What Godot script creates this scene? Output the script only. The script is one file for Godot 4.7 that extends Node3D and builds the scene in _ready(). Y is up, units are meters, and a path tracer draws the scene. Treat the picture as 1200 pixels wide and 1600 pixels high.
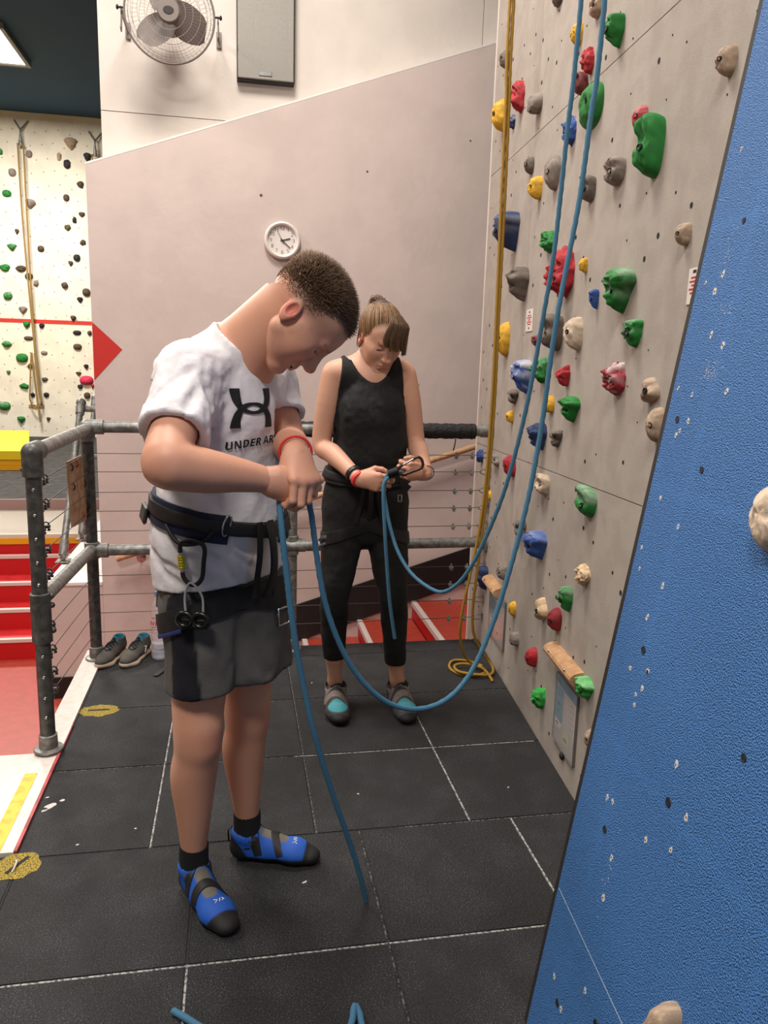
extends Node3D
# An indoor climbing gym: two climbers tie in on a matted platform beside a grey climbing wall.

const WD := Vector3(0.09667, 0, -0.99532)     # direction along the grey wall
const WN := Vector3(-0.99532, 0, -0.09667)    # its outward normal
const WALL_D := -0.90805

var M := {}
var used := {}
var rng := RandomNumberGenerator.new()

# ---------------------------------------------------------------- mesh building
class MB:
	var v := PackedVector3Array()
	var n := PackedVector3Array()
	var c := PackedColorArray()
	var uv := PackedVector2Array()
	var col := Color.WHITE
	func tri(a: Vector3, b: Vector3, d: Vector3, na: Vector3, nb: Vector3, nd: Vector3, ua := Vector2.ZERO, ub := Vector2.ZERO, ud := Vector2.ZERO) -> void:
		if (b - a).cross(d - a).dot(na + nb + nd) > 0.0:
			v.append(a); v.append(d); v.append(b)
			n.append(na); n.append(nd); n.append(nb)
			uv.append(ua); uv.append(ud); uv.append(ub)
		else:
			v.append(a); v.append(b); v.append(d)
			n.append(na); n.append(nb); n.append(nd)
			uv.append(ua); uv.append(ub); uv.append(ud)
		c.append(col); c.append(col); c.append(col)
	func flat(a: Vector3, b: Vector3, d: Vector3, out: Vector3) -> void:
		var f := (b - a).cross(d - a)
		if f.length_squared() < 1e-20:
			return
		f = f.normalized()
		if f.dot(out) < 0.0:
			f = -f
		tri(a, b, d, f, f, f)
	func quad(a: Vector3, b: Vector3, d: Vector3, e: Vector3, out: Vector3) -> void:
		flat(a, b, d, out)
		flat(a, d, e, out)
	# chamfered box: centre, size, basis, chamfer
	func box(at: Vector3, s: Vector3, bs := Basis.IDENTITY, ch := 0.003) -> void:
		var h := s / 2.0
		ch = min(ch, min(h.x, min(h.y, h.z)) * 0.9)
		var ax := [Vector3(1, 0, 0), Vector3(0, 1, 0), Vector3(0, 0, 1)]
		var hh := [h.x, h.y, h.z]
		for i in 3:
			var j := (i + 1) % 3
			var k := (i + 2) % 3
			for sg in [-1.0, 1.0]:
				var o: Vector3 = ax[i] * (hh[i] * sg)
				var p: Vector3 = ax[j] * (hh[j] - ch)
				var q: Vector3 = ax[k] * (hh[k] - ch)
				quad(at + bs * (o - p - q), at + bs * (o + p - q), at + bs * (o + p + q), at + bs * (o - p + q), bs * (ax[i] * sg))
		for i in 3:
			var j := (i + 1) % 3
			var k := (i + 2) % 3
			for sj in [-1.0, 1.0]:
				for sk in [-1.0, 1.0]:
					var a1: Vector3 = ax[j] * (hh[j] * sj) + ax[k] * ((hh[k] - ch) * sk)
					var a2: Vector3 = ax[j] * ((hh[j] - ch) * sj) + ax[k] * (hh[k] * sk)
					var e: Vector3 = ax[i] * (hh[i] - ch)
					quad(at + bs * (a1 - e), at + bs * (a1 + e), at + bs * (a2 + e), at + bs * (a2 - e), bs * (ax[j] * sj + ax[k] * sk))
		for sx in [-1.0, 1.0]:
			for sy in [-1.0, 1.0]:
				for sz in [-1.0, 1.0]:
					var g := Vector3(sx, sy, sz)
					var hc := h - Vector3.ONE * ch
					flat(at + bs * (Vector3(h.x, hc.y, hc.z) * g), at + bs * (Vector3(hc.x, h.y, hc.z) * g), at + bs * (Vector3(hc.x, hc.y, h.z) * g), bs * g)
	# tube along points; r is a float or an array of floats
	func tube(p: PackedVector3Array, r, sides := 10, caps := true, closed := false) -> void:
		var m := p.size()
		var rings: Array = []
		var up := Vector3.UP
		var t0 := (p[1] - p[0]).normalized()
		if abs(t0.dot(up)) > 0.9:
			up = Vector3.RIGHT
		var side := t0.cross(up).normalized()
		for i in m:
			var t: Vector3
			if closed:
				t = (p[(i + 1) % m] - p[(i - 1 + m) % m]).normalized()
			else:
				t = (p[min(i + 1, m - 1)] - p[max(i - 1, 0)]).normalized()
			side = (side - t * side.dot(t)).normalized()
			var bn := t.cross(side)
			var ring: Array = []
			var rr: float = r[i] if r is Array or r is PackedFloat32Array else r
			for s in sides:
				var a := TAU * s / sides
				var d := side * cos(a) + bn * sin(a)
				ring.append([p[i] + d * rr, d])
			rings.append(ring)
		var last := m if closed else m - 1
		for i in last:
			var A: Array = rings[i]
			var B: Array = rings[(i + 1) % m]
			for s in sides:
				var s2 := (s + 1) % sides
				tri(A[s][0], A[s2][0], B[s2][0], A[s][1], A[s2][1], B[s2][1], Vector2(float(s) / sides, i), Vector2(float(s + 1) / sides, i), Vector2(float(s + 1) / sides, i + 1))
				tri(A[s][0], B[s2][0], B[s][0], A[s][1], B[s2][1], B[s][1], Vector2(float(s) / sides, i), Vector2(float(s + 1) / sides, i + 1), Vector2(float(s) / sides, i + 1))
		if caps and not closed:
			for e in [0, m - 1]:
				var out: Vector3 = (p[0] - p[1]) if e == 0 else (p[m - 1] - p[m - 2])
				out = out.normalized()
				for s in sides:
					var s2 := (s + 1) % sides
					tri(p[e], rings[e][s][0], rings[e][s2][0], out, out, out)
	func pipe(a: Vector3, b: Vector3, r: float, sides := 14) -> void:
		tube(PackedVector3Array([a, b]), r, sides)
	# lathe: profile of (radius, height) about the axis of the transform's y
	func lathe(pf: PackedVector2Array, xf: Transform3D, sides := 20) -> void:
		for i in pf.size() - 1:
			var d := pf[i + 1] - pf[i]
			if d.length() < 1e-7:
				continue
			var nn := Vector2(d.y, -d.x).normalized()
			for s in sides:
				var a := TAU * s / sides
				var b := TAU * (s + 1) / sides
				var ca := Vector3(cos(a), 0, sin(a))
				var cb := Vector3(cos(b), 0, sin(b))
				var p0 := xf * (ca * pf[i].x + Vector3.UP * pf[i].y)
				var p1 := xf * (cb * pf[i].x + Vector3.UP * pf[i].y)
				var p2 := xf * (cb * pf[i + 1].x + Vector3.UP * pf[i + 1].y)
				var p3 := xf * (ca * pf[i + 1].x + Vector3.UP * pf[i + 1].y)
				var n0 := (xf.basis * (ca * nn.x + Vector3.UP * nn.y)).normalized()
				var n1 := (xf.basis * (cb * nn.x + Vector3.UP * nn.y)).normalized()
				if pf[i].x > 1e-6:
					tri(p0, p1, p2, n0, n1, n1)
				if pf[i + 1].x > 1e-6:
					tri(p0, p2, p3, n0, n1, n0)
	# prism: polygon in the transform's x/y, thickness along z from 0 to depth
	func prism(poly: PackedVector2Array, depth: float, xf := Transform3D.IDENTITY, sides := true) -> void:
		var idx := Geometry2D.triangulate_polygon(poly)
		var z0 := xf.basis * Vector3(0, 0, 1)
		for t in range(0, idx.size(), 3):
			var q: Array = []
			for k in 3:
				q.append(poly[idx[t + k]])
			flat(xf * Vector3(q[0].x, q[0].y, depth), xf * Vector3(q[1].x, q[1].y, depth), xf * Vector3(q[2].x, q[2].y, depth), z0)
			if depth != 0.0:
				flat(xf * Vector3(q[0].x, q[0].y, 0), xf * Vector3(q[1].x, q[1].y, 0), xf * Vector3(q[2].x, q[2].y, 0), -z0)
		if sides and depth != 0.0:
			var area := 0.0
			for i in poly.size():
				area += poly[i].cross(poly[(i + 1) % poly.size()])
			for i in poly.size():
				var a := poly[i]
				var b := poly[(i + 1) % poly.size()]
				var o := Vector2((b - a).y, -(b - a).x) * signf(area)
				quad(xf * Vector3(a.x, a.y, 0), xf * Vector3(b.x, b.y, 0), xf * Vector3(b.x, b.y, depth), xf * Vector3(a.x, a.y, depth), xf.basis * Vector3(o.x, o.y, 0))
	# sphere or ellipsoid
	func ball(at: Vector3, r: Vector3, bs := Basis.IDENTITY, seg := 12, rings := 8) -> void:
		var g: Array = []
		for i in rings + 1:
			var row: Array = []
			var th := PI * i / rings
			for s in seg + 1:
				var a := TAU * s / seg
				var d := Vector3(sin(th) * cos(a), cos(th), sin(th) * sin(a))
				row.append([at + bs * (d * r), (bs * (d / r)).normalized()])
			g.append(row)
		grid(g)
	# grid of [point, normal]
	func grid(g: Array) -> void:
		for i in g.size() - 1:
			for s in g[i].size() - 1:
				var p = g[i][s]; var q = g[i][s + 1]; var r = g[i + 1][s + 1]; var t = g[i + 1][s]
				tri(p[0], q[0], r[0], p[1], q[1], r[1])
				tri(p[0], r[0], t[0], p[1], r[1], t[1])
	# grid of points with smooth normals from neighbours, out = rough outward point reference
	func sheet(g: Array, flip := false) -> void:
		var rows := g.size()
		var cols: int = g[0].size()
		var o: Array = []
		for i in rows:
			var row: Array = []
			for s in cols:
				var du: Vector3 = g[i][min(s + 1, cols - 1)] - g[i][max(s - 1, 0)]
				var dv: Vector3 = g[min(i + 1, rows - 1)][s] - g[max(i - 1, 0)][s]
				var nn := du.cross(dv).normalized()
				row.append([g[i][s], -nn if flip else nn])
			o.append(row)
		grid(o)
	func add(m: MB) -> void:
		v.append_array(m.v); n.append_array(m.n); c.append_array(m.c); uv.append_array(m.uv)
	func mesh() -> ArrayMesh:
		var a := []
		a.resize(Mesh.ARRAY_MAX)
		a[Mesh.ARRAY_VERTEX] = v
		a[Mesh.ARRAY_NORMAL] = n
		a[Mesh.ARRAY_COLOR] = c
		a[Mesh.ARRAY_TEX_UV] = uv
		var m := ArrayMesh.new()
		m.add_surface_from_arrays(Mesh.PRIMITIVE_TRIANGLES, a)
		return m

# ---------------------------------------------------------------- signed distance fields meshed as surface nets
class Field:
	var o: Vector3
	var h: float
	var nx: int
	var ny: int
	var nz: int
	var d := PackedFloat32Array()
	var base := Color.WHITE          # paint: base colour, then patches [centre, radius, softness 0..1, colour] or [a, b, radius, softness, colour], linear colours
	var patches: Array = []
	func patch(c: Vector3, r: float, soft: float, col: Color) -> void:
		patches.append([c, c, r, soft, col.srgb_to_linear()])
	func stripe(a: Vector3, b: Vector3, r: float, soft: float, col: Color) -> void:
		patches.append([a, b, r, soft, col.srgb_to_linear()])
	func colour(p: Vector3) -> Color:
		var c := base
		for q in patches:
			var ba: Vector3 = q[1] - q[0]
			var pa: Vector3 = p - q[0]
			var t := clampf(pa.dot(ba) / maxf(ba.dot(ba), 1e-9), 0.0, 1.0)
			var r: float = q[2]
			var s := (pa - ba * t).length()
			if s < r:
				var w := clampf((r - s) / maxf(r * (q[3] as float), 1e-5), 0.0, 1.0)
				c = c.lerp(q[4], w * (q[4] as Color).a)
		return c
	func _init(lo: Vector3, hi: Vector3, cell: float) -> void:
		o = lo
		h = cell
		nx = int((hi.x - lo.x) / cell) + 2
		ny = int((hi.y - lo.y) / cell) + 2
		nz = int((hi.z - lo.z) / cell) + 2
		d.resize(nx * ny * nz)
		d.fill(1.0)
	func rng_of(lo: Vector3, hi: Vector3) -> Array:
		return [clampi(int((lo.x - o.x) / h), 0, nx - 1), clampi(int((hi.x - o.x) / h) + 1, 0, nx - 1),
			clampi(int((lo.y - o.y) / h), 0, ny - 1), clampi(int((hi.y - o.y) / h) + 1, 0, ny - 1),
			clampi(int((lo.z - o.z) / h), 0, nz - 1), clampi(int((hi.z - o.z) / h) + 1, 0, nz - 1)]
	# tapered capsule; k smooth; op 0 add, 1 subtract; flattened along fn by q (q < 1 is thinner)
	func cone(a: Vector3, b: Vector3, ra: float, rb: float, k := 0.02, op := 0, fn := Vector3.ZERO, q := 1.0) -> void:
		var pad: float = max(ra, rb) * max(1.0, q) + k + h * 2.0
		var r := rng_of(a.min(b) - Vector3.ONE * pad, a.max(b) + Vector3.ONE * pad)
		var ba := b - a
		var bb: float = max(ba.dot(ba), 1e-9)
		var iq := 1.0 / q - 1.0
		var flatn := q != 1.0
		for z in range(r[4], r[5] + 1):
			for y in range(r[2], r[3] + 1):
				var i: int = (z * ny + y) * nx + r[0]
				var p := Vector3(o.x + r[0] * h, o.y + y * h, o.z + z * h) - a
				for x in range(r[0], r[1] + 1):
					var t := clampf(p.dot(ba) / bb, 0.0, 1.0)
					var e := p - ba * t
					if flatn:
						e += fn * (e.dot(fn) * iq)
					var s := e.length() - (ra + (rb - ra) * t)
					var c := d[i]
					if op == 0:
						var m := maxf(k - absf(c - s), 0.0)
						d[i] = minf(c, s) - m * m / (4.0 * k)
					else:
						var m := maxf(k - absf(c + s), 0.0)
						d[i] = maxf(c, -s) + m * m / (4.0 * k)
					i += 1
					p.x += h
	# a limb: one smooth tapering sweep through points with radii
	func limb(pts: Array, rad: Array, n := 14, k := 0.0012) -> void:
		var m := pts.size() - 1
		var pp := pts[0] as Vector3
		var pr: float = rad[0]
		for i in n:
			var t := float(i + 1) / n * m
			var j := mini(int(t), m - 1)
			var u := t - j
			var a: Vector3 = pts[maxi(j - 1, 0)]
			var b: Vector3 = pts[j]
			var c: Vector3 = pts[j + 1]
			var e: Vector3 = pts[mini(j + 2, m)]
			var q := b.cubic_interpolate(c, a, e, u)
			var r := cubic_interpolate(rad[j], rad[j + 1], rad[maxi(j - 1, 0)], rad[mini(j + 2, m)], u)
			cone(pp, q, pr, r, k)
			pp = q
			pr = r
	# ellipsoid with axes given by basis bs and radii r
	func ell(at: Vector3, rad: Vector3, bs := Basis.IDENTITY, k := 0.02, op := 0) -> void:
		var mx: float = max(rad.x, max(rad.y, rad.z)) + k + h * 2.0
		var r := rng_of(at - Vector3.ONE * mx, at + Vector3.ONE * mx)
		var inv := bs.transposed()
		var ir := Vector3.ONE / rad
		for z in range(r[4], r[5] + 1):
			for y in range(r[2], r[3] + 1):
				var i: int = (z * ny + y) * nx + r[0]
				var p := inv * (Vector3(o.x + r[0] * h, o.y + y * h, o.z + z * h) - at) * ir
				var st := inv * Vector3(h, 0, 0) * ir
				for x in range(r[0], r[1] + 1):
					var k0 := p.length()
					var k1 := (p * ir).length()
					var s := k0 * (k0 - 1.0) / maxf(k1, 1e-6)
					var c := d[i]
					if op == 0:
						var m := maxf(k - absf(c - s), 0.0)
						d[i] = minf(c, s) - m * m / (4.0 * k)
					else:
						var m := maxf(k - absf(c + s), 0.0)
						d[i] = maxf(c, -s) + m * m / (4.0 * k)
					i += 1
					p += st
	# keep the side behind the plane (normal points to what is cut away), inside a ball of radius lim round the point
	func cut(at: Vector3, nn: Vector3, lim := 9.0) -> void:
		var r := rng_of(at - Vector3.ONE * lim, at + Vector3.ONE * lim)
		for z in range(r[4], r[5] + 1):
			for y in range(r[2], r[3] + 1):
				var i: int = (z * ny + y) * nx + r[0]
				var p := Vector3(o.x + r[0] * h, o.y + y * h, o.z + z * h) - at
				for x in range(r[0], r[1] + 1):
					if d[i] < 0.1 and p.length() < lim:
						d[i] = maxf(d[i], p.dot(nn))
					i += 1
					p.x += h
	# join with another field swollen by off, between two heights
	func over(b: Field, off: float, y0: float, y1: float) -> void:
		for z in nz:
			for y in ny:
				var py := o.y + y * h
				if py < y0 or py > y1:
					continue
				var i := (z * ny + y) * nx
				for x in nx:
					d[i] = minf(d[i], b.at_point(Vector3(o.x + x * h, py, o.z + z * h)) - off)
					i += 1
	# noise relief: amplitude amp, and the noise is stretched by the basis b
	func wrinkle(nz: FastNoiseLite, amp: float, b := Basis.IDENTITY, lo := Vector3.ONE * -99.0, hi := Vector3.ONE * 99.0) -> void:
		var r := rng_of(lo.max(o), hi.min(o + Vector3(nx, ny, nz_()) * h))
		for z in range(r[4], r[5] + 1):
			for y in range(r[2], r[3] + 1):
				var i: int = (z * ny + y) * nx + r[0]
				for x in range(r[0], r[1] + 1):
					if absf(d[i]) < h * 2.5:
						d[i] += amp * nz.get_noise_3dv(b * Vector3(o.x + x * h, o.y + y * h, o.z + z * h))
					i += 1
	func nz_() -> int:
		return nz
	func at_point(p: Vector3) -> float:
		var g := (p - o) / h
		var x := clampi(int(g.x), 0, nx - 2)
		var y := clampi(int(g.y), 0, ny - 2)
		var z := clampi(int(g.z), 0, nz - 2)
		var fx := clampf(g.x - x, 0, 1)
		var fy := clampf(g.y - y, 0, 1)
		var fz := clampf(g.z - z, 0, 1)
		var i := (z * ny + y) * nx + x
		var s := nx
		var t := nx * ny
		return lerpf(lerpf(lerpf(d[i], d[i + 1], fx), lerpf(d[i + s], d[i + s + 1], fx), fy), lerpf(lerpf(d[i + t], d[i + t + 1], fx), lerpf(d[i + t + s], d[i + t + s + 1], fx), fy), fz)
	func grad(p: Vector3) -> Vector3:
		var e := h * 0.7
		return Vector3(at_point(p + Vector3(e, 0, 0)) - at_point(p - Vector3(e, 0, 0)), at_point(p + Vector3(0, e, 0)) - at_point(p - Vector3(0, e, 0)), at_point(p + Vector3(0, 0, e)) - at_point(p - Vector3(0, 0, e))).normalized()
	# march from a along dir to the surface, returns the hit or a
	func hit(a: Vector3, dir: Vector3, lim := 0.5) -> Vector3:
		var t := 0.0
		var p := a
		while t < lim:
			var s := at_point(p)
			if s < 0.0004:
				return p
			t += clampf(s * 0.6, 0.0004, 0.02)
			p = a + dir * t
		return Vector3.INF
	# surface nets into a mesh builder
	func build(mb: MB, xf := Transform3D.IDENTITY) -> void:
		var vid := PackedInt32Array()
		vid.resize(d.size())
		vid.fill(-1)
		var verts := PackedVector3Array()
		var quads := PackedInt32Array()
		var sy := nx
		var sz := nx * ny
		var off := [0, 1, sy, sy + 1, sz, sz + 1, sz + sy, sz + sy + 1]
		var step := [1, sy, sz]
		for z in range(1, nz - 1):
			for y in range(1, ny - 1):
				var i := (z * ny + y) * nx + 1
				for x in range(1, nx - 1):
					var a := d[i] < 0.0
					for ax in 3:
						if a != (d[i + step[ax]] < 0.0):
							var u: int = step[(ax + 1) % 3]
							var w: int = step[(ax + 2) % 3]
							var cells := [i - u - w, i - w, i, i - u]
							for cc in cells:
								if vid[cc] < 0:
									vid[cc] = verts.size()
									verts.append(_vert(cc, off))
							if a:
								quads.append_array([vid[cells[0]], vid[cells[1]], vid[cells[2]], vid[cells[3]]])
							else:
								quads.append_array([vid[cells[3]], vid[cells[2]], vid[cells[1]], vid[cells[0]]])
					i += 1
		var nor := PackedVector3Array()
		nor.resize(verts.size())
		var cols := PackedColorArray()
		cols.resize(verts.size())
		for k in verts.size():
			nor[k] = grad(verts[k])
			cols[k] = colour(verts[k])
		for k in verts.size():
			verts[k] = xf * verts[k]
			nor[k] = (xf.basis * nor[k]).normalized()
		for k in range(0, quads.size(), 4):
			for t in [[0, 1, 2], [0, 2, 3]]:
				var ia := quads[k + t[0]]
				var ib := quads[k + t[1]]
				var ic := quads[k + t[2]]
				if (verts[ib] - verts[ia]).cross(verts[ic] - verts[ia]).dot(nor[ia] + nor[ib] + nor[ic]) > 0.0:
					var sw := ib
					ib = ic
					ic = sw
				for q in [ia, ib, ic]:
					mb.v.append(verts[q])
					mb.n.append(nor[q])
					mb.c.append(cols[q])
					mb.uv.append(Vector2.ZERO)
	func _vert(cc: int, off: Array) -> Vector3:
		var s := Vector3.ZERO
		var m := 0
		for e in [[0, 1], [2, 3], [4, 5], [6, 7], [0, 2], [1, 3], [4, 6], [5, 7], [0, 4], [1, 5], [2, 6], [3, 7]]:
			var fa := d[cc + off[e[0]]]
			var fb := d[cc + off[e[1]]]
			if (fa < 0.0) != (fb < 0.0):
				var t := fa / (fa - fb)
				var pa := Vector3(e[0] & 1, (e[0] >> 1) & 1, e[0] >> 2)
				var pb := Vector3(e[1] & 1, (e[1] >> 1) & 1, e[1] >> 2)
				s += pa.lerp(pb, t)
				m += 1
		s /= max(m, 1)
		var x := cc % nx
		var y := (cc / nx) % ny
		var z := cc / (nx * ny)
		return o + (Vector3(x, y, z) + s) * h

# ---------------------------------------------------------------- scene helpers
func numbered(called: String) -> String:
	if not used.has(called):
		used[called] = 0
		return called
	used[called] += 1
	return "%s_%03d" % [called, used[called]]

func tag(o: Node3D, label: String, category: String, group := "", kind := "") -> Node3D:
	o.set_meta("label", label)
	if category:
		o.set_meta("category", category)
	if group:
		o.set_meta("group", group)
	if kind:
		o.set_meta("kind", kind)
	return o

func thing(called: String, label: String, category: String, at := Vector3.ZERO, group := "") -> Node3D:
	var o := Node3D.new()
	o.name = numbered(called)
	add_child(o)
	o.position = at
	return tag(o, label, category, group)

func part(parent: Node3D, called: String, mb: MB, m: Material) -> MeshInstance3D:
	var o := MeshInstance3D.new()
	o.name = called if parent != self else numbered(called)
	o.mesh = mb.mesh()
	o.material_override = m
	parent.add_child(o, true)
	if parent != self:
		o.position = -root_offset(parent)
	return o

# meshes are built in world coordinates, so a part is moved back by where its parents stand
func root_offset(p: Node) -> Vector3:
	var s := Vector3.ZERO
	while p != self:
		s += (p as Node3D).position
		p = p.get_parent()
	return s

func setting(called: String, mb: MB, m: Material) -> MeshInstance3D:
	var o := part(self, called, mb, m)
	o.set_meta("kind", "structure")
	return o

func setlabel(o: Node3D, label: String) -> Node3D:
	o.set_meta("label", label)
	return o

func noise_tex(seed_: int, freq: float, cols: Array, stops: Array, size := 512, oct := 4, normal := false, bump := 4.0, type := FastNoiseLite.TYPE_SIMPLEX_SMOOTH) -> NoiseTexture2D:
	var f := FastNoiseLite.new()
	f.seed = seed_
	f.frequency = freq
	f.noise_type = type
	f.fractal_octaves = oct
	var t := NoiseTexture2D.new()
	t.width = size
	t.height = size
	t.seamless = true
	t.noise = f
	if normal:
		t.as_normal_map = true
		t.bump_strength = bump
	elif cols:
		var g := Gradient.new()
		g.offsets = PackedFloat32Array(stops)
		g.colors = PackedColorArray(cols)
		t.color_ramp = g
	return t

func mat(col: Color, rough := 0.7, metal := 0.0) -> StandardMaterial3D:
	var m := StandardMaterial3D.new()
	m.albedo_color = col
	m.roughness = rough
	m.metallic = metal
	return m

func tri_tex(m: StandardMaterial3D, scale: float, albedo: Texture2D = null, normal: Texture2D = null, strength := 1.0) -> StandardMaterial3D:
	m.uv1_triplanar = true
	m.uv1_world_triplanar = true
	m.uv1_scale = Vector3.ONE * scale
	if albedo:
		m.albedo_texture = albedo
	if normal:
		m.normal_enabled = true
		m.normal_texture = normal
		m.normal_scale = strength
	return m

func vmat(rough := 0.6) -> StandardMaterial3D:
	var m := mat(Color.WHITE, rough)
	m.vertex_color_use_as_albedo = true
	return m

func wallp(y: float, depth: float, off := 0.0) -> Vector3:   # point of the grey wall at height y and distance -z
	var x := (WALL_D + 0.09667 * -depth) / -0.99532
	return Vector3(x, y, -depth) + WN * off

func smooth_path(pts: Array, n: int) -> PackedVector3Array:
	var c := Curve3D.new()
	for i in pts.size():
		var t: Vector3 = (pts[min(i + 1, pts.size() - 1)] - pts[max(i - 1, 0)]) / 6.0
		if i == 0 or i == pts.size() - 1:
			t *= 0.7
		c.add_point(pts[i], -t, t)
	var o := PackedVector3Array()
	var L := c.get_baked_length()
	for i in n + 1:
		o.append(c.sample_baked(L * i / n, true))
	return o

func _ready() -> void:
	rng.seed = 7
	# ---- camera
	var cam := Camera3D.new()
	cam.name = "camera"
	cam.transform = Transform3D(Basis(Vector3(0.9824, 0.02923, 0.18451), Vector3(0.00665, 0.98159, -0.19088), Vector3(-0.18669, 0.18874, 0.96412)).orthonormalized(), Vector3(0, 1.45, 0))
	cam.fov = rad_to_deg(2.0 * atan(800.0 / 1205.0))
	cam.near = 0.05
	add_child(cam)
	cam.current = true
	# ---- environment (closed hall, so the sky gives nothing)
	var env := Environment.new()
	env.background_mode = Environment.BG_COLOR
	env.background_color = Color(0.02, 0.02, 0.02)
	env.tonemap_mode = Environment.TONE_MAPPER_LINEAR
	env.tonemap_exposure = 1.0
	env.sdfgi_enabled = true
	env.ssao_enabled = true
	env.ssil_enabled = true
	var we := WorldEnvironment.new()
	we.name = "environment"
	we.environment = env
	add_child(we)
	materials()
	# ---- ceiling lights: square panels of the hall, one of them in view; x, z, energy
	for p in [[-3.15, -10.75, 46.0], [-0.25, -3.15, 15.5], [-3.0, -3.6, 13.0], [-1.0, 0.9, 22.0], [-3.6, -7.2, 14.0]]:
		ceiling_light(p[0], p[1], p[2])
	shell()
	stairs()
	floor_mats()
	grey_wall()
	blue_panel()
	railing()
	far_hall()
	wall_fittings()
	print("setting done ", Time.get_ticks_msec())
	holds()
	print("holds done ", Time.get_ticks_msec())
	small_things()
	ropes()
	print("things done ", Time.get_ticks_msec())
	man()
	print("man done ", Time.get_ticks_msec())
	woman()
	print("woman done ", Time.get_ticks_msec())

func materials() -> void:
	var plaster := noise_tex(3, 0.03, [], [], 512, 5, true, 1.2)
	var blot := noise_tex(5, 0.006, [Color(0.975, 0.975, 0.975), Color(1, 1, 1)], [0.3, 0.7], 512, 4)
	M.pink = tri_tex(mat(Color(0.785, 0.720, 0.695), 0.75), 0.8, blot, plaster, 0.35)
	M.white = tri_tex(mat(Color(0.83, 0.79, 0.755), 0.75), 0.8, blot, plaster, 0.3)
	M.cap = mat(Color(0.88, 0.86, 0.84), 0.6)
	M.black = mat(Color(0.07, 0.06, 0.065), 0.6)
	M.red_paint = mat(Color(0.74, 0.15, 0.12), 0.6)
	M.red_floor = tri_tex(mat(Color(0.66, 0.24, 0.18), 0.45), 1.2, noise_tex(9, 0.02, [Color(0.95, 0.95, 0.96), Color(1, 1, 1)], [0.3, 0.7], 512, 5))
	M.red_tread = tri_tex(mat(Color(0.80, 0.14, 0.15), 0.5), 1.2, noise_tex(10, 0.01, [Color(0.9, 0.88, 0.88), Color(1, 1, 1)], [0.3, 0.7], 512, 5))
	M.red_riser = mat(Color(0.72, 0.05, 0.06), 0.5)
	M.nosing = mat(Color(0.80, 0.74, 0.71), 0.5)
	M.ceil = mat(Color(0.16, 0.28, 0.40), 0.9)
	M.hall_wall = mat(Color(0.78, 0.75, 0.71), 0.8)
	# rubber crumb mats: dark with grey crumbs, scuffs
	var crumb := noise_tex(11, 0.16, [Color(0.34, 0.34, 0.35), Color(0.46, 0.46, 0.47), Color(0.60, 0.60, 0.62), Color(1, 1, 1)], [0.25, 0.55, 0.70, 0.80], 1024, 2)
	var crumbn := noise_tex(12, 0.2, [], [], 1024, 3, true, 5.0)
	M.mats = []
	for k in 4:
		var m := tri_tex(mat(Color(0.325, 0.328, 0.340).lightened(0.015 * k), 0.75), 1.0 + 0.08 * k, crumb, crumbn, 0.9)
		m.detail_enabled = true
		m.detail_blend_mode = BaseMaterial3D.BLEND_MODE_MUL
		m.detail_albedo = noise_tex(31 + k, 0.008, [Color(0.78, 0.78, 0.78), Color(1, 1, 1)], [0.35, 0.75], 512, 5)
		M.mats.append(m)
	M.chalk_joint = tri_tex(mat(Color(0.66, 0.65, 0.64), 0.9), 9.0, noise_tex(13, 0.03, [Color(0.45, 0.45, 0.45), Color(1, 1, 1)], [0.3, 0.6], 256, 3))
	M.dim_joint = tri_tex(mat(Color(0.36, 0.355, 0.35), 0.9), 9.0, noise_tex(14, 0.03, [Color(0.3, 0.3, 0.3), Color(1, 1, 1)], [0.35, 0.65], 256, 3))
	M.dark_joint = mat(Color(0.13, 0.13, 0.13), 0.9)
	M.yellow_paint = tri_tex(mat(Color(0.86, 0.74, 0.24), 0.6), 4.0, noise_tex(15, 0.02, [Color(0.9, 0.9, 0.87), Color(1, 1, 1)], [0.3, 0.55], 256, 5))
	M.worn_yellow = tri_tex(mat(Color(0.62, 0.53, 0.16), 0.8), 12.0, noise_tex(16, 0.05, [Color(0.3, 0.3, 0.32), Color(1, 1, 1)], [0.25, 0.5], 256, 5))
	M.kerb = tri_tex(mat(Color(0.84, 0.80, 0.77), 0.5), 1.5, noise_tex(17, 0.03, [Color(0.95, 0.945, 0.94), Color(1, 1, 1)], [0.2, 0.6], 512, 5))
	# sanded grey wall and rough blue panel
	var sand := noise_tex(18, 0.28, [], [], 1024, 3, true, 4.0)
	M.grey_wall = tri_tex(mat(Color(0.690, 0.650, 0.612), 0.85), 2.4, noise_tex(19, 0.06, [Color(0.95, 0.95, 0.95), Color(1, 1, 1)], [0.2, 0.7], 1024, 5), sand, 0.8)
	M.grey_wall.detail_enabled = true
	M.grey_wall.detail_blend_mode = BaseMaterial3D.BLEND_MODE_MUL
	M.grey_wall.detail_albedo = noise_tex(36, 0.006, [Color(0.96, 0.955, 0.95), Color(1, 1, 1)], [0.3, 0.7], 512, 4)
	var grit := noise_tex(20, 0.12, [], [], 1024, 4, true, 14.0)
	M.blue_wall = tri_tex(mat(Color(0.245, 0.465, 0.715), 0.62), 2.0, noise_tex(21, 0.14, [Color(0.68, 0.72, 0.76), Color(0.95, 0.96, 0.97), Color(1.12, 1.1, 1.08)], [0.25, 0.5, 0.8], 1024, 4), grit, 0.8)
	M.trim_black = mat(Color(0.12, 0.105, 0.10), 0.7)
	M.chip = tri_tex(mat(Color(0.84, 0.83, 0.82), 0.9), 20.0, noise_tex(22, 0.06, [Color(0.8, 0.79, 0.77), Color(1, 1, 1)], [0.3, 0.6], 256, 3))
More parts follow.
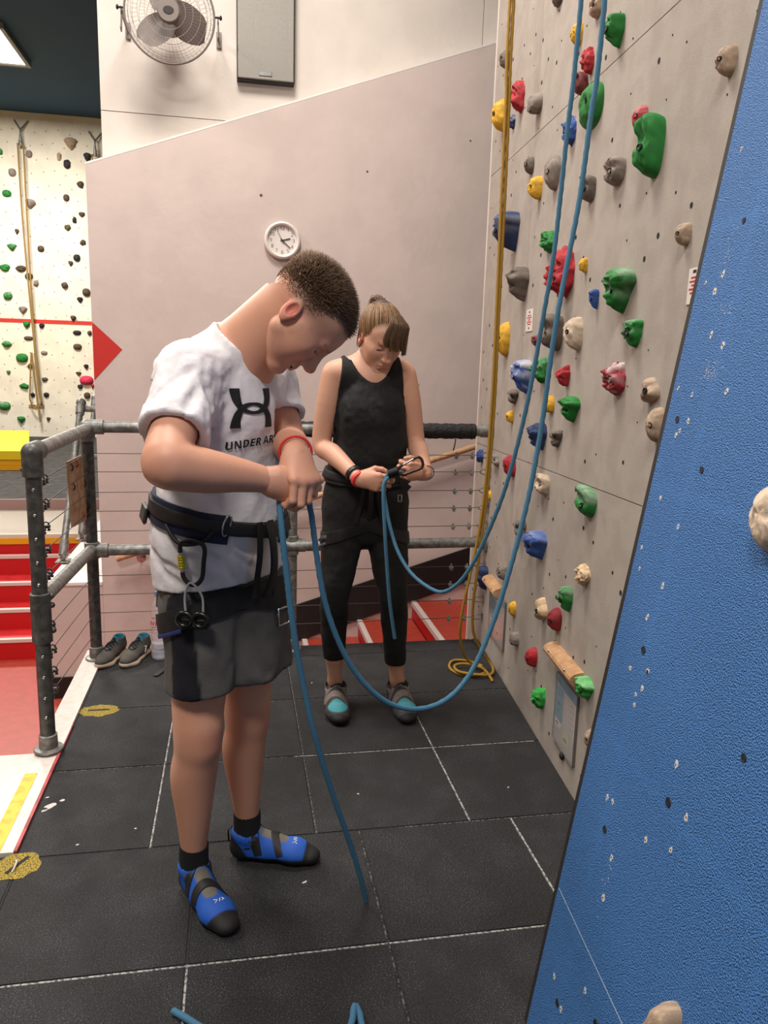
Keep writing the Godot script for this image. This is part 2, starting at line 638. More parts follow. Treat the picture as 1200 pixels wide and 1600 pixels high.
	M.hole = mat(Color(0.06, 0.055, 0.05), 0.8)
	M.steel = tri_tex(mat(Color(0.56, 0.555, 0.54), 0.45, 0.35), 3.0, noise_tex(23, 0.03, [Color(0.72, 0.72, 0.72), Color(1, 1, 1)], [0.3, 0.7], 256, 4))
	M.steel_dark = tri_tex(mat(Color(0.35, 0.35, 0.345), 0.45, 0.3), 3.0, noise_tex(24, 0.03, [Color(0.7, 0.7, 0.7), Color(1, 1, 1)], [0.3, 0.7], 256, 4))
	M.wire = mat(Color(0.33, 0.31, 0.30), 0.45, 0.7)
	M.chrome = mat(Color(0.75, 0.75, 0.75), 0.22, 1.0)
	M.foam = tri_tex(mat(Color(0.075, 0.075, 0.08), 0.7), 8.0, noise_tex(25, 0.03, [Color(0.6, 0.6, 0.6), Color(1, 1, 1)], [0.4, 0.7], 256, 4), noise_tex(26, 0.02, [], [], 256, 4, true, 8.0), 1.0)
	M.plywood = tri_tex(mat(Color(0.70, 0.56, 0.43), 0.7), 4.0, noise_tex(27, 0.01, [Color(0.86, 0.84, 0.8), Color(1, 1, 1)], [0.3, 0.7], 256, 4))
	M.wood = tri_tex(mat(Color(0.76, 0.60, 0.45), 0.5), 6.0, noise_tex(28, 0.015, [Color(0.9, 0.87, 0.84), Color(1, 1, 1)], [0.3, 0.7], 256, 4))
	M.cream_wall = tri_tex(mat(Color(0.89, 0.86, 0.785), 0.75), 1.0, noise_tex(29, 0.01, [Color(0.95, 0.95, 0.95), Color(1, 1, 1)], [0.3, 0.7], 256, 4))
	M.hall_mat = tri_tex(mat(Color(0.20, 0.195, 0.19), 0.8), 1.5, noise_tex(45, 0.02, [Color(0.55, 0.55, 0.55), Color(1, 1, 1)], [0.3, 0.7], 256, 4))
	M.hall_pink = mat(Color(0.60, 0.47, 0.45), 0.7)
	M.hall_cream = mat(Color(0.80, 0.75, 0.69), 0.6)
	M.yellow_vinyl = mat(Color(0.90, 0.76, 0.10), 0.45)
	M.orange_vinyl = mat(Color(0.86, 0.60, 0.03), 0.45)

func ceiling_light(x: float, z: float, e: float) -> void:
	var seen := z < -10.0
	var t := thing("ceiling_light", "bright square panel light on the dark blue ceiling of the far hall" if seen else ["square ceiling light over the pink wall and the climbers", "square ceiling light left of the platform", "square ceiling light above the camera", "square ceiling light over the red stair"][[-3.15, -3.6, 0.9, -7.2].find(z)], "light", Vector3(x, 5.04, z), "" if seen else "ceiling lights overhead")
	var fr := MB.new()
	for s in [-1.0, 1.0]:
		fr.box(Vector3(x + 0.59 * s, 5.04, z), Vector3(0.05, 0.07, 1.23), Basis.IDENTITY, 0.004)
		fr.box(Vector3(x, 5.04, z + 0.59 * s), Vector3(1.13, 0.07, 0.05), Basis.IDENTITY, 0.004)
	part(t, "frame", fr, mat(Color(0.5, 0.5, 0.5), 0.5))
	var df := MB.new()
	df.box(Vector3(x, 5.045, z), Vector3(1.13, 0.04, 1.13), Basis.IDENTITY, 0.002)
	var em := mat(Color(0.95, 0.94, 0.9), 0.5)
	em.emission_enabled = true
	em.emission = Color(1.0, 0.95, 0.86)
	em.emission_energy_multiplier = 3.0
	part(t, "diffuser_lamp", df, em)
	var l := AreaLight3D.new()
	l.name = "panel_light"
	l.area_size = Vector2(1.1, 1.1)
	l.light_color = Color(1.0, 0.972, 0.940)
	l.light_energy = e
	l.area_range = 40.0
	l.area_attenuation = 2.0
	l.shadow_enabled = true
	l.rotation = Vector3(-PI / 2, 0, 0)
	l.position = Vector3(0, -0.045, 0)
	t.add_child(l)

func slab(poly: Array, y0: float, y1: float) -> MB:     # polygon of (x, z) between two heights
	var mb := MB.new()
	var p := PackedVector2Array()
	for q in poly:
		p.append(Vector2(q[0], -q[1]))
	mb.prism(p, y1 - y0, Transform3D(Basis(Vector3(1, 0, 0), Vector3(0, 0, -1), Vector3(0, 1, 0)), Vector3(0, y0, 0)))
	return mb

func shell() -> void:
	# ceiling and outer walls of the hall
	var c := MB.new()
	c.box(Vector3(-2, 5.18, -5), Vector3(16, 0.2, 21), Basis.IDENTITY, 0.0)
	setlabel(setting("ceiling", c, M.ceil), "dark blue painted ceiling of the hall")
	var a := MB.new()
	a.box(Vector3(-9.1, 1.7, -5), Vector3(0.2, 7.0, 21), Basis.IDENTITY, 0.0)
	setlabel(setting("wall_left", a, M.hall_wall), "pale hall wall out of frame")
	var b := MB.new()
	b.box(Vector3(-2, 1.7, 4.6), Vector3(16, 7.0, 0.2), Basis.IDENTITY, 0.0)
	setlabel(setting("wall_front", b, M.hall_wall), "pale hall wall behind the camera")
	# white upper wall with a slanted pink wall standing before it
	var w := MB.new()
	var x0 := -0.785
	w.prism(PackedVector2Array([Vector2(x0, -1.6), Vector2(4.5, -1.6), Vector2(4.5, 2.885), Vector2(x0, 2.885)]), 0.15, Transform3D(Basis.IDENTITY, Vector3(0, 0, -5.36)))
	w.prism(PackedVector2Array([Vector2(x0, 2.889), Vector2(1.555, 2.889), Vector2(1.555, 5.0), Vector2(x0, 5.0)]), 0.152, Transform3D(Basis.IDENTITY, Vector3(0, 0, -5.36)))
	w.prism(PackedVector2Array([Vector2(1.559, 2.889), Vector2(4.5, 2.889), Vector2(4.5, 5.0), Vector2(1.559, 5.0)]), 0.152, Transform3D(Basis.IDENTITY, Vector3(0, 0, -5.36)))
	setlabel(setting("wall_back", w, M.white), "white upper wall carrying the fan and the loudspeaker")
	var p := MB.new()
	p.prism(PackedVector2Array([Vector2(-0.868, -1.6), Vector2(3.2, -1.6), Vector2(3.2, 4.013), Vector2(-0.868, 2.552)]), 0.10, Transform3D(Basis.IDENTITY, Vector3(0, 0, -5.2)))
	var pw := setting("wall_pink", p, M.pink)
	setlabel(pw, "pale pink wall with a slanting top edge behind the climbers")
	var e := MB.new()
	e.prism(PackedVector2Array([Vector2(-0.868, 2.553), Vector2(3.2, 4.014), Vector2(3.2, 4.026), Vector2(-0.868, 2.565)]), 0.1, Transform3D(Basis.IDENTITY, Vector3(0, 0, -5.199)))
	part(pw, "top_edge", e, M.cap)
	var r := MB.new()
	r.prism(PackedVector2Array([Vector2(-0.866, 1.649), Vector2(-0.695, 1.489), Vector2(-0.866, 1.297)]), 0.002, Transform3D(Basis.IDENTITY, Vector3(0, 0, -5.1)))
	setlabel(part(pw, "painted_triangle", r, M.red_paint), "red painted triangle pointing right")
	# a few screw marks in the plaster
	var k := MB.new()
	for q in [[0.156, 2.448, 0.009], [0.816, 2.632, 0.007], [1.478, 2.864, 0.006], [0.95, 1.62, 0.004], [1.02, 1.61, 0.004], [-0.50, 1.16, 0.004], [1.2, 1.32, 0.003]]:
		k.lathe(PackedVector2Array([Vector2(q[2], 0), Vector2(q[2] * 0.7, 0.003), Vector2(0, 0.003)]), Transform3D(Basis(Vector3(1, 0, 0), PI / 2), Vector3(q[0], q[1], -5.1)), 10)
	setlabel(part(pw, "screw_marks", k, mat(Color(0.36, 0.29, 0.27), 0.8)), "small dark screw marks").set_meta("kind", "stuff")
	# black skirting that follows the stair
	var s := MB.new()
	s.prism(PackedVector2Array([Vector2(-1.21, -0.80), Vector2(-0.66, -0.80), Vector2(3.0, 0.40), Vector2(3.0, 0.64), Vector2(1.58, 0.185), Vector2(0.411, -0.186), Vector2(-0.72, -0.545), Vector2(-0.86, -0.645), Vector2(-1.21, -0.645)]), 0.016, Transform3D(Basis.IDENTITY, Vector3(0, 0, -5.1)))
	setlabel(setting("baseboard_back", s, M.black), "black skirting rising with the red stair")
	# low wall beside the far stair with a white top
	var lw := slab([[-1.21, -5.1], [-0.869, -5.1], [-0.869, -7.75], [-1.21, -7.75]], -1.0, -0.02)
	var lo := setting("wall_low", lw, M.pink)
	setlabel(lo, "low pink wall end with a white painted top")
	part(lo, "top_board", slab([[-1.215, -5.095], [-0.869, -5.095], [-0.869, -7.75], [-1.215, -7.75]], -0.02, 0.0), M.cap)

func stairs() -> void:
	# lower landing between both stairs
	setlabel(setting("landing_floor", slab([[-5, -1.9], [-0.72, -1.9], [-0.72, -3.9], [-0.33, -3.9], [-0.33, -5.099], [-1.21, -5.1], [-1.21, -5.9], [-5, -5.9]], -1.0, -0.79), M.red_floor), "red painted landing floor below the platform")
	# stair rising to the right behind the railing
	var t := Node3D.new()
	t.name = "stair_right"
	add_child(t)
	t.set_meta("kind", "structure")
	setlabel(t, "red stair with white nosings rising right behind the railing")
	for i in 9:
		var x := -0.33 + 0.3835 * i
		var y := -0.69 + 0.125 * i
		part(t, "tread", slab([[x, -3.86], [x + 0.3835, -3.86], [x + 0.3835, -5.099], [x, -5.099]], y - 0.03, y), M.red_floor)
		part(t, "riser", slab([[x + 0.006, -3.86], [x + 0.03, -3.86], [x + 0.03, -5.099], [x + 0.006, -5.099]], y - 0.125, y - 0.03), M.red_riser)
		part(t, "nosing", slab([[x - 0.004, -3.86], [x + 0.03, -3.86], [x + 0.03, -5.084], [x - 0.004, -5.084]], y - 0.028, y + 0.004), M.nosing)
	# stair rising away on the left
	var u := Node3D.new()
	u.name = "stair_left"
	add_child(u)
	u.set_meta("kind", "structure")
	setlabel(u, "bright red stair with white nosings leading up to the far hall")
	var zs := [-5.82, -6.05, -6.24, -6.48, -6.56, -7.75]
	for i in 5:
		var y := -0.79 + 0.158 * (i + 1)
		var z: float = zs[i]
		var z2: float = zs[i + 1]
		part(u, "riser", slab([[-5, z], [-1.216, z], [-1.216, z - 0.02], [-5, z - 0.02]], y - 0.158, y - 0.03), M.red_riser)
		part(u, "tread", slab([[-5, z], [-1.216, z], [-1.216, z2], [-5, z2]], y - 0.03, y), M.hall_cream if i == 4 else M.red_tread)
		if i < 4:
			part(u, "nosing", slab([[-5, z + 0.006], [-1.216, z + 0.006], [-1.216, z - 0.035], [-5, z - 0.035]], y - 0.022, y + 0.003), M.nosing)
	var ys := MB.new()
	ys.box(Vector3(-3.15, -0.055, -6.556), Vector3(3.8, 0.05, 0.006), Basis.IDENTITY, 0.001)
	part(u, "yellow_stripe", ys, M.orange_vinyl)

func clip_part(parent: Node3D, called: String, poly: PackedVector2Array, clip: PackedVector2Array, y0: float, y1: float, m: Material) -> void:
	for q in Geometry2D.intersect_polygons(poly, clip):
		if q.size() < 3:
			continue
		var mb := MB.new()
		var pp := PackedVector2Array()
		for k in q:
			pp.append(Vector2(k.x, -k.y))
		# body and a bevelled rim
		var ins := Geometry2D.offset_polygon(pp, -0.0025)
		mb.prism(pp, y1 - y0 - 0.0025, Transform3D(Basis(Vector3(1, 0, 0), Vector3(0, 0, -1), Vector3(0, 1, 0)), Vector3(0, y0, 0)))
		if ins.size() == 1:
			mb.prism(ins[0], 0.0025, Transform3D(Basis(Vector3(1, 0, 0), Vector3(0, 0, -1), Vector3(0, 1, 0)), Vector3(0, y1 - 0.0025, 0)))
		part(parent, called, mb, m)

func floor_mats() -> void:
	var base := slab([[-0.72, -3.83], [1.285, -3.83], [1.08, -1.75], [1.0, -0.9], [0.9, 2.5], [-4.0, 2.5], [-4.0, -1.9], [-0.72, -1.9]], -0.9, -0.012)
	var f := setting("floor", base, M.dark_joint)
	setlabel(f, "platform floor of black speckled rubber mats with chalky joints")
	var clip := PackedVector2Array([Vector2(-0.645, -3.815), Vector2(1.275, -3.815), Vector2(1.132, -2.261), Vector2(1.05, -1.45), Vector2(0.9, 2.4), Vector2(-2.4, 2.4), Vector2(-2.4, -2.19), Vector2(-0.645, -2.19)])
	var zr := [-3.815, -3.66, -3.163, -2.668, -2.173, -1.686, -1.19, -0.70, -0.2, 0.3, 0.8, 1.3]
	var k := 0
	for i in zr.size() - 1:
		var x := (-0.265 if zr[i + 1] < -2.0 else -0.128) - 3.0
		while x < 1.4:
			var g := 0.0028
			k += 1
			clip_part(f, "mat", PackedVector2Array([Vector2(x + g, zr[i] + g), Vector2(x + 0.5 - g, zr[i] + g), Vector2(x + 0.5 - g, zr[i + 1] - g), Vector2(x + g, zr[i + 1] - g)]), clip, -0.012, 0.0, M.mats[(k * 7 + i) % 4])
			x += 0.5
	# joints filled with chalk: bright, dim or dark
	var J := [["x", -0.265, -3.30, -2.176, 1], ["x", -0.265, -3.81, -3.30, 0], ["x", 0.237, -3.81, -2.95, 0], ["x", 0.237, -2.95, -2.176, 0], ["x", 0.737, -2.95, -2.176, 1], ["x", 0.737, -3.81, -2.95, 2],
		["x", -0.128, -2.17, -1.69, 2], ["x", -0.128, -1.69, 0.0, 1], ["x", 0.371, -2.17, 0.0, 0], ["x", 0.875, -2.17, -1.69, 1], ["x", 0.875, -1.69, 0.0, 0], ["x", -0.629, -2.17, 0.0, 2],
		["z", -1.686, -1.2, 1.0, 1], ["z", -2.668, -0.64, 0.2, 0], ["z", -2.668, 0.2, 1.15, 1], ["z", -2.173, 0.5, 1.1, 0], ["z", -2.173, -0.64, 0.5, 2], ["z", -3.163, -0.64, 1.2, 0], ["z", -3.66, -0.64, 1.25, 0]]
	for j in J:
		var mb := MB.new()
		var w := 0.0056
		if j[0] == "x":
			mb.box(Vector3(j[1], -0.0068, (j[2] + j[3]) / 2), Vector3(w, 0.0104, j[3] - j[2]), Basis.IDENTITY, 0.0005)
		else:
			mb.box(Vector3((j[2] + j[3]) / 2, -0.0068, j[1]), Vector3(j[3] - j[2], 0.0104, w), Basis.IDENTITY, 0.0005)
		part(f, "joint", mb, [M.dim_joint, M.chalk_joint, M.dark_joint][j[4]])
	# white painted kerb and the pale side platform with a yellow line
	var kb := setting("trim_1", slab([[-0.735, -3.83], [-0.648, -3.83], [-0.648, -2.8], [-0.735, -2.8]], -0.85, 0.012), M.kerb)
	setlabel(kb, "white painted kerb under the railing")
	var sp := setting("floor_side", slab([[-2.4, -2.8], [-0.655, -2.8], [-0.655, -2.2], [-2.4, -2.2]], -0.85, 0.006), M.kerb)
	setlabel(sp, "worn white side platform with a yellow line")
	part(sp, "yellow_line", slab([[-0.735, -2.655], [-0.693, -2.655], [-0.693, -2.2], [-0.735, -2.2]], 0.006, 0.0075), M.yellow_paint)
	var rs := setting("trim_2", slab([[-0.655, -3.02], [-0.645, -3.02], [-0.645, -2.2], [-0.655, -2.2]], -0.01, 0.010), tri_tex(mat(Color(0.72, 0.30, 0.32), 0.6), 3.0, noise_tex(44, 0.03, [Color(0.8, 0.8, 0.8), Color(1, 1, 1)], [0.3, 0.6], 128, 3)))
	setlabel(rs, "red painted edge strip of the mats")
	# lifting slots with worn yellow paint round them
	for q in [[-0.572, -3.152, 0.078, 0.055, 0.0], [-0.63, -2.14, 0.062, 0.062, 0.3]]:
		var o := MB.new()
		var pl := PackedVector2Array()
		var nz := FastNoiseLite.new()
		nz.frequency = 1.2
		for s in 28:
			var an := TAU * s / 28
			var rr: float = 1.0 + 0.22 * nz.get_noise_2d(cos(an) * 2.0 + q[0] * 9.0, sin(an) * 2.0)
			pl.append(Vector2(cos(an) * q[2] * rr, sin(an) * q[3] * rr))
		o.prism(pl, 0.0012, Transform3D(Basis(Vector3(1, 0, 0), Vector3(0, 0, -1), Vector3(0, 1, 0)), Vector3(q[0], -0.0002, q[1])))
		part(f, "yellow_ring", o, M.worn_yellow)
		var sl := MB.new()
		sl.box(Vector3(q[0] + 0.0, 0.0012, q[1] - 0.004), Vector3(0.085, 0.002, 0.012), Basis(Vector3.UP, q[4] * 3.4), 0.0008)
		part(f, "slot", sl, M.hole)
	var hk := MB.new()
	hk.tube(smooth_path([Vector3(-0.64, 0.0, -2.16), Vector3(-0.633, 0.012, -2.15), Vector3(-0.63, 0.012, -2.13), Vector3(-0.636, 0.002, -2.11)], 8), 0.003, 6)
	part(f, "lifting_cord", hk, M.nosing)
	# chalk spills
	var ch := MB.new()
	for q in [[-0.605, -2.445, 0.020, 0.012], [-0.575, -2.475, 0.008, 0.006], [-0.62, -2.42, 0.010, 0.005], [-0.628, -2.50, 0.006, 0.004], [-0.48, -2.22, 0.005, 0.003], [-0.32, -2.28, 0.004, 0.003], [0.33, -3.33, 0.005, 0.003], [0.93, -2.35, 0.004, 0.003], [0.40, -2.38, 0.004, 0.004], [0.18, -1.95, 0.008, 0.004]]:
		var pl := PackedVector2Array()
		for s in 12:
			var an := TAU * s / 12
			var rr := 1.0 + rng.randf_range(-0.35, 0.35)
			pl.append(Vector2(cos(an) * q[2] * rr, sin(an) * q[3] * rr))
		ch.prism(pl, 0.0008, Transform3D(Basis(Vector3(1, 0, 0), Vector3(0, 0, -1), Vector3(0, 1, 0)) .rotated(Vector3.UP, 0.6), Vector3(q[0], -0.0001, q[1])))
	setlabel(part(f, "chalk_marks", ch, M.chip), "white chalk spots trodden into the mats").set_meta("kind", "stuff")

func grey_wall() -> void:
	var w := Node3D.new()
	w.name = "wall_right"
	add_child(w)
	w.set_meta("kind", "structure")
	setlabel(w, "sandy grey climbing wall with coloured holds")
	var bs := Basis(WD, Vector3.UP, WD.cross(Vector3.UP))        # z points to the room side or away
	var out := bs.z if bs.z.dot(WN) > 0 else -bs.z
	var a := wallp(0, 0.6)
	var len := (wallp(0, 4.12) - a).length()
	# three rows of panels; the joints run slightly off level as they do in the gym
	var h0 := [[-0.9, -0.9], [1.115, 1.032], [2.335, 2.425], [3.62, 3.72], [5.0, 5.0]]
	for i in 4:
		var g := 0.0016
		var mb := MB.new()
		var p := PackedVector2Array([Vector2(0, h0[i][0] + g), Vector2(len, h0[i][1] + g), Vector2(len, h0[i + 1][1] - g), Vector2(0, h0[i + 1][0] - g)])
		mb.prism(p, 0.06, Transform3D(Basis(WD, Vector3.UP, out), a - out * 0.06))
		part(w, "panel", mb, M.grey_wall)
	var back := MB.new()
	back.prism(PackedVector2Array([Vector2(-6, -0.9), Vector2(len - 0.01, -0.9), Vector2(len - 0.01, 5.0), Vector2(-6, 5.0)]), 0.05, Transform3D(Basis(WD, Vector3.UP, out), a - out * 0.112))
	part(w, "backing", back, M.trim_black)
	# pale end return of the wall towards the stair
	var er := MB.new()
	er.prism(PackedVector2Array([Vector2(0, -0.9), Vector2(0.03, -0.9), Vector2(0.03, 5), Vector2(0, 5)]), 0.11, Transform3D(Basis(WD, Vector3.UP, out), wallp(0, 4.12) - out * 0.11))
	part(w, "end_board", er, M.white)
	# bolt sockets in a loose grid (too small to tell apart singly)
	var bh := MB.new()
	var r2 := RandomNumberGenerator.new()
	r2.seed = 21
	var onw := Basis(WD, WN, WD.cross(WN))
	for i in 26:
		for j in 22:
			var dz := 1.6 + 0.098 * i + r2.randf_range(-0.03, 0.03)
			var yy := 0.10 + 0.172 * j + 0.086 * (i % 2) + r2.randf_range(-0.035, 0.035)
			if r2.randf() < 0.52:
				continue
			var rr := r2.randf_range(0.0045, 0.0075) if r2.randf() < 0.5 else r2.randf_range(0.002, 0.0035)
			bh.lathe(PackedVector2Array([Vector2(rr * 1.25, 0.0), Vector2(rr, 0.0012), Vector2(rr * 0.6, 0.0004), Vector2(0, 0.0004)]), Transform3D(onw, wallp(yy, dz, 0.0)), 9)
	setlabel(part(w, "bolt_sockets", bh, M.hole), "small dark bolt sockets").set_meta("kind", "stuff")

func blue_panel() -> void:
	var e0 := Vector3(0.628, 0, -1.396)
	var e1 := Vector3(0.974, 2.142, -1.45)
	var up := (e1 - e0) / 2.142
	var al := -WD
	var nn := Vector3(-0.98306, 0.156445, -0.09548)
	var w := Node3D.new()
	w.name = "wall_blue"
	add_child(w)
	w.set_meta("kind", "structure")
	setlabel(w, "rough textured blue slab panel leaning out near the camera")
	var xf := Transform3D(Basis(al, up, nn), e0)
	# two boards with a horizontal joint
	var rows := [[-0.2, 0.3395], [0.3425, 2.62]]
	for q in rows:
		var mb := MB.new()
		mb.prism(PackedVector2Array([Vector2(0.008, q[0]), Vector2(2.2, q[0]), Vector2(2.2, q[1]), Vector2(0.008, q[1])]), 0.03, Transform3D(xf.basis, xf.origin - nn * 0.03))
		part(w, "panel", mb, M.blue_wall)
	var jt := MB.new()
	jt.prism(PackedVector2Array([Vector2(0.01, 0.3390), Vector2(2.2, 0.3390), Vector2(2.2, 0.3430), Vector2(0.01, 0.3430)]), 0.02, Transform3D(xf.basis, xf.origin - nn * 0.0205))
	setlabel(part(w, "joint", jt, mat(Color(0.70, 0.76, 0.82), 0.8)), "pale line of the panel joint")
	var tr := MB.new()
	tr.prism(PackedVector2Array([Vector2(-0.012, -0.2), Vector2(0.008, -0.2), Vector2(0.008, 2.64), Vector2(-0.012, 2.64)]), 0.034, Transform3D(xf.basis, xf.origin - nn * 0.036))
	setlabel(part(w, "edge_trim", tr, M.trim_black), "black edge strip")
	var sd := MB.new()      # side cheek closing the wedge to the grey wall
	sd.prism(PackedVector2Array([Vector2(0.66, -0.2), Vector2(1.12, -0.2), Vector2(1.12, 2.62), Vector2(1.06, 2.62)]), 0.02, Transform3D(Basis.IDENTITY, Vector3(0, 0, -1.40)))
	part(w, "side_cheek", sd, M.trim_black)
	# bolt holes: dark socket with chipped paint round it.  along, up, socket radius, chip radius
	var pts := [[0.135, 0.925, 0.0075, 0.0], [0.165, 0.86, 0, 0.0055], [0.10, 0.875, 0, 0.0055], [0.17, 0.895, 0.004, 0.006], [0.145, 0.84, 0, 0.005], [0.15, 0.82, 0, 0.005], [0.12, 0.985, 0, 0.006], [0.15, 1.055, 0, 0.006], [0.043, 1.06, 0, 0.004], [0.03, 1.10, 0, 0.004], [0.34, 0.735, 0.008, 0.0], [0.40, 0.745, 0, 0.006], [0.335, 0.80, 0, 0.006], [0.13, 0.62, 0, 0.006], [0.155, 0.625, 0, 0.006], [0.15, 0.565, 0.007, 0.0], [0.20, 0.54, 0, 0.0065], [0.205, 0.46, 0, 0.007], [0.30, 0.64, 0, 0.006], [0.38, 0.675, 0, 0.005], [0.22, 0.275, 0, 0.0065], [0.085, 0.19, 0, 0.006], [0.125, 0.165, 0.0075, 0.0], [0.145, 0.17, 0, 0.006], [0.285, 0.265, 0.0085, 0.0], [0.31, 0.20, 0, 0.007], [0.34, 0.235, 0.005, 0.006], [0.175, 0.10, 0, 0.005], [0.285, 0.13, 0, 0.005], [0.45, 0.12, 0, 0.006],
		[0.03, 1.42, 0, 0.005], [0.055, 1.36, 0.0065, 0.004], [0.065, 1.33, 0, 0.005], [0.075, 1.34, 0, 0.005], [0.10, 1.36, 0, 0.006], [0.09, 1.41, 0, 0.005], [0.06, 1.205, 0, 0.005], [0.155, 1.17, 0, 0.005], [0.19, 1.28, 0.006, 0.004], [0.11, 1.52, 0, 0.006], [0.16, 1.50, 0, 0.007], [0.13, 1.72, 0.005, 0.004], [0.06, 1.86, 0, 0.005], [0.04, 1.62, 0, 0.004], [0.21, 1.42, 0, 0.006], [0.10, 1.63, 0, 0.006], [0.085, 1.60, 0, 0.007], [0.45, 0.42, 0.007, 0.005], [0.5, 0.9, 0.006, 0.005]]
	var ch := MB.new()
	var ho := MB.new()
	var b2 := Basis(al, nn, al.cross(nn))
	var r2 := RandomNumberGenerator.new()
	r2.seed = 5
	for q in pts:
		var c: Vector3 = e0 + al * (q[0] as float) + up * (q[1] as float)
		if q[3] > 0.0:
			var pl := PackedVector2Array()
			for s in 9:
				var an := TAU * s / 9
				var rr: float = q[3] * r2.randf_range(0.45, 1.15)
				pl.append(Vector2(cos(an) * rr, sin(an) * rr * 1.3))
			ch.prism(pl, 0.0008, Transform3D(Basis(al, up.normalized(), nn), c))
		var rad: float = q[2] if q[2] > 0.0 else q[3] * 0.22
		ho.lathe(PackedVector2Array([Vector2(rad * 1.1, 0.0), Vector2(rad, 0.0016), Vector2(rad * 0.75, 0.0009), Vector2(0, 0.0009)]), Transform3D(b2, c), 12)
	# scuffs of chalk: clusters of fine specks
	var sc := MB.new()
	for q in [[0.14, 1.45, 0.035, 0.02, 70], [0.135, 1.56, 0.035, 0.02, 24], [0.10, 1.66, 0.012, 0.05, 30], [0.43, 0.36, 0.03, 0.06, 30], [0.20, 0.50, 0.012, 0.09, 30]]:
		for k in q[4]:
			var a: float = q[0] + r2.randfn() * q[2] * 0.5
			var b: float = q[1] + r2.randfn() * q[3] * 0.5
			var z0 := r2.randf_range(0.0005, 0.0014)
			sc.prism(PackedVector2Array([Vector2(-z0, -z0 * 0.7), Vector2(z0 * r2.randf_range(0.5, 2.0), -z0 * 0.4), Vector2(z0 * 0.3, z0)]), 0.0004, Transform3D(Basis(al, up.normalized(), nn), e0 + al * a + up * b))
	setlabel(part(w, "chalk_scuffs", sc, M.chip), "white chalk specks scuffed on the blue").set_meta("kind", "stuff")
	setlabel(part(w, "paint_chips", ch, M.chip), "chips of white undercoat round bolt holes").set_meta("kind", "stuff")
	setlabel(part(w, "bolt_sockets", ho, mat(Color(0.05, 0.075, 0.11), 0.7)), "dark bolt sockets").set_meta("kind", "stuff")

func flange(mb: MB, at: Vector3, axis: Vector3, r: float, rp: float) -> void:
	var y := axis.normalized()
	var x := y.cross(Vector3(0.31, 0.5, 0.77)).normalized()
	mb.lathe(PackedVector2Array([Vector2(0, 0), Vector2(r, 0), Vector2(r, 0.006), Vector2(r * 0.94, 0.009), Vector2(rp * 1.25, 0.012), Vector2(rp * 1.22, 0.06), Vector2(rp, 0.063)]), Transform3D(Basis(x, y, x.cross(y)), at), 22)

func sleeve(mb: MB, a: Vector3, b: Vector3, r: float) -> void:
	var y := (b - a).normalized()
	var x := y.cross(Vector3(0.31, 0.52, 0.77)).normalized()
	var L := (b - a).length()
	mb.lathe(PackedVector2Array([Vector2(r * 0.8, 0), Vector2(r, 0.003), Vector2(r, L - 0.003), Vector2(r * 0.8, L)]), Transform3D(Basis(x, y, x.cross(y)), a), 20)

func clip(mb: MB, p: Vector3, dir: Vector3) -> void:       # a wire rope clip: saddle, U bolt and two nuts
	var x := dir.normalized()
	var y := Vector3.UP
	var z := x.cross(y).normalized()
	y = z.cross(x)
	var b := Basis(x, y, z)
	mb.box(p - y * 0.0045, Vector3(0.018, 0.011, 0.027), b, 0.0015)
	mb.tube(PackedVector3Array([p + z * 0.009 - y * 0.018, p + z * 0.009 + y * 0.008, p + y * 0.013, p - z * 0.009 + y * 0.008, p - z * 0.009 - y * 0.018]), 0.0032, 6)
	mb.box(p + z * 0.009 - y * 0.0165, Vector3(0.010, 0.007, 0.010), b, 0.001)
	mb.box(p - z * 0.009 - y * 0.0165, Vector3(0.010, 0.007, 0.010), b, 0.001)

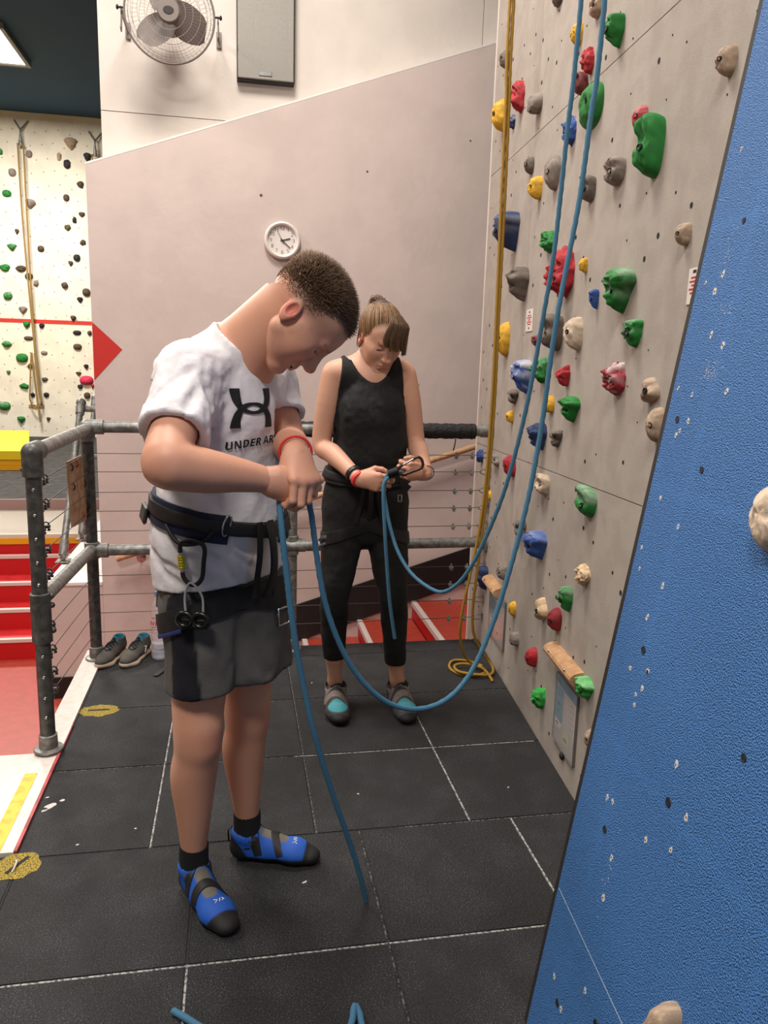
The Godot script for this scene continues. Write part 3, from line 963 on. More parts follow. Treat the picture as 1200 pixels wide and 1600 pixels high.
func railing() -> void:
	var t := thing("railing", "galvanised pipe railing with steel wires along two sides of the platform", "railing", Vector3(-0.69, 0, -3.7))
	var A := Vector3(-0.692, 0, -2.815)      # near post
	var B := Vector3(-0.672, 0, -3.715)      # corner post
	var C := Vector3(0.265, 0, -3.76)        # post behind the man
	var E := wallp(0, 3.77, 0.0)
	var R := 0.0265
	for q in [[A, 1.13, M.steel_dark, 0.012], [B, 1.135, M.steel_dark, 0.012], [C, 1.13, M.steel, 0.0]]:
		var mb := MB.new()
		var p: Vector3 = q[0]
		mb.pipe(p + Vector3.UP * 0.012, p + Vector3.UP * (q[1] as float), R, 20)
		var post := part(t, "post", mb, q[2])
		var fl := MB.new()
		flange(fl, p + Vector3.UP * (q[3] as float), Vector3.UP, 0.052, R)
		part(post, "base_flange", fl, M.steel)
	var up := Vector3.UP
	var mb := MB.new()
	mb.pipe(A + up * 1.115, B + up * 1.118, R, 20)
	part(t, "top_rail", mb, M.steel)
	mb = MB.new()
	mb.pipe(B + up * 1.128, Vector3(E.x, 1.128, E.z), R, 20)
	part(t, "top_rail", mb, M.steel)
	mb = MB.new()
	mb.pipe(A + up * 0.585, B + up * 0.555, R, 20)
	part(t, "middle_rail", mb, M.steel)
	mb = MB.new()
	mb.pipe(B + up * 0.548, Vector3(E.x, 0.548, E.z), R, 20)
	part(t, "middle_rail", mb, M.steel)
	# pipe fittings
	mb = MB.new()
	mb.ball(A + up * 1.115, Vector3(0.036, 0.036, 0.036), Basis.IDENTITY, 18, 12)
	sleeve(mb, A + up * 1.03, A + up * 1.115, 0.0355)
	sleeve(mb, A + up * 1.115, (A + up * 1.115).move_toward(B + up * 1.118, 0.075), 0.0355)
	mb.ball(A + Vector3(-0.03, 1.058, 0.012), Vector3(0.009, 0.009, 0.009))
	part(t, "elbow_fitting", mb, M.steel_dark)
	mb = MB.new()
	sleeve(mb, A + up * 0.43, A + up * 0.615, 0.035)
	for s in [0.60, 0.565, 0.47]:
		mb.ball(A + Vector3(0.036, s, -0.01), Vector3(0.011, 0.011, 0.011))
	part(t, "tee_fitting", mb, M.steel_dark)
	mb = MB.new()
	mb.ball(B + up * 1.128, Vector3(0.035, 0.035, 0.035), Basis.IDENTITY, 18, 12)
	sleeve(mb, B + up * 1.06, B + up * 1.128, 0.0345)
	sleeve(mb, B + up * 1.128, B + Vector3(0.075, 1.128, 0), 0.0345)
	part(t, "elbow_fitting", mb, M.steel)
	mb = MB.new()
	sleeve(mb, B + up * 0.51, B + up * 0.59, 0.0345)
	sleeve(mb, B + up * 0.548, B + Vector3(0.075, 0.548, 0), 0.0345)
	part(t, "tee_fitting", mb, M.steel)
	mb = MB.new()
	sleeve(mb, C + up * 0.50, C + up * 0.60, 0.034)
	sleeve(mb, C + Vector3(-0.07, 0.548, 0), C + Vector3(0.07, 0.548, 0), 0.034)
	part(t, "cross_fitting", mb, M.steel)
	for yy in [1.128, 0.548]:
		mb = MB.new()
		flange(mb, Vector3(E.x, yy, E.z), WN, 0.055, R)
		part(t, "wall_flange", mb, M.steel)
	# bolts along the near post
	for yy in [0.99, 0.90, 0.815, 0.73, 0.65, 0.385, 0.305, 0.225, 0.15]:
		mb = MB.new()
		mb.ball(A + Vector3(0.004, yy, 0.026), Vector3(0.0065, 0.0065, 0.005))
		part(t, "bolt", mb, M.chrome)
	# wires
	var ya := [1.006, 0.915, 0.833, 0.748, 0.655, 0.46, 0.363, 0.277, 0.207]
	var yb := [1.006, 0.921, 0.825, 0.735, 0.640, 0.424, 0.330, 0.240, 0.144]
	for i in 9:
		var p := A + up * (ya[i] as float)
		var q := B + up * (yb[i] as float)
		mb = MB.new()
		mb.pipe(p, q, 0.0019, 6)
		part(t, "wire", mb, M.wire)
		for s in ([0.06, 0.10, 0.14] if i in [0, 1, 4] else [0.07, 0.13]):
			mb = MB.new()
			clip(mb, p.move_toward(q, s), q - p)
			part(t, "wire_clip", mb, M.steel_dark)
		var yc: float = yb[i]
		p = B + up * yc
		q = wallp(yc, 3.755, 0.0)
		mb = MB.new()
		mb.pipe(p, q + Vector3(-0.055, 0, 0), 0.0018, 6)
		part(t, "wire", mb, M.wire)
		for s in [0.10, 0.185]:
			mb = MB.new()
			clip(mb, q + Vector3(-s, 0, 0), Vector3.RIGHT)
			part(t, "wire_clip", mb, M.steel)
		mb = MB.new()
		mb.box(q + WN * 0.003, Vector3(0.006, 0.05, 0.03), Basis(WN, Vector3.UP, WN.cross(Vector3.UP)), 0.001)
		mb.tube(smooth_path([q + Vector3(0, 0.012, 0), q + Vector3(-0.04, 0.012, 0), q + Vector3(-0.055, 0, 0), q + Vector3(-0.04, -0.012, 0), q + Vector3(0, -0.012, 0)], 14), 0.003, 7)
		part(t, "eye_plate", mb, M.steel)
	# foam padding wrapped on the top rail
	for q in [[0.895, 1.185], [0.30, 0.60]]:
		var fm := MB.new()
		var ps := PackedVector3Array()
		var rr: Array = []
		var n := 26
		for i in n + 1:
			ps.append(Vector3(lerpf(q[0], q[1], float(i) / n), 1.126, lerpf(-3.762, -3.768, float(i) / n)))
			rr.append(0.0385 + 0.0012 * sin(i * 1.7) + 0.0012 * sin(i * 0.9 + 2.0))
		fm.tube(ps, rr, 20)
		var f := part(t, "foam_padding", fm, M.foam)
		setlabel(f, "black foam sleeve on the rail")
		for x in [q[0] + 0.01, q[1] - 0.022]:
			var tp := MB.new()
			tp.tube(PackedVector3Array([Vector3(x, 1.126, -3.765), Vector3(x + 0.012, 1.126, -3.765)]), 0.0402, 18)
			part(f, "tape", tp, M.black)
	mb = MB.new()
	mb.tube(smooth_path([Vector3(1.08, 1.09, -3.74), Vector3(1.075, 1.06, -3.735), Vector3(1.07, 1.03, -3.74)], 6), 0.0035, 6)
	part(t, "loose_tie", mb, M.wire)
	# plywood board tied to the wires
	var bd := thing("plywood_board", "brown plywood board tied to the wires of the left railing", "board", Vector3(-0.68, 0.7, -3.5))
	mb = MB.new()
	mb.prism(PackedVector2Array([Vector2(-3.34, 1.016), Vector2(-3.640, 1.008), Vector2(-3.70, 0.700), Vector2(-3.375, 0.732)]), 0.008, Transform3D(Basis(Vector3(0, 0, 1), Vector3(0, 1, 0), Vector3(-1, 0, 0)), Vector3(-0.684, 0, 0)))
	part(bd, "board", mb, M.plywood)
	for q in [[0.985, -3.50, 1], [0.985, -3.39, 0], [0.90, -3.41, 0], [0.745, -3.58, 1], [0.76, -3.69, 0], [0.875, -3.655, 0]]:
		mb = MB.new()
		mb.tube(smooth_path([Vector3(-0.681, q[0] - 0.014, q[1]), Vector3(-0.674, q[0], q[1] + 0.004), Vector3(-0.681, q[0] + 0.016, q[1] + 0.002)], 6), 0.0025, 6)
		part(bd, "tie", mb, M.red_paint if q[2] == 1 else M.trim_black)

# ---------------------------------------------------------------- far hall
func far_hall() -> void:
	var w := MB.new()
	w.box(Vector3(-5.0, 2.0, -13.7), Vector3(8.2, 6.3, 0.2), Basis.IDENTITY, 0.0)
	var fw := setting("wall_far", w, M.cream_wall)
	setlabel(fw, "brightly lit cream climbing wall of the far hall")
	w = MB.new()
	w.box(Vector3(-5.0, 1.956, -13.598), Vector3(8.2, 0.062, 0.006), Basis.IDENTITY, 0.001)
	setlabel(part(fw, "red_line", w, M.red_paint), "red line painted across the cream wall")
	var dots := MB.new()
	var r2 := RandomNumberGenerator.new()
	r2.seed = 3
	for i in 14:
		for j in 24:
			var x := -4.1 + 0.165 * i + 0.08 * (j % 2)
			dots.lathe(PackedVector2Array([Vector2(0.011, 0), Vector2(0.009, 0.003), Vector2(0, 0.003)]), Transform3D(Basis(Vector3(1, 0, 0), PI / 2), Vector3(x + r2.randf_range(-0.01, 0.01), 0.2 + 0.2 * j + 0.03 * (i % 3), -13.6)), 6)
	part(fw, "bolt_sockets", dots, mat(Color(0.60, 0.55, 0.50), 0.8)).set_meta("kind", "stuff")
	var dirty := MB.new()
	dirty.box(Vector3(-3.23, 0.60, -13.597), Vector3(0.24, 0.05, 0.03), Basis.IDENTITY, 0.006)
	setlabel(part(fw, "wooden_strip", dirty, M.plywood), "short wooden strip at the foot of the wall")
	# floor of the hall
	setlabel(setting("floor_hall", slab([[-5.0, -6.6], [-1.216, -6.6], [-1.216, -7.75], [-0.9, -7.75], [-0.9, -13.8], [-9.2, -13.8], [-9.2, -6.6]], -0.4, 0.0), M.hall_cream), "cream floor strip of the far hall")
	setlabel(setting("floor_hall_side", slab([[-9.2, -1.9], [-5.0, -1.9], [-5.0, -6.6], [-9.2, -6.6]], -1.0, -0.79), M.red_floor), "red floor out of frame")
	setlabel(setting("floor_hall_near", slab([[-9.2, 4.7], [-4.0, 4.7], [-4.0, -1.9], [-9.2, -1.9]], -1.0, -0.02), M.hall_cream), "pale floor out of frame")
	var hm := thing("landing_mat", "dark grey landing mat with a pinkish front edge under the cream wall", "mat", Vector3(-4, 0, -10))
	part(hm, "top_cover", slab([[-8.9, -7.66], [-0.95, -7.66], [-0.95, -13.58], [-8.9, -13.58]], 0.012, 0.1), M.hall_mat)
	part(hm, "front_edge", slab([[-8.9, -7.63], [-0.95, -7.63], [-0.95, -7.66], [-8.9, -7.66]], 0.0, 0.1), M.hall_pink)
	var yb := thing("foam_block", "yellow vinyl foam block lying on the dark mat at far left", "mat", Vector3(-3, 0.1, -10))
	part(yb, "top_cover", slab([[-4.6, -9.58], [-2.385, -9.58], [-3.02, -12.2], [-5.0, -12.2]], 0.225, 0.326), M.yellow_vinyl)
	part(yb, "middle_band", slab([[-4.6, -9.59], [-2.39, -9.59], [-3.025, -12.2], [-5.0, -12.2]], 0.16, 0.222), M.orange_vinyl)
	part(yb, "lower_band", slab([[-4.6, -9.58], [-2.40, -9.58], [-3.03, -12.2], [-5.0, -12.2]], 0.101, 0.157), M.orange_vinyl)
	# hanging ropes with their anchors
	var rm := mat(Color(0.55, 0.44, 0.24), 0.8)
	var k := 0
	for q in [[-3.22, 4.93, 0.62], [-2.14, 4.85, 2.0]]:
		var t := thing("hanging_rope", ["tan doubled climbing rope hanging down the cream far wall", "tan rope at the right edge of the cream wall above the pink wall"][k], "rope", Vector3(q[0], q[2], -13.5))
		k += 1
		var mb := MB.new()
		var a := Vector3(q[0] - 0.015, q[1] - 0.33, -13.48)
		mb.tube(smooth_path([a + Vector3(-0.03, 0, 0), a + Vector3(-0.02, -1.2, 0), a + Vector3(0.05, -3.0, 0.01), Vector3(a.x + 0.08, q[2] + 0.2, -13.5), Vector3(a.x + 0.11, q[2], -13.52)], 24), 0.013, 6)
		part(t, "strand", mb, rm)
		mb = MB.new()
		mb.tube(smooth_path([a + Vector3(0.05, 0, 0), a + Vector3(0.045, -1.2, 0), a + Vector3(0.06, -2.9, 0.02), Vector3(a.x + 0.10, q[2] + 0.5, -13.47)], 24), 0.013, 6)
		part(t, "strand", mb, rm)
		if k == 1:
			mb = MB.new()
			mb.tube(smooth_path([Vector3(-3.235, 1.46, -13.47), Vector3(-3.30, 0.7, -13.5), Vector3(-3.22, 0.55, -13.5), Vector3(-3.13, 0.66, -13.48), Vector3(-3.19, 1.45, -13.47)], 30), 0.012, 6)
			mb.tube(smooth_path([Vector3(-3.225, 1.46, -13.45), Vector3(-3.20, 0.9, -13.48), Vector3(-3.16, 0.35, -13.5)], 16), 0.014, 6)
			part(t, "coil", mb, rm)
		mb = MB.new()
		for s in [-1.0, 1.0]:
			mb.tube(PackedVector3Array([Vector3(q[0] + 0.10 * s, q[1] + 0.02, -13.58), Vector3(q[0], q[1] - 0.13, -13.50), Vector3(q[0], q[1] - 0.2, -13.48)]), 0.012, 6)
		mb.tube(PackedVector3Array([Vector3(q[0], q[1] - 0.18, -13.48), Vector3(q[0], q[1] - 0.36, -13.48)]), [0.012, 0.035], 8)
		part(t, "anchor_chain", mb, M.steel)
	# inclined handrail pipes on the low wall
	var hr := thing("stair_handrail", "galvanised inclined pipes of the stair handrail on the low white topped wall", "railing", Vector3(-1.24, 0, -6))
	var i := 0
	for q in [[Vector3(-1.215, 0.012, -5.62), Vector3(-1.178, 1.085, -6.32)], [Vector3(-1.215, 0.012, -6.32), Vector3(-1.19, 1.085, -7.02)]]:
		var a: Vector3 = q[0]
		var b: Vector3 = q[1]
		var mb := MB.new()
		mb.pipe(a + Vector3.UP * 0.05, b, 0.024, 14)
		part(hr, "inclined_pipe", mb, M.steel)
		mb = MB.new()
		mb.box(a + Vector3.UP * 0.002, Vector3(0.09, 0.008, 0.11), Basis.IDENTITY, 0.002)
		mb.box(a + Vector3.UP * 0.035, Vector3(0.03, 0.06, 0.05), Basis.IDENTITY, 0.008)
		sleeve(mb, a + Vector3(0, 0.04, -0.005), (a + Vector3.UP * 0.05).move_toward(b, 0.11), 0.031)
		part(hr, "swivel_foot", mb, M.steel)
		mb = MB.new()
		mb.ball(b, Vector3(0.038, 0.038, 0.038))
		sleeve(mb, b.move_toward(a, 0.1), b, 0.033)
		mb.pipe(b + Vector3(0, -0.045, 0), b + Vector3(0.32, -0.05, 0.0), 0.023, 12)
		if i == 0:
			mb.pipe(b + Vector3(0.02, -0.40, 0.15), b + Vector3(0.30, -0.40, 0.15), 0.023, 12)
		part(hr, "top_fitting", mb, M.steel)
		i += 1

func wall_fittings() -> void:
	# --- wall fan
	var c := Vector3(-0.352, 3.318, -4.88)
	var fan := thing("wall_fan", "grey three blade wall fan in a round wire cage", "fan", Vector3(-0.35, 3.3, -5.2))
	var fm := mat(Color(0.45, 0.41, 0.39), 0.45, 0.1)
	var cagem := mat(Color(0.62, 0.59, 0.57), 0.4, 0.2)
	var fb := Basis(Vector3(1, 0, 0), 0.10)
	var mb := MB.new()
	var ring := PackedVector3Array()
	for i in 48:
		ring.append(c + fb * Vector3(cos(TAU * i / 48) * 0.243, sin(TAU * i / 48) * 0.243, 0))
	mb.tube(ring, 0.006, 8, false, true)
	part(fan, "outer_ring", mb, fm)
	for side in [1.0, -1.0]:
		mb = MB.new()
		for rr in [0.05, 0.09, 0.13, 0.17, 0.205, 0.225]:
			var pr := PackedVector3Array()
			for i in 40:
				pr.append(c + fb * Vector3(cos(TAU * i / 40) * rr, sin(TAU * i / 40) * rr, side * 0.075 * (1.0 - pow(rr / 0.243, 3.0))))
			mb.tube(pr, 0.0011, 4, false, true)
		for i in 56:
			var an := TAU * i / 56
			var pr := PackedVector3Array()
			for k in 7:
				var rr := lerpf(0.045, 0.243, k / 6.0)
				pr.append(c + fb * Vector3(cos(an + k * 0.02) * rr, sin(an + k * 0.02) * rr, side * 0.075 * (1.0 - pow(rr / 0.243, 3.0))))
			mb.tube(pr, 0.0007, 3, false)
		part(fan, "cage_front" if side > 0 else "cage_rear", mb, cagem)
	mb = MB.new()
	var zb := Basis(Vector3(1, 0, 0), PI / 2 + 0.10)
	mb.lathe(PackedVector2Array([Vector2(0, 0.088), Vector2(0.055, 0.088), Vector2(0.062, 0.08), Vector2(0.062, 0.066), Vector2(0, 0.066)]), Transform3D(zb, c), 28)
	var hub := part(fan, "front_cap", mb, fm)
	mb = MB.new()
	mb.lathe(PackedVector2Array([Vector2(0.024, 0.088), Vector2(0.022, 0.0915), Vector2(0, 0.0915)]), Transform3D(zb.scaled_local(Vector3(1.2, 1, 0.85)), c), 20)
	part(hub, "badge", mb, mat(Color(0.10, 0.05, 0.05), 0.4))
	mb = MB.new()
	mb.lathe(PackedVector2Array([Vector2(0, 0.03), Vector2(0.04, 0.03), Vector2(0.045, 0.02), Vector2(0.045, -0.03), Vector2(0.07, -0.05), Vector2(0.07, -0.17), Vector2(0.05, -0.2), Vector2(0, -0.2)]), Transform3D(zb, c), 24)
	part(fan, "motor", mb, fm)
	for b in 3:
		mb = MB.new()
		var g: Array = []
		var an: float = [deg_to_rad(-127), deg_to_rad(-12), deg_to_rad(112)][b]
		for i in 9:
			var t := i / 8.0
			var rr := lerpf(0.03, 0.205, t)
			var wd := 0.036 + 0.052 * sin(PI * min(t * 0.62 + 0.25, 1.0))
			if t > 0.9:
				wd *= 0.75
			var row: Array = []
			for k in 7:
				var s := k / 6.0 - 0.5
				var q := Vector3(rr, s * 2.0 * wd - 0.03 * t, s * 0.085 * (1.0 - 0.4 * t)).rotated(Vector3(0, 0, 1), an)
				row.append(c + fb * q)
			g.append(row)
		mb.sheet(g)
		part(fan, "blade", mb, fm)
	for s in [-1.0, 1.0]:
		mb = MB.new()
		var pv := c + Vector3(s * 0.252, 0.012, 0)
		var pb := Basis(Vector3(0, 0, 1), 0.0)
		mb.box(pv + Vector3(s * 0.010, -0.05, -0.03), Vector3(0.007, 0.135, 0.035), Basis(Vector3(1, 0, 0), -0.42), 0.002)
		mb.box(pv + Vector3(s * 0.010, 0.0, -0.17), Vector3(0.007, 0.035, 0.30), Basis.IDENTITY, 0.002)
		mb.box(pv + Vector3(s * 0.010, 0.0, -0.318), Vector3(0.03, 0.09, 0.008), Basis.IDENTITY, 0.002)
		part(fan, "bracket", mb, fm)
	for s in [-1.0, 1.0]:
		mb = MB.new()
		mb.pipe(c + Vector3(s * 0.245, 0.012, 0), c + Vector3(s * 0.285, 0.012, 0), 0.006, 8)
		mb.ball(c + Vector3(s * 0.278, 0.012, 0), Vector3(0.008, 0.013, 0.013))
		part(fan, "pivot_knob", mb, M.black)
	# --- loudspeaker
	var sp := thing("loudspeaker", "tall loudspeaker with grey metal grille set on the white wall", "loudspeaker", Vector3(0.187, 3.11, -5.2))
	mb = MB.new()
	mb.box(Vector3(0.187, 3.48, -5.175), Vector3(0.346, 0.74, 0.066), Basis.IDENTITY, 0.004)
	part(sp, "cabinet", mb, M.black)
	mb = MB.new()
	mb.box(Vector3(0.187, 3.48, -5.138), Vector3(0.334, 0.728, 0.012), Basis.IDENTITY, 0.004)
	var gm := tri_tex(mat(Color(0.66, 0.645, 0.61), 0.6), 5.0, noise_tex(51, 0.16, [Color(0.74, 0.74, 0.74), Color(1, 1, 1)], [0.35, 0.6], 512, 1, false, 1.0, FastNoiseLite.TYPE_CELLULAR))
	var gr := part(sp, "grille", mb, gm)
	mb = MB.new()
	mb.box(Vector3(0.184, 3.148, -5.130), Vector3(0.078, 0.025, 0.006), Basis.IDENTITY, 0.002)
	part(gr, "badge", mb, M.chrome)
	# --- clock
	var cc := Vector3(0.286, 2.186, -5.1)
	var ck := thing("wall_clock", "round white wall clock with black numerals above the climbers", "clock", cc)
	var cb := Basis(Vector3(1, 0, 0), PI / 2)
	mb = MB.new()
	mb.lathe(PackedVector2Array([Vector2(0.108, 0), Vector2(0.113, 0.01), Vector2(0.113, 0.026), Vector2(0.109, 0.038), Vector2(0.100, 0.043), Vector2(0.091, 0.038), Vector2(0.088, 0.022)]), Transform3D(cb, cc), 48)
	part(ck, "rim", mb, mat(Color(0.86, 0.83, 0.80), 0.3))
	mb = MB.new()
	mb.lathe(PackedVector2Array([Vector2(0.089, 0.022), Vector2(0, 0.022)]), Transform3D(cb, cc), 40)
	var face := part(ck, "face", mb, mat(Color(0.86, 0.82, 0.80), 0.5))
	var ink := mat(Color(0.13, 0.11, 0.11), 0.5)
	for h in 12:
		var num := 12 if h == 0 else h
		var an := TAU * h / 12.0
		var tx := text_mb(str(num), 0.021)
		var o := MB.new()
		o.col = Color.WHITE
		for q in tx:
			o.flat(cc + Vector3(q[0].x + sin(an) * 0.071, q[0].y + cos(an) * 0.071, 0.0225), cc + Vector3(q[1].x + sin(an) * 0.071, q[1].y + cos(an) * 0.071, 0.0225), cc + Vector3(q[2].x + sin(an) * 0.071, q[2].y + cos(an) * 0.071, 0.0225), Vector3(0, 0, 1))
		part(face, "numeral", o, ink)
	for q in [[75.0, 0.052, 0.0032, 0.012, 0.026], [132.0, 0.068, 0.0026, 0.014, 0.028], [-29.0, 0.066, 0.0012, 0.024, 0.030]]:
		mb = MB.new()
		var an := deg_to_rad(q[0])
		var d := Vector3(sin(an), cos(an), 0)
		mb.box(cc + d * ((q[1] - q[3]) / 2.0) + Vector3(0, 0, q[4]), Vector3(q[2] * 2.0, q[1] + q[3], 0.0012), Basis(d.cross(Vector3(0, 0, 1)), d, Vector3(0, 0, 1)), 0.0003)
		part(ck, "hand", mb, ink)
	mb = MB.new()
	mb.lathe(PackedVector2Array([Vector2(0.005, 0.022), Vector2(0.005, 0.032), Vector2(0, 0.032)]), Transform3D(cb, cc), 12)
	part(ck, "spindle", mb, ink)
	# --- wooden handrail on the pink wall
	var wr := thing("wooden_handrail", "round wooden handrail sloping up along the pink wall", "handrail", Vector3(0, 0.5, -5.05))
	mb = MB.new()
	mb.pipe(Vector3(-0.763, 0.172, -5.025), Vector3(2.3, 1.14, -5.025), 0.0205, 16)
	part(wr, "rail", mb, M.wood)
	for x in [-0.62, 0.9, 2.1]:
		var yy: float = 0.172 + (x + 0.763) * 0.316
		mb = MB.new()
		mb.tube(smooth_path([Vector3(x, yy - 0.018, -5.025), Vector3(x, yy - 0.05, -5.03), Vector3(x, yy - 0.055, -5.06), Vector3(x, yy - 0.05, -5.10)], 10), 0.006, 8)
		mb.lathe(PackedVector2Array([Vector2(0.03, 0), Vector2(0.03, 0.004), Vector2(0.012, 0.012), Vector2(0, 0.012)]), Transform3D(cb, Vector3(x, yy - 0.05, -5.1)), 16)
		part(wr, "bracket", mb, M.chrome)

# triangles of a text as arrays of three 2D points, centred; the height is that of capitals
func text_mb(s: String, size: float, font := "Droid Sans", bold := false) -> Array:
	var f := SystemFont.new()
	f.font_names = PackedStringArray([font])
	if bold:
		f.font_weight = 700
	var tm := TextMesh.new()
	tm.text = s
	tm.font = f
	tm.font_size = 64
	tm.pixel_size = size / 46.0
	tm.depth = 0.0
	tm.curve_step = 4.0
	var a := tm.get_mesh_arrays()
	var v: PackedVector3Array = a[Mesh.ARRAY_VERTEX]
	var idx: PackedInt32Array = a[Mesh.ARRAY_INDEX] if a[Mesh.ARRAY_INDEX] != null else PackedInt32Array(range(v.size()))
	var o: Array = []
	for i in range(0, idx.size(), 3):
		o.append([Vector2(v[idx[i]].x, v[idx[i]].y), Vector2(v[idx[i + 1]].x, v[idx[i + 1]].y), Vector2(v[idx[i + 2]].x, v[idx[i + 2]].y)])
	return o

# ---------------------------------------------------------------- climbing holds
const HC := {
	"gd": Color(0.40, 0.36, 0.325), "grey": Color(0.52, 0.475, 0.44), "tan": Color(0.66, 0.57, 0.485), "cream": Color(0.78, 0.70, 0.61), "cream2": Color(0.80, 0.69, 0.55),
	"green": Color(0.10, 0.46, 0.17), "greenb": Color(0.22, 0.66, 0.27), "yellow": Color(0.82, 0.63, 0.17), "red": Color(0.66, 0.13, 0.17), "redd": Color(0.50, 0.10, 0.14), "redc": Color(0.62, 0.16, 0.20), "redbrown": Color(0.46, 0.20, 0.20),
	"navy": Color(0.13, 0.20, 0.36), "blue": Color(0.18, 0.31, 0.58), "bluew": Color(0.22, 0.34, 0.60),
	"purple": Color(0.17, 0.14, 0.16), "brown": Color(0.30, 0.24, 0.19), "black": Color(0.11, 0.10, 0.11), "olive": Color(0.34, 0.31, 0.16), "pink": Color(0.80, 0.17, 0.30)}

# w, h, d in metres; ax right, up, out; returns body mesh and [bolt position, bolt direction]
func hold_mesh(type: String, col: Color, chalk: float, w: float, h: float, d: float, at: Vector3, ax: Vector3, out: Vector3, tilt: float, sd: int, seg := 34, rings := 14) -> Array:
	var up := out.cross(ax)
	if up.y < 0:
		up = -up
	var nz := FastNoiseLite.new()
	nz.seed = sd * 13 + 1
	nz.frequency = 1.0
	nz.fractal_octaves = 3
	var r2 := RandomNumberGenerator.new()
	r2.seed = sd
	var tl := deg_to_rad(tilt)
	var ph := r2.randf() * TAU
	var lean := r2.randf_range(-0.15, 0.15)
	var oy := 0.0
	var prof := 0.75
	match type:
		"wedge": oy = 0.18; prof = 0.65
		"jug": oy = 0.30; prof = 0.55
		"bar": prof = 0.5
		"dome": oy = r2.randf_range(-0.05, 0.12); prof = 0.8
		"rock": oy = r2.randf_range(-0.05, 0.15); prof = 0.7
	var P: Array = []
	var C: Array = []
	for i in rings + 1:
		var t := float(i) / rings
		var rad := pow(cos(t * PI / 2), prof) if i < rings else 0.0
		var hh := pow(sin(t * PI / 2), 1.0 if type != "bar" else 0.8)
		var row: Array = []
		var crow: Array = []
		for s in seg:
			var a := TAU * s / seg
			var ca := cos(a)
			var sa := sin(a)
			var q: Vector2
			match type:
				"wedge":
					q = Vector2(ca * (0.66 + 0.36 * sa), sa * (0.82 if sa > 0 else 1.0))
					q.x *= 1.0 + 0.10 * sin(a * 3.0 + ph)
				"jug":
					var e := pow(pow(absf(ca), 3.0) + pow(absf(sa), 3.0), -1.0 / 3.0)
					q = Vector2(ca, sa) * e
					q.x *= 0.88 + 0.14 * sa
				"bar":
					q = Vector2(ca * 0.62, sa)
				"lobes":
					q = Vector2(ca, sa) * (0.86 + 0.14 * cos(3.0 * a + ph))
				"rock":
					q = Vector2(ca, sa) * (0.92 + 0.25 * nz.get_noise_2d(ca * 1.3, sa * 1.3))
				_:
					var e2 := pow(pow(absf(ca), 2.4) + pow(absf(sa), 2.4), -1.0 / 2.4)
					q = Vector2(ca, sa) * e2
			q *= rad
			if type == "jug":                     # a hollow grip behind the upper lip
				var g := exp(-pow((q.y - 0.05) * 3.2, 2.0)) * (1.0 - absf(q.x) * 0.6)
				hh = pow(sin(t * PI / 2), 0.6) * (1.0 - 0.36 * g)
			var z := hh * d
			if type == "lobes":
				z *= 0.78 + 0.30 * cos(3.0 * a + ph) * rad
			var size: float = min(w, h)
			var nn := nz.get_noise_3d(q.x * 1.4 + 3.0, q.y * 1.4, hh * 1.2)
			if type == "rock":
				z *= 1.0 + 0.55 * nn
				q *= 1.0 + 0.20 * nz.get_noise_3d(q.x * 2.2, q.y * 2.2, hh * 2.2 + 7.0)
			elif type == "wedge":
				z *= 1.0 + 0.18 * nn + 0.06 * sin(q.y * 8.0 + q.x * 3.0 + ph)
				q.x *= 1.0 + 0.06 * sin(q.y * 9.0 + ph)
			else:
				z *= 1.0 + 0.16 * nn
			var fine := nz.get_noise_3d(q.x * 3.2 + 11.0, q.y * 3.2, hh * 1.5)
			var crag: float = {"wedge": 0.12, "rock": 0.14, "jug": 0.07, "lobes": 0.06, "bar": 0.04, "dome": 0.04}[type]
			z += crag * fine * size * (0.25 + 0.75 * hh)
			q *= 1.0 + crag * 0.35 * nz.get_noise_3d(q.x * 3.0, q.y * 3.0 + 9.0, hh * 1.2)
			q.y += oy * hh * (1.0 if type != "wedge" else 1.0)
			q.x += lean * hh
			var qq := Vector2(q.x * w * 0.5, q.y * h * 0.5).rotated(tl)
			row.append(at + ax * qq.x + up * qq.y + out * z)
			var cn := col
			var f := 0.82 + 0.30 * (nz.get_noise_3d(q.x * 3.0, q.y * 3.0, 5.0) + 0.5)
			cn = Color(cn.r * f, cn.g * f, cn.b * f).srgb_to_linear()
			if chalk > 0.0:
				var cw := clampf((nz.get_noise_3d(q.x * 2.0, q.y * 2.0 - 1.0, 1.0) * 1.6 + q.y * 0.9) * chalk, 0.0, 0.75)
				cn = cn.lerp(Color(0.72, 0.70, 0.70), cw)
			crow.append(cn)
		P.append(row)
		C.append(crow)
	var mb := MB.new()
	var N: Array = []
	for i in rings + 1:
		var row: Array = []
		for s in seg:
			var du: Vector3 = P[i][(s + 1) % seg] - P[i][(s - 1 + seg) % seg]
			var dv: Vector3 = P[min(i + 1, rings)][s] - P[max(i - 1, 0)][s]
			var nn := du.cross(dv).normalized()
			if i == rings or nn == Vector3.ZERO:
				nn = out
			if nn.dot(P[i][s] - at + out * 0.001) < 0:
				nn = -nn
			row.append(nn)
		N.append(row)
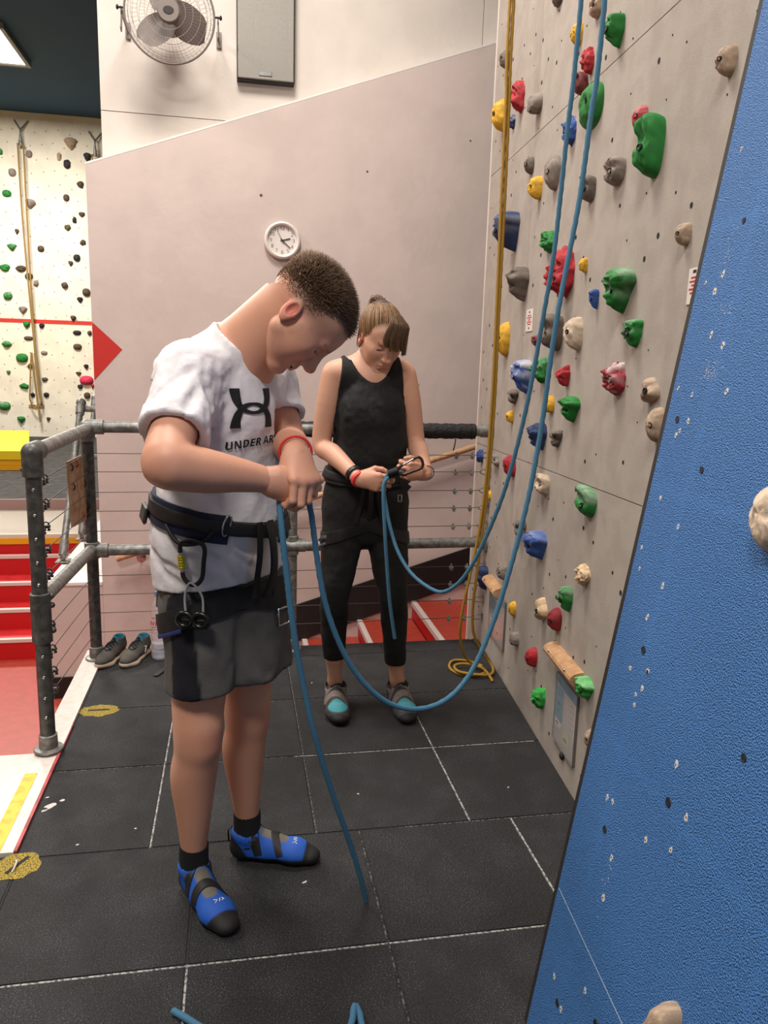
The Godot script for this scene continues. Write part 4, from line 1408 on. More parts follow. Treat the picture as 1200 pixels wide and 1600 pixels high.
	for i in rings:
		for s in seg:
			var s2 := (s + 1) % seg
			var pts := [[i, s], [i, s2], [i + 1, s2], [i + 1, s]]
			for t in [[0, 1, 2], [0, 2, 3]]:
				if i == rings - 1 and t[1] == 2:
					continue
				var k := mb.v.size()
				mb.tri(P[pts[t[0]][0]][pts[t[0]][1]], P[pts[t[1]][0]][pts[t[1]][1]], P[pts[t[2]][0]][pts[t[2]][1]], N[pts[t[0]][0]][pts[t[0]][1]], N[pts[t[1]][0]][pts[t[1]][1]], N[pts[t[2]][0]][pts[t[2]][1]])
				for m in 3:
					# colours follow the vertex that tri() put there
					for j in 3:
						if mb.v[k + m] == P[pts[t[j]][0]][pts[t[j]][1]]:
							mb.c[k + m] = C[pts[t[j]][0]][pts[t[j]][1]]
	var bi := int(rings * 0.80)
	var bs_ := 0 if type in ["dome", "bar", "lobes"] else int(seg * 0.92)
	return [mb, P[bi][bs_], N[bi][bs_]]

func climbing_hold(label: String, group: String, type: String, colname: String, w: float, h: float, d: float, at: Vector3, ax: Vector3, out: Vector3, tilt: float, sd: int, small := false) -> void:
	var chalk := 0.0
	if colname == "bluew" or colname == "redc":
		chalk = 1.0
	elif colname in ["green", "red", "blue", "navy", "greenb"] and sd % 2 == 0:
		chalk = 0.22
	var r := hold_mesh(type, HC[colname], chalk, w, h, d, at, ax, out, tilt, sd, 14 if small else 34, 6 if small else 14)
	var t := thing("climbing_hold", label, "climbing hold", at, group)
	part(t, "body", r[0], M.hold)
	if not small and min(w, h) > 0.03:
		var mb := MB.new()
		var nn: Vector3 = (r[2] + out * 0.6).normalized()
		var x := nn.cross(Vector3.UP).normalized()
		var rr: float = clampf(min(w, h) * 0.10, 0.0045, 0.0080)
		mb.lathe(PackedVector2Array([Vector2(rr * 1.25, -0.004), Vector2(rr * 1.2, 0.0010), Vector2(rr, 0.0014), Vector2(rr * 0.85, -0.0006), Vector2(0, -0.0006)]), Transform3D(Basis(x, nn, x.cross(nn)), r[1]), 12)
		part(t, "bolt", mb, M.bolt)

func holds() -> void:
	M.hold = vmat(0.72)
	tri_tex(M.hold, 9.0, null, noise_tex(61, 0.09, [], [], 512, 3, true, 5.0), 0.5)
	M.bolt = mat(Color(0.085, 0.075, 0.07), 0.5, 0.4)
	var k := 0
	for q in GREY_HOLDS:
		k += 1
		climbing_hold(q[8], "holds bolted to the grey wall", q[5], q[6], q[2], q[3], q[4], wallp(q[0], q[1], -0.002), -WD, WN, q[7], k)
	for q in FAR_HOLDS:
		k += 1
		climbing_hold(q[5], "holds on the cream far wall", ["dome", "wedge", "rock"][k % 3], q[4], q[2] * 1.08, q[3] * 1.08, min(q[2], q[3]) * 0.55, Vector3(q[0], q[1], -13.601), Vector3.RIGHT, Vector3(0, 0, 1), 0.0, k, true)
	# two holds on the blue panel
	var nn := Vector3(-0.98306, 0.156445, -0.09548)
	climbing_hold("cream hold with a steel bolt at the right frame edge on the blue panel", "holds on the blue panel", "dome", "cream", 0.10, 0.105, 0.045, Vector3(0.790, 1.240, -0.985) - nn * 0.002, -WD, nn, 0.0, 301)
	climbing_hold("tan finger shaped hold at the bottom of the blue panel", "holds on the blue panel", "dome", "tan", 0.050, 0.12, 0.04, Vector3(0.652, 0.440, -0.922) - nn * 0.002, -WD, nn, -12.0, 302)
	# wooden rails
	for q in [[0.432, 2.40, 0.30, 0.055, 0.05, "near wooden rail hold bolted above the near route board"], [0.393, 3.48, 0.25, 0.055, 0.05, "far wooden rail hold bolted above the far route board"]]:
		var t := thing("wooden_rail_hold", q[5], "climbing hold", wallp(q[0], q[1]))
		var mb := MB.new()
		var pf := PackedVector2Array()
		for i in 9:
			var a := -PI / 2 + PI * i / 8.0
			pf.append(Vector2(cos(a) * q[4], sin(a) * q[3] / 2 * 0.98))
		pf.append(Vector2(-0.001, q[3] / 2))
		pf.append(Vector2(-0.001, -q[3] / 2))
		mb.prism(pf, q[2], Transform3D(Basis(WN, Vector3.UP, WD), wallp(q[0], q[1]) - WD * (q[2] / 2.0)))
		part(t, "block", mb, M.wood)
		mb = MB.new()
		for s in [-0.3, 0.3]:
			mb.ball(wallp(q[0] + 0.012, q[1], q[4] * 0.93) + WD * (q[2] * s), Vector3(0.005, 0.005, 0.005))
		part(t, "screws", mb, M.chrome)
	# dark rubber knob low on the wall
	var kn := thing("rubber_knob", "small black round knob low on the grey wall", "knob", wallp(0.085, 2.385))
	var kb := MB.new()
	var onw := Basis(WD, WN, WD.cross(WN))
	kb.lathe(PackedVector2Array([Vector2(0.013, 0), Vector2(0.014, 0.006), Vector2(0.010, 0.012), Vector2(0.006, 0.010), Vector2(0, 0.010)]), Transform3D(onw, wallp(0.085, 2.385)), 16)
	part(kn, "body", kb, M.black)
	# route boards and small signs on the wall: along (distance -z), height
	board([2.492, 0.362], 0.222, 0.252, "near route board in a clear holder low on the grey wall", true)
	board([3.576, 0.372], 0.30, 0.235, "far route board in a clear holder by the yellow rope", false)
	for q in [[3.19, 1.648, 0.10, 0.092, "small white warning sign with red print between the ropes"], [1.752, 1.655, 0.06, 0.085, "white warning sign with red print half behind the blue panel"]]:
		var t := thing("warning_sign", q[4], "sign", wallp(q[1], q[0]))
		var mb := MB.new()
		var o := wallp(q[1], q[0], 0.0)
		var bs := Basis(-WD, Vector3.UP, WN)
		mb.box(o + WN * 0.0015, Vector3(q[2], q[3], 0.003), bs, 0.0008)
		part(t, "plate", mb, mat(Color(0.85, 0.82, 0.80), 0.5))
		var tx := MB.new()
		var lw := [0.05, 0.07, 0.035, 0.07, 0.05]
		for i in 5:
			var ww: float = lw[i] * (q[2] as float) / 0.10
			tx.box(o + WN * 0.0033 + Vector3.UP * (0.020 - 0.009 * i), Vector3(ww, 0.0042, 0.0006), bs, 0.0001)
		var dk := MB.new()
		for yy in [0.034, -0.032]:
			dk.box(o + WN * 0.0033 + Vector3.UP * yy, Vector3(0.016, 0.007, 0.0006), bs, 0.0001)
		part(t, "dark_print", dk, M.black).set_meta("kind", "stuff")
		part(t, "print", tx, M.red_paint).set_meta("kind", "stuff")

func board(at: Array, w: float, h: float, label: String, near: bool) -> void:
	var bs := Basis(-WD, Vector3.UP, WN)
	var o := wallp(at[1], at[0], 0.0)                       # top corner at the far end
	var t := thing("route_board", label, "sign", o)
	var mb := MB.new()
	var ct := o + -WD * (w / 2) + Vector3.DOWN * (h / 2)
	mb.box(ct + WN * 0.003, Vector3(w, h, 0.006), bs, 0.001)
	part(t, "backing", mb, mat(Color(0.74, 0.70, 0.68), 0.35))
	var bluep := mat(Color(0.33, 0.56, 0.66), 0.5)
	var inkb := mat(Color(0.16, 0.30, 0.42), 0.6)
	var line := mat(Color(0.62, 0.55, 0.56), 0.6)
	prn(t, o, w, h, 0.01, 0.97, 0.01, 0.15, bluep, "header")
	prn(t, o, w, h, 0.01, 0.37, 0.17, 0.66, bluep, "side_column")
	prn(t, o, w, h, 0.40, 0.97, 0.17, 0.66, mat(Color(0.80, 0.75, 0.74), 0.5), "table")
	for i in 5:
		prn(t, o, w, h, 0.42, 0.44, 0.22 + 0.085 * i, 0.25 + 0.085 * i, line, "mark", 0.0068)
		prn(t, o, w, h, 0.72, 0.86, 0.22 + 0.085 * i, 0.235 + 0.085 * i, line, "mark", 0.0068)
	prn(t, o, w, h, 0.10, 0.22, 0.27, 0.29, inkb, "mark", 0.0068)
	prn(t, o, w, h, 0.10, 0.26, 0.40, 0.43, inkb, "mark", 0.0068)
	prn(t, o, w, h, 0.12, 0.20, 0.52, 0.54, inkb, "mark", 0.0068)
	prn(t, o, w, h, 0.06, 0.34, 0.68, 0.76, mat(Color(0.88, 0.87, 0.85), 0.5), "ticket", 0.0068)
	prn(t, o, w, h, 0.10, 0.22, 0.70, 0.73, M.black, "mark", 0.0074)
	prn(t, o, w, h, 0.48, 0.74, 0.70, 0.88, mat(Color(0.80, 0.79, 0.62), 0.5), "ticket", 0.0068)
	prn(t, o, w, h, 0.52, 0.66, 0.80, 0.83, M.black, "mark", 0.0074)
	var sc := MB.new()
	var q := o + -WD * (0.14 * w) + Vector3.DOWN * (0.075 * h) + WN * 0.0074
	var pr := PackedVector3Array()
	for i in 16:
		var a := TAU * i / 16.0
		pr.append(q + -WD * (cos(a) * 0.012) + Vector3.UP * (sin(a) * 0.009))
	sc.tube(pr, 0.0011, 5, false, true)
	sc.tube(PackedVector3Array([q + Vector3.UP * 0.004, q - WD * 0.016 - Vector3.UP * 0.012]), 0.0011, 5)
	part(t, "written_mark", sc, inkb)
	# clear front with grey edges
	var fr := MB.new()
	for e in [[-0.005, 1.005, -0.012, 0.0], [-0.005, 1.005, 1.0, 1.012], [-0.012, 0.0, 0.0, 1.0], [1.0, 1.012, 0.0, 1.0]]:
		fr.box(o + -WD * ((e[0] + e[1]) / 2 * w) + Vector3.DOWN * ((e[2] + e[3]) / 2 * h) + WN * 0.005, Vector3((e[1] - e[0]) * w, (e[3] - e[2]) * h, 0.010), bs, 0.0008)
	part(t, "frame", fr, mat(Color(0.45, 0.42, 0.40), 0.4, 0.3))
	var gl := MB.new()
	gl.box(ct + WN * 0.0115, Vector3(w, h, 0.0015), bs, 0.0003)
	var gm := mat(Color(0.95, 0.95, 0.95, 0.10), 0.12)
	gm.transparency = BaseMaterial3D.TRANSPARENCY_ALPHA
	setlabel(part(t, "clear_cover", gl, gm), "clear acrylic cover")

func prn(t: Node3D, o: Vector3, w: float, h: float, x0: float, x1: float, y0: float, y1: float, m: Material, called: String, z := 0.0062) -> void:
	var b := MB.new()
	b.box(o + -WD * ((x0 + x1) / 2 * w) + Vector3.DOWN * ((y0 + y1) / 2 * h) + WN * z, Vector3((x1 - x0) * w, (y1 - y0) * h, 0.0006), Basis(-WD, Vector3.UP, WN), 0.0001)
	part(t, called, b, m)

# holds of the grey wall: height, distance, width, height, depth, shape, colour, tilt, label
const GREY_HOLDS := [
	[2.824, 3.049, 0.088, 0.058, 0.029, "dome", "gd", 0, "small dark grey hold cut off by the top edge of the photo"],
	[2.603, 2.594, 0.082, 0.055, 0.033, "jug", "tan", 10, "tan grey cup shaped hold behind the right blue rope at the very top"],
	[2.456, 2.385, 0.095, 0.102, 0.051, "wedge", "green", 0, "green ribbed wedge hold just below the topmost tan cup hold"],
	[2.591, 2.770, 0.047, 0.072, 0.037, "dome", "yellow", -8, "small yellow knob hold behind the left blue rope near the top"],
	[2.458, 2.630, 0.049, 0.086, 0.035, "rock", "red", 8, "upright red hold touching the brownish red hold below it"],
	[2.405, 2.689, 0.111, 0.080, 0.040, "bar", "redbrown", 35, "slanting brownish red hold between the two blue ropes"],
	[2.299, 2.571, 0.171, 0.136, 0.048, "dome", "green", 0, "large round dimpled green hold behind the right blue rope"],
	[2.899, 3.870, 0.065, 0.081, 0.042, "dome", "gd", 0, "small dark grey knob left of the yellow rope, highest by the wall edge"],
	[2.632, 3.541, 0.090, 0.139, 0.049, "rock", "red", 12, "narrow red hold beside the grey bar shaped hold"],
	[2.516, 3.246, 0.128, 0.086, 0.051, "bar", "grey", -75, "grey saddle shaped bar hold right of the narrow red hold"],
	[2.647, 3.855, 0.099, 0.147, 0.068, "dome", "yellow", -5, "yellow hold with bolt hole, highest yellow one behind the yellow rope"],
	[2.565, 3.667, 0.043, 0.066, 0.021, "rock", "navy", 0, "tiny dark blue hold just right of the yellow rope"],
	[2.281, 2.776, 0.070, 0.097, 0.039, "rock", "blue", 10, "slim blue hold behind the left blue rope under the brownish red one"],
	[2.141, 2.148, 0.057, 0.069, 0.034, "dome", "red", 15, "small dark red hold touching the top of the tall green hold"],
	[2.036, 2.039, 0.094, 0.151, 0.063, "jug", "green", 0, "tall bright green hold with flat front, right of all ropes"],
	[2.125, 1.682, 0.038, 0.063, 0.038, "dome", "tan", -10, "tan round hold with bolt, farthest right at the top near the blue panel"],
	[2.035, 2.301, 0.111, 0.074, 0.044, "jug", "grey", 0, "grey two lipped hold left of the tall green hold"],
	[2.033, 2.533, 0.079, 0.077, 0.039, "jug", "gd", 0, "dark grey grooved hold right of the right blue rope"],
	[2.289, 3.305, 0.067, 0.068, 0.034, "dome", "gd", 0, "small dark grey hold above the round yellow hold"],
	[2.176, 2.939, 0.080, 0.124, 0.049, "dome", "grey", -12, "smooth oval grey hold left of the left blue rope"],
	[2.169, 3.155, 0.055, 0.091, 0.054, "dome", "yellow", 0, "round yellow hold with bolt hole below a small grey hold"],
	[2.062, 3.509, 0.148, 0.189, 0.104, "wedge", "navy", 0, "large dark blue ribbed hold partly behind the yellow rope"],
	[1.931, 2.952, 0.127, 0.085, 0.034, "rock", "green", -15, "small green hold touching the top of the big red hold"],
	[1.783, 1.815, 0.041, 0.055, 0.033, "dome", "tan", -5, "tan round hold with bolt above the white sign by the blue panel"],
	[1.787, 2.704, 0.119, 0.180, 0.075, "rock", "red", 0, "biggest red hold, crossed by the right blue rope"],
	[1.794, 2.533, 0.029, 0.050, 0.028, "dome", "yellow", 0, "small yellow knob just right of the biggest red hold"],
	[1.811, 3.295, 0.147, 0.155, 0.077, "wedge", "gd", 0, "grey brown pointed hold above the small white sign"],
	[1.686, 2.184, 0.200, 0.142, 0.064, "wedge", "green", 0, "biggest dark green hold with cracked ledge"],
	[1.676, 2.404, 0.043, 0.069, 0.030, "wedge", "blue", 5, "small blue hold left of the biggest dark green hold"],
	[1.557, 2.066, 0.122, 0.086, 0.039, "wedge", "green", 8, "lobed green hold under the biggest dark green hold"],
	[1.578, 2.786, 0.131, 0.128, 0.070, "jug", "gd", 0, "dark grey jug hold with deep scoop behind the right blue rope"],
	[1.570, 2.552, 0.072, 0.113, 0.054, "dome", "cream", 5, "cream rounded hold with bolt beside the dark grey jug"],
	[1.581, 3.565, 0.105, 0.161, 0.052, "dome", "yellow", 0, "tall yellow hold leaning on the yellow rope"],
	[1.559, 3.039, 0.053, 0.053, 0.026, "rock", "redbrown", 0, "tiny brownish red hold behind the left blue rope"],
	[1.418, 3.159, 0.137, 0.157, 0.071, "wedge", "bluew", 0, "blue hold with chalky white top left of the left blue rope"],
	[1.445, 2.922, 0.126, 0.103, 0.046, "rock", "green", 0, "bright green knobbly hold between the blue ropes"],
	[1.427, 2.638, 0.047, 0.079, 0.040, "rock", "red", -8, "small red ribbed hold right of the right blue rope"],
	[1.424, 2.161, 0.096, 0.101, 0.045, "rock", "redc", 0, "red hold with chalked top, alone at right centre"],
	[1.399, 1.923, 0.087, 0.075, 0.037, "lobes", "tan", 0, "tan three bump hold nearest above the rounded tan hold by the blue panel"],
	[1.313, 1.868, 0.059, 0.094, 0.038, "dome", "tan", 0, "tall tan hold with two holes touching the blue panel edge"],
	[1.326, 3.351, 0.114, 0.076, 0.038, "lobes", "gd", 0, "grey brown knuckle hold under the chalky blue hold"],
	[1.316, 2.805, 0.104, 0.069, 0.035, "bar", "yellow", 50, "yellow slanting hold behind the right blue rope"],
	[1.316, 2.545, 0.150, 0.100, 0.050, "wedge", "green", 0, "green fan ribbed hold below the small red ribbed hold"],
	[1.229, 3.380, 0.041, 0.057, 0.034, "dome", "yellow", 0, "small yellow knob under the grey brown knuckle hold"],
	[1.189, 2.881, 0.105, 0.119, 0.060, "wedge", "navy", 0, "dark blue hold caught behind the right blue rope"],
	[1.199, 2.698, 0.105, 0.070, 0.035, "lobes", "gd", 20, "grey brown double lobed hold right of the dark blue one"],
	[0.976, 3.961, 0.059, 0.077, 0.032, "rock", "blue", 0, "small blue hold at the wall edge beside the railing post"],
	[0.998, 3.625, 0.106, 0.071, 0.035, "lobes", "grey", 0, "pale grey knuckle hold just right of the yellow rope"],
	[1.012, 3.304, 0.073, 0.101, 0.051, "dome", "red", 5, "small red oval hold on the left blue rope"],
	[1.001, 2.817, 0.122, 0.081, 0.041, "jug", "cream", 0, "cream hooked hold right of the right blue rope"],
	[0.803, 3.730, 0.044, 0.053, 0.032, "dome", "yellow", 0, "tiny yellow knob right of the yellow rope under the railing padding"],
	[1.023, 2.319, 0.127, 0.094, 0.047, "jug", "green", -10, "green notched hold alone under the slanting panel joint"],
	[0.773, 3.090, 0.133, 0.090, 0.045, "lobes", "gd", 0, "grey hold just above the blue beaked hold"],
	[0.767, 2.806, 0.176, 0.125, 0.069, "wedge", "blue", 10, "blue beaked hold right of the right blue rope"],
	[0.785, 2.303, 0.084, 0.071, 0.035, "rock", "cream2", -20, "sandy cream hold above the right green rough hold"],
	[0.659, 2.436, 0.073, 0.101, 0.045, "wedge", "green", 0, "rough green hold under the sandy cream hold"],
	[0.374, 3.709, 0.103, 0.143, 0.054, "wedge", "navy", 0, "dark blue ribbed hold low by the railing post"],
	[0.509, 3.342, 0.076, 0.086, 0.043, "dome", "grey", 0, "small pale grey hold above the far wooden rail"],
	[0.390, 3.140, 0.053, 0.067, 0.031, "dome", "yellow", 0, "small yellow hold, lowest yellow one on the grey wall"],
	[0.525, 2.714, 0.077, 0.102, 0.047, "lobes", "cream2", 0, "cream square topped hold beside the dark red block"],
	[0.544, 2.545, 0.076, 0.086, 0.043, "dome", "redd", -10, "dark red rounded block hold beside the cream one"],
	[0.274, 3.070, 0.103, 0.069, 0.034, "bar", "grey", -60, "pale grey sausage shaped hold low on the grey wall"],
	[0.299, 2.791, 0.059, 0.085, 0.042, "dome", "red", -15, "red oval hold, lowest red one on the grey wall"],
	[0.428, 2.200, 0.116, 0.085, 0.042, "wedge", "greenb", 0, "bright green shell hold overlapping the near route board"],
	[0.186, 2.656, 0.061, 0.094, 0.042, "rock", "greenb", -15, "bright green ridged hold low left of the near route board"],
	[0.283, 2.138, 0.036, 0.063, 0.027, "dome", "tan", 0, "tan hold almost hidden by the blue panel, lowest of the wall"],
]
# holds of the far wall: x, y, width, height, colour, label
const FAR_HOLDS := [
	[-2.509, 4.674, 0.234, 0.185, "tan", "highest tan hold right of the hanging rope on the cream wall"],
	[-2.698, 4.474, 0.074, 0.127, "tan", "second highest tan hold right of the hanging rope on the cream wall"],
	[-3.135, 4.478, 0.088, 0.107, "grey", "highest grey hold right of the hanging rope on the cream wall"],
	[-3.159, 3.748, 0.214, 0.146, "grey", "second highest grey hold right of the hanging rope on the cream wall"],
	[-3.134, 2.547, 0.082, 0.097, "grey", "third highest grey hold right of the hanging rope on the cream wall"],
	[-3.068, 1.462, 0.097, 0.058, "grey", "fourth highest grey hold right of the hanging rope on the cream wall"],
	[-2.269, 4.487, 0.146, 0.156, "purple", "highest dark purple hold right of the hanging rope on the cream wall"],
	[-2.587, 4.369, 0.107, 0.140, "purple", "second highest dark purple hold right of the hanging rope on the cream wall"],
	[-3.394, 4.192, 0.107, 0.113, "grey", "highest grey hold left of the hanging rope on the cream wall"],
	[-3.351, 2.128, 0.160, 0.117, "grey", "second highest grey hold left of the hanging rope on the cream wall"],
	[-2.399, 4.079, 0.107, 0.101, "brown", "highest brown hold right of the hanging rope on the cream wall"],
	[-2.618, 3.871, 0.088, 0.101, "brown", "second highest brown hold right of the hanging rope on the cream wall"],
	[-2.398, 3.634, 0.132, 0.082, "brown", "third highest brown hold right of the hanging rope on the cream wall"],
	[-2.395, 3.209, 0.093, 0.078, "brown", "fourth highest brown hold right of the hanging rope on the cream wall"],
	[-3.037, 3.080, 0.097, 0.090, "brown", "fifth highest brown hold right of the hanging rope on the cream wall"],
	[-2.598, 2.880, 0.097, 0.082, "brown", "sixth highest brown hold right of the hanging rope on the cream wall"],
	[-2.703, 2.537, 0.107, 0.101, "brown", "seventh highest brown hold right of the hanging rope on the cream wall"],
	[-2.378, 2.443, 0.117, 0.117, "brown", "eighth highest brown hold right of the hanging rope on the cream wall"],
	[-2.595, 2.027, 0.117, 0.093, "brown", "ninth highest brown hold right of the hanging rope on the cream wall"],
	[-2.354, 1.801, 0.074, 0.078, "brown", "tenth highest brown hold right of the hanging rope on the cream wall"],
	[-2.551, 1.575, 0.127, 0.090, "brown", "eleventh highest brown hold right of the hanging rope on the cream wall"],
	[-2.555, 1.144, 0.107, 0.068, "brown", "twelfth highest brown hold right of the hanging rope on the cream wall"],
	[-3.076, 1.038, 0.093, 0.068, "brown", "thirteenth highest brown hold right of the hanging rope on the cream wall"],
	[-2.433, 0.791, 0.097, 0.093, "brown", "fourteenth highest brown hold right of the hanging rope on the cream wall"],
	[-3.055, 0.393, 0.082, 0.068, "brown", "fifteenth highest brown hold right of the hanging rope on the cream wall"],
	[-3.543, 4.479, 0.058, 0.097, "green", "highest green hold left of the hanging rope on the cream wall"],
	[-3.492, 3.877, 0.127, 0.101, "green", "second highest green hold left of the hanging rope on the cream wall"],
	[-3.462, 3.084, 0.171, 0.117, "green", "third highest green hold left of the hanging rope on the cream wall"],
	[-3.587, 2.767, 0.156, 0.107, "green", "fourth highest green hold left of the hanging rope on the cream wall"],
	[-3.565, 2.336, 0.127, 0.113, "green", "fifth highest green hold left of the hanging rope on the cream wall"],
	[-3.311, 1.903, 0.146, 0.113, "green", "sixth highest green hold left of the hanging rope on the cream wall"],
	[-3.625, 1.581, 0.146, 0.101, "green", "seventh highest green hold left of the hanging rope on the cream wall"],
	[-3.409, 1.371, 0.171, 0.132, "green", "eighth highest green hold left of the hanging rope on the cream wall"],
	[-3.626, 1.138, 0.088, 0.068, "green", "ninth highest green hold left of the hanging rope on the cream wall"],
	[-3.398, 0.922, 0.140, 0.090, "green", "tenth highest green hold left of the hanging rope on the cream wall"],
	[-3.716, 0.593, 0.171, 0.132, "green", "eleventh highest green hold left of the hanging rope on the cream wall"],
	[-3.476, 0.377, 0.156, 0.117, "green", "twelfth highest green hold left of the hanging rope on the cream wall"],
	[-2.511, 3.541, 0.068, 0.101, "black", "highest black hold right of the hanging rope on the cream wall"],
	[-2.500, 2.971, 0.101, 0.101, "black", "second highest black hold right of the hanging rope on the cream wall"],
	[-2.482, 2.322, 0.117, 0.093, "black", "third highest black hold right of the hanging rope on the cream wall"],
	[-3.082, 1.891, 0.088, 0.078, "black", "fourth highest black hold right of the hanging rope on the cream wall"],
	[-2.546, 1.799, 0.121, 0.070, "black", "fifth highest black hold right of the hanging rope on the cream wall"],
	[-2.432, 1.261, 0.097, 0.082, "black", "sixth highest black hold right of the hanging rope on the cream wall"],
	[-2.537, 0.934, 0.088, 0.074, "black", "seventh highest black hold right of the hanging rope on the cream wall"],
	[-3.069, 0.785, 0.082, 0.074, "black", "eighth highest black hold right of the hanging rope on the cream wall"],
	[-2.341, 0.515, 0.068, 0.055, "black", "ninth highest black hold right of the hanging rope on the cream wall"],
	[-2.617, 3.426, 0.093, 0.093, "olive", "highest olive hold right of the hanging rope on the cream wall"],
	[-3.237, 2.650, 0.117, 0.093, "olive", "second highest olive hold right of the hanging rope on the cream wall"],
	[-3.377, 3.319, 0.082, 0.090, "brown", "highest brown hold left of the hanging rope on the cream wall"],
	[-3.348, 2.763, 0.156, 0.097, "brown", "second highest brown hold left of the hanging rope on the cream wall"],
	[-3.294, 1.686, 0.136, 0.062, "brown", "third highest brown hold left of the hanging rope on the cream wall"],
	[-3.281, 0.601, 0.088, 0.055, "brown", "fourth highest brown hold left of the hanging rope on the cream wall"],
	[-3.293, 1.245, 0.088, 0.082, "olive", "only olive hold left of the hanging rope on the cream wall"],
	[-2.431, 1.037, 0.204, 0.140, "pink", "only pink hold right of the hanging rope on the cream wall"],
	[-2.343, 0.942, 0.062, 0.088, "red", "only red hold right of the hanging rope on the cream wall"],
	[-3.277, 0.782, 0.068, 0.074, "black", "only black hold left of the hanging rope on the cream wall"],
]

# ---------------------------------------------------------------- ropes and loose things
# a braided kernmantle rope: core tube with a helical relief
func rope_mesh(pts: Array, r: float, n: int, sides := 10, twist := 0.018) -> MB:
	var p := smooth_path(pts, n)
	var mb := MB.new()
	var side := (p[1] - p[0]).cross(Vector3(0.3, 0.4, 0.86)).normalized()
	var rows: Array = []
	var L := 0.0
	for i in p.size():
		var t := (p[min(i + 1, p.size() - 1)] - p[max(i - 1, 0)]).normalized()
		side = (side - t * side.dot(t)).normalized()
		var bn := t.cross(side)
		if i > 0:
			L += (p[i] - p[i - 1]).length()
		var row: Array = []
		for s in sides + 1:
			var a := TAU * s / sides
			var k := 1.0 + 0.05 * sin(a * 3.0 + L / twist * TAU) + 0.05 * sin(a * 3.0 - L / twist * TAU)
			var dd := side * cos(a) + bn * sin(a)
			row.append([p[i] + dd * (r * k), dd])
		rows.append(row)
	mb.grid(rows)
	for e in [0, p.size() - 1]:
		var out := (p[0] - p[1]).normalized() if e == 0 else (p[p.size() - 1] - p[p.size() - 2]).normalized()
		for s in sides:
			mb.tri(p[e] + out * r * 0.5, rows[e][s][0], rows[e][s + 1][0], out, rows[e][s][1], rows[e][s + 1][1])
	return mb

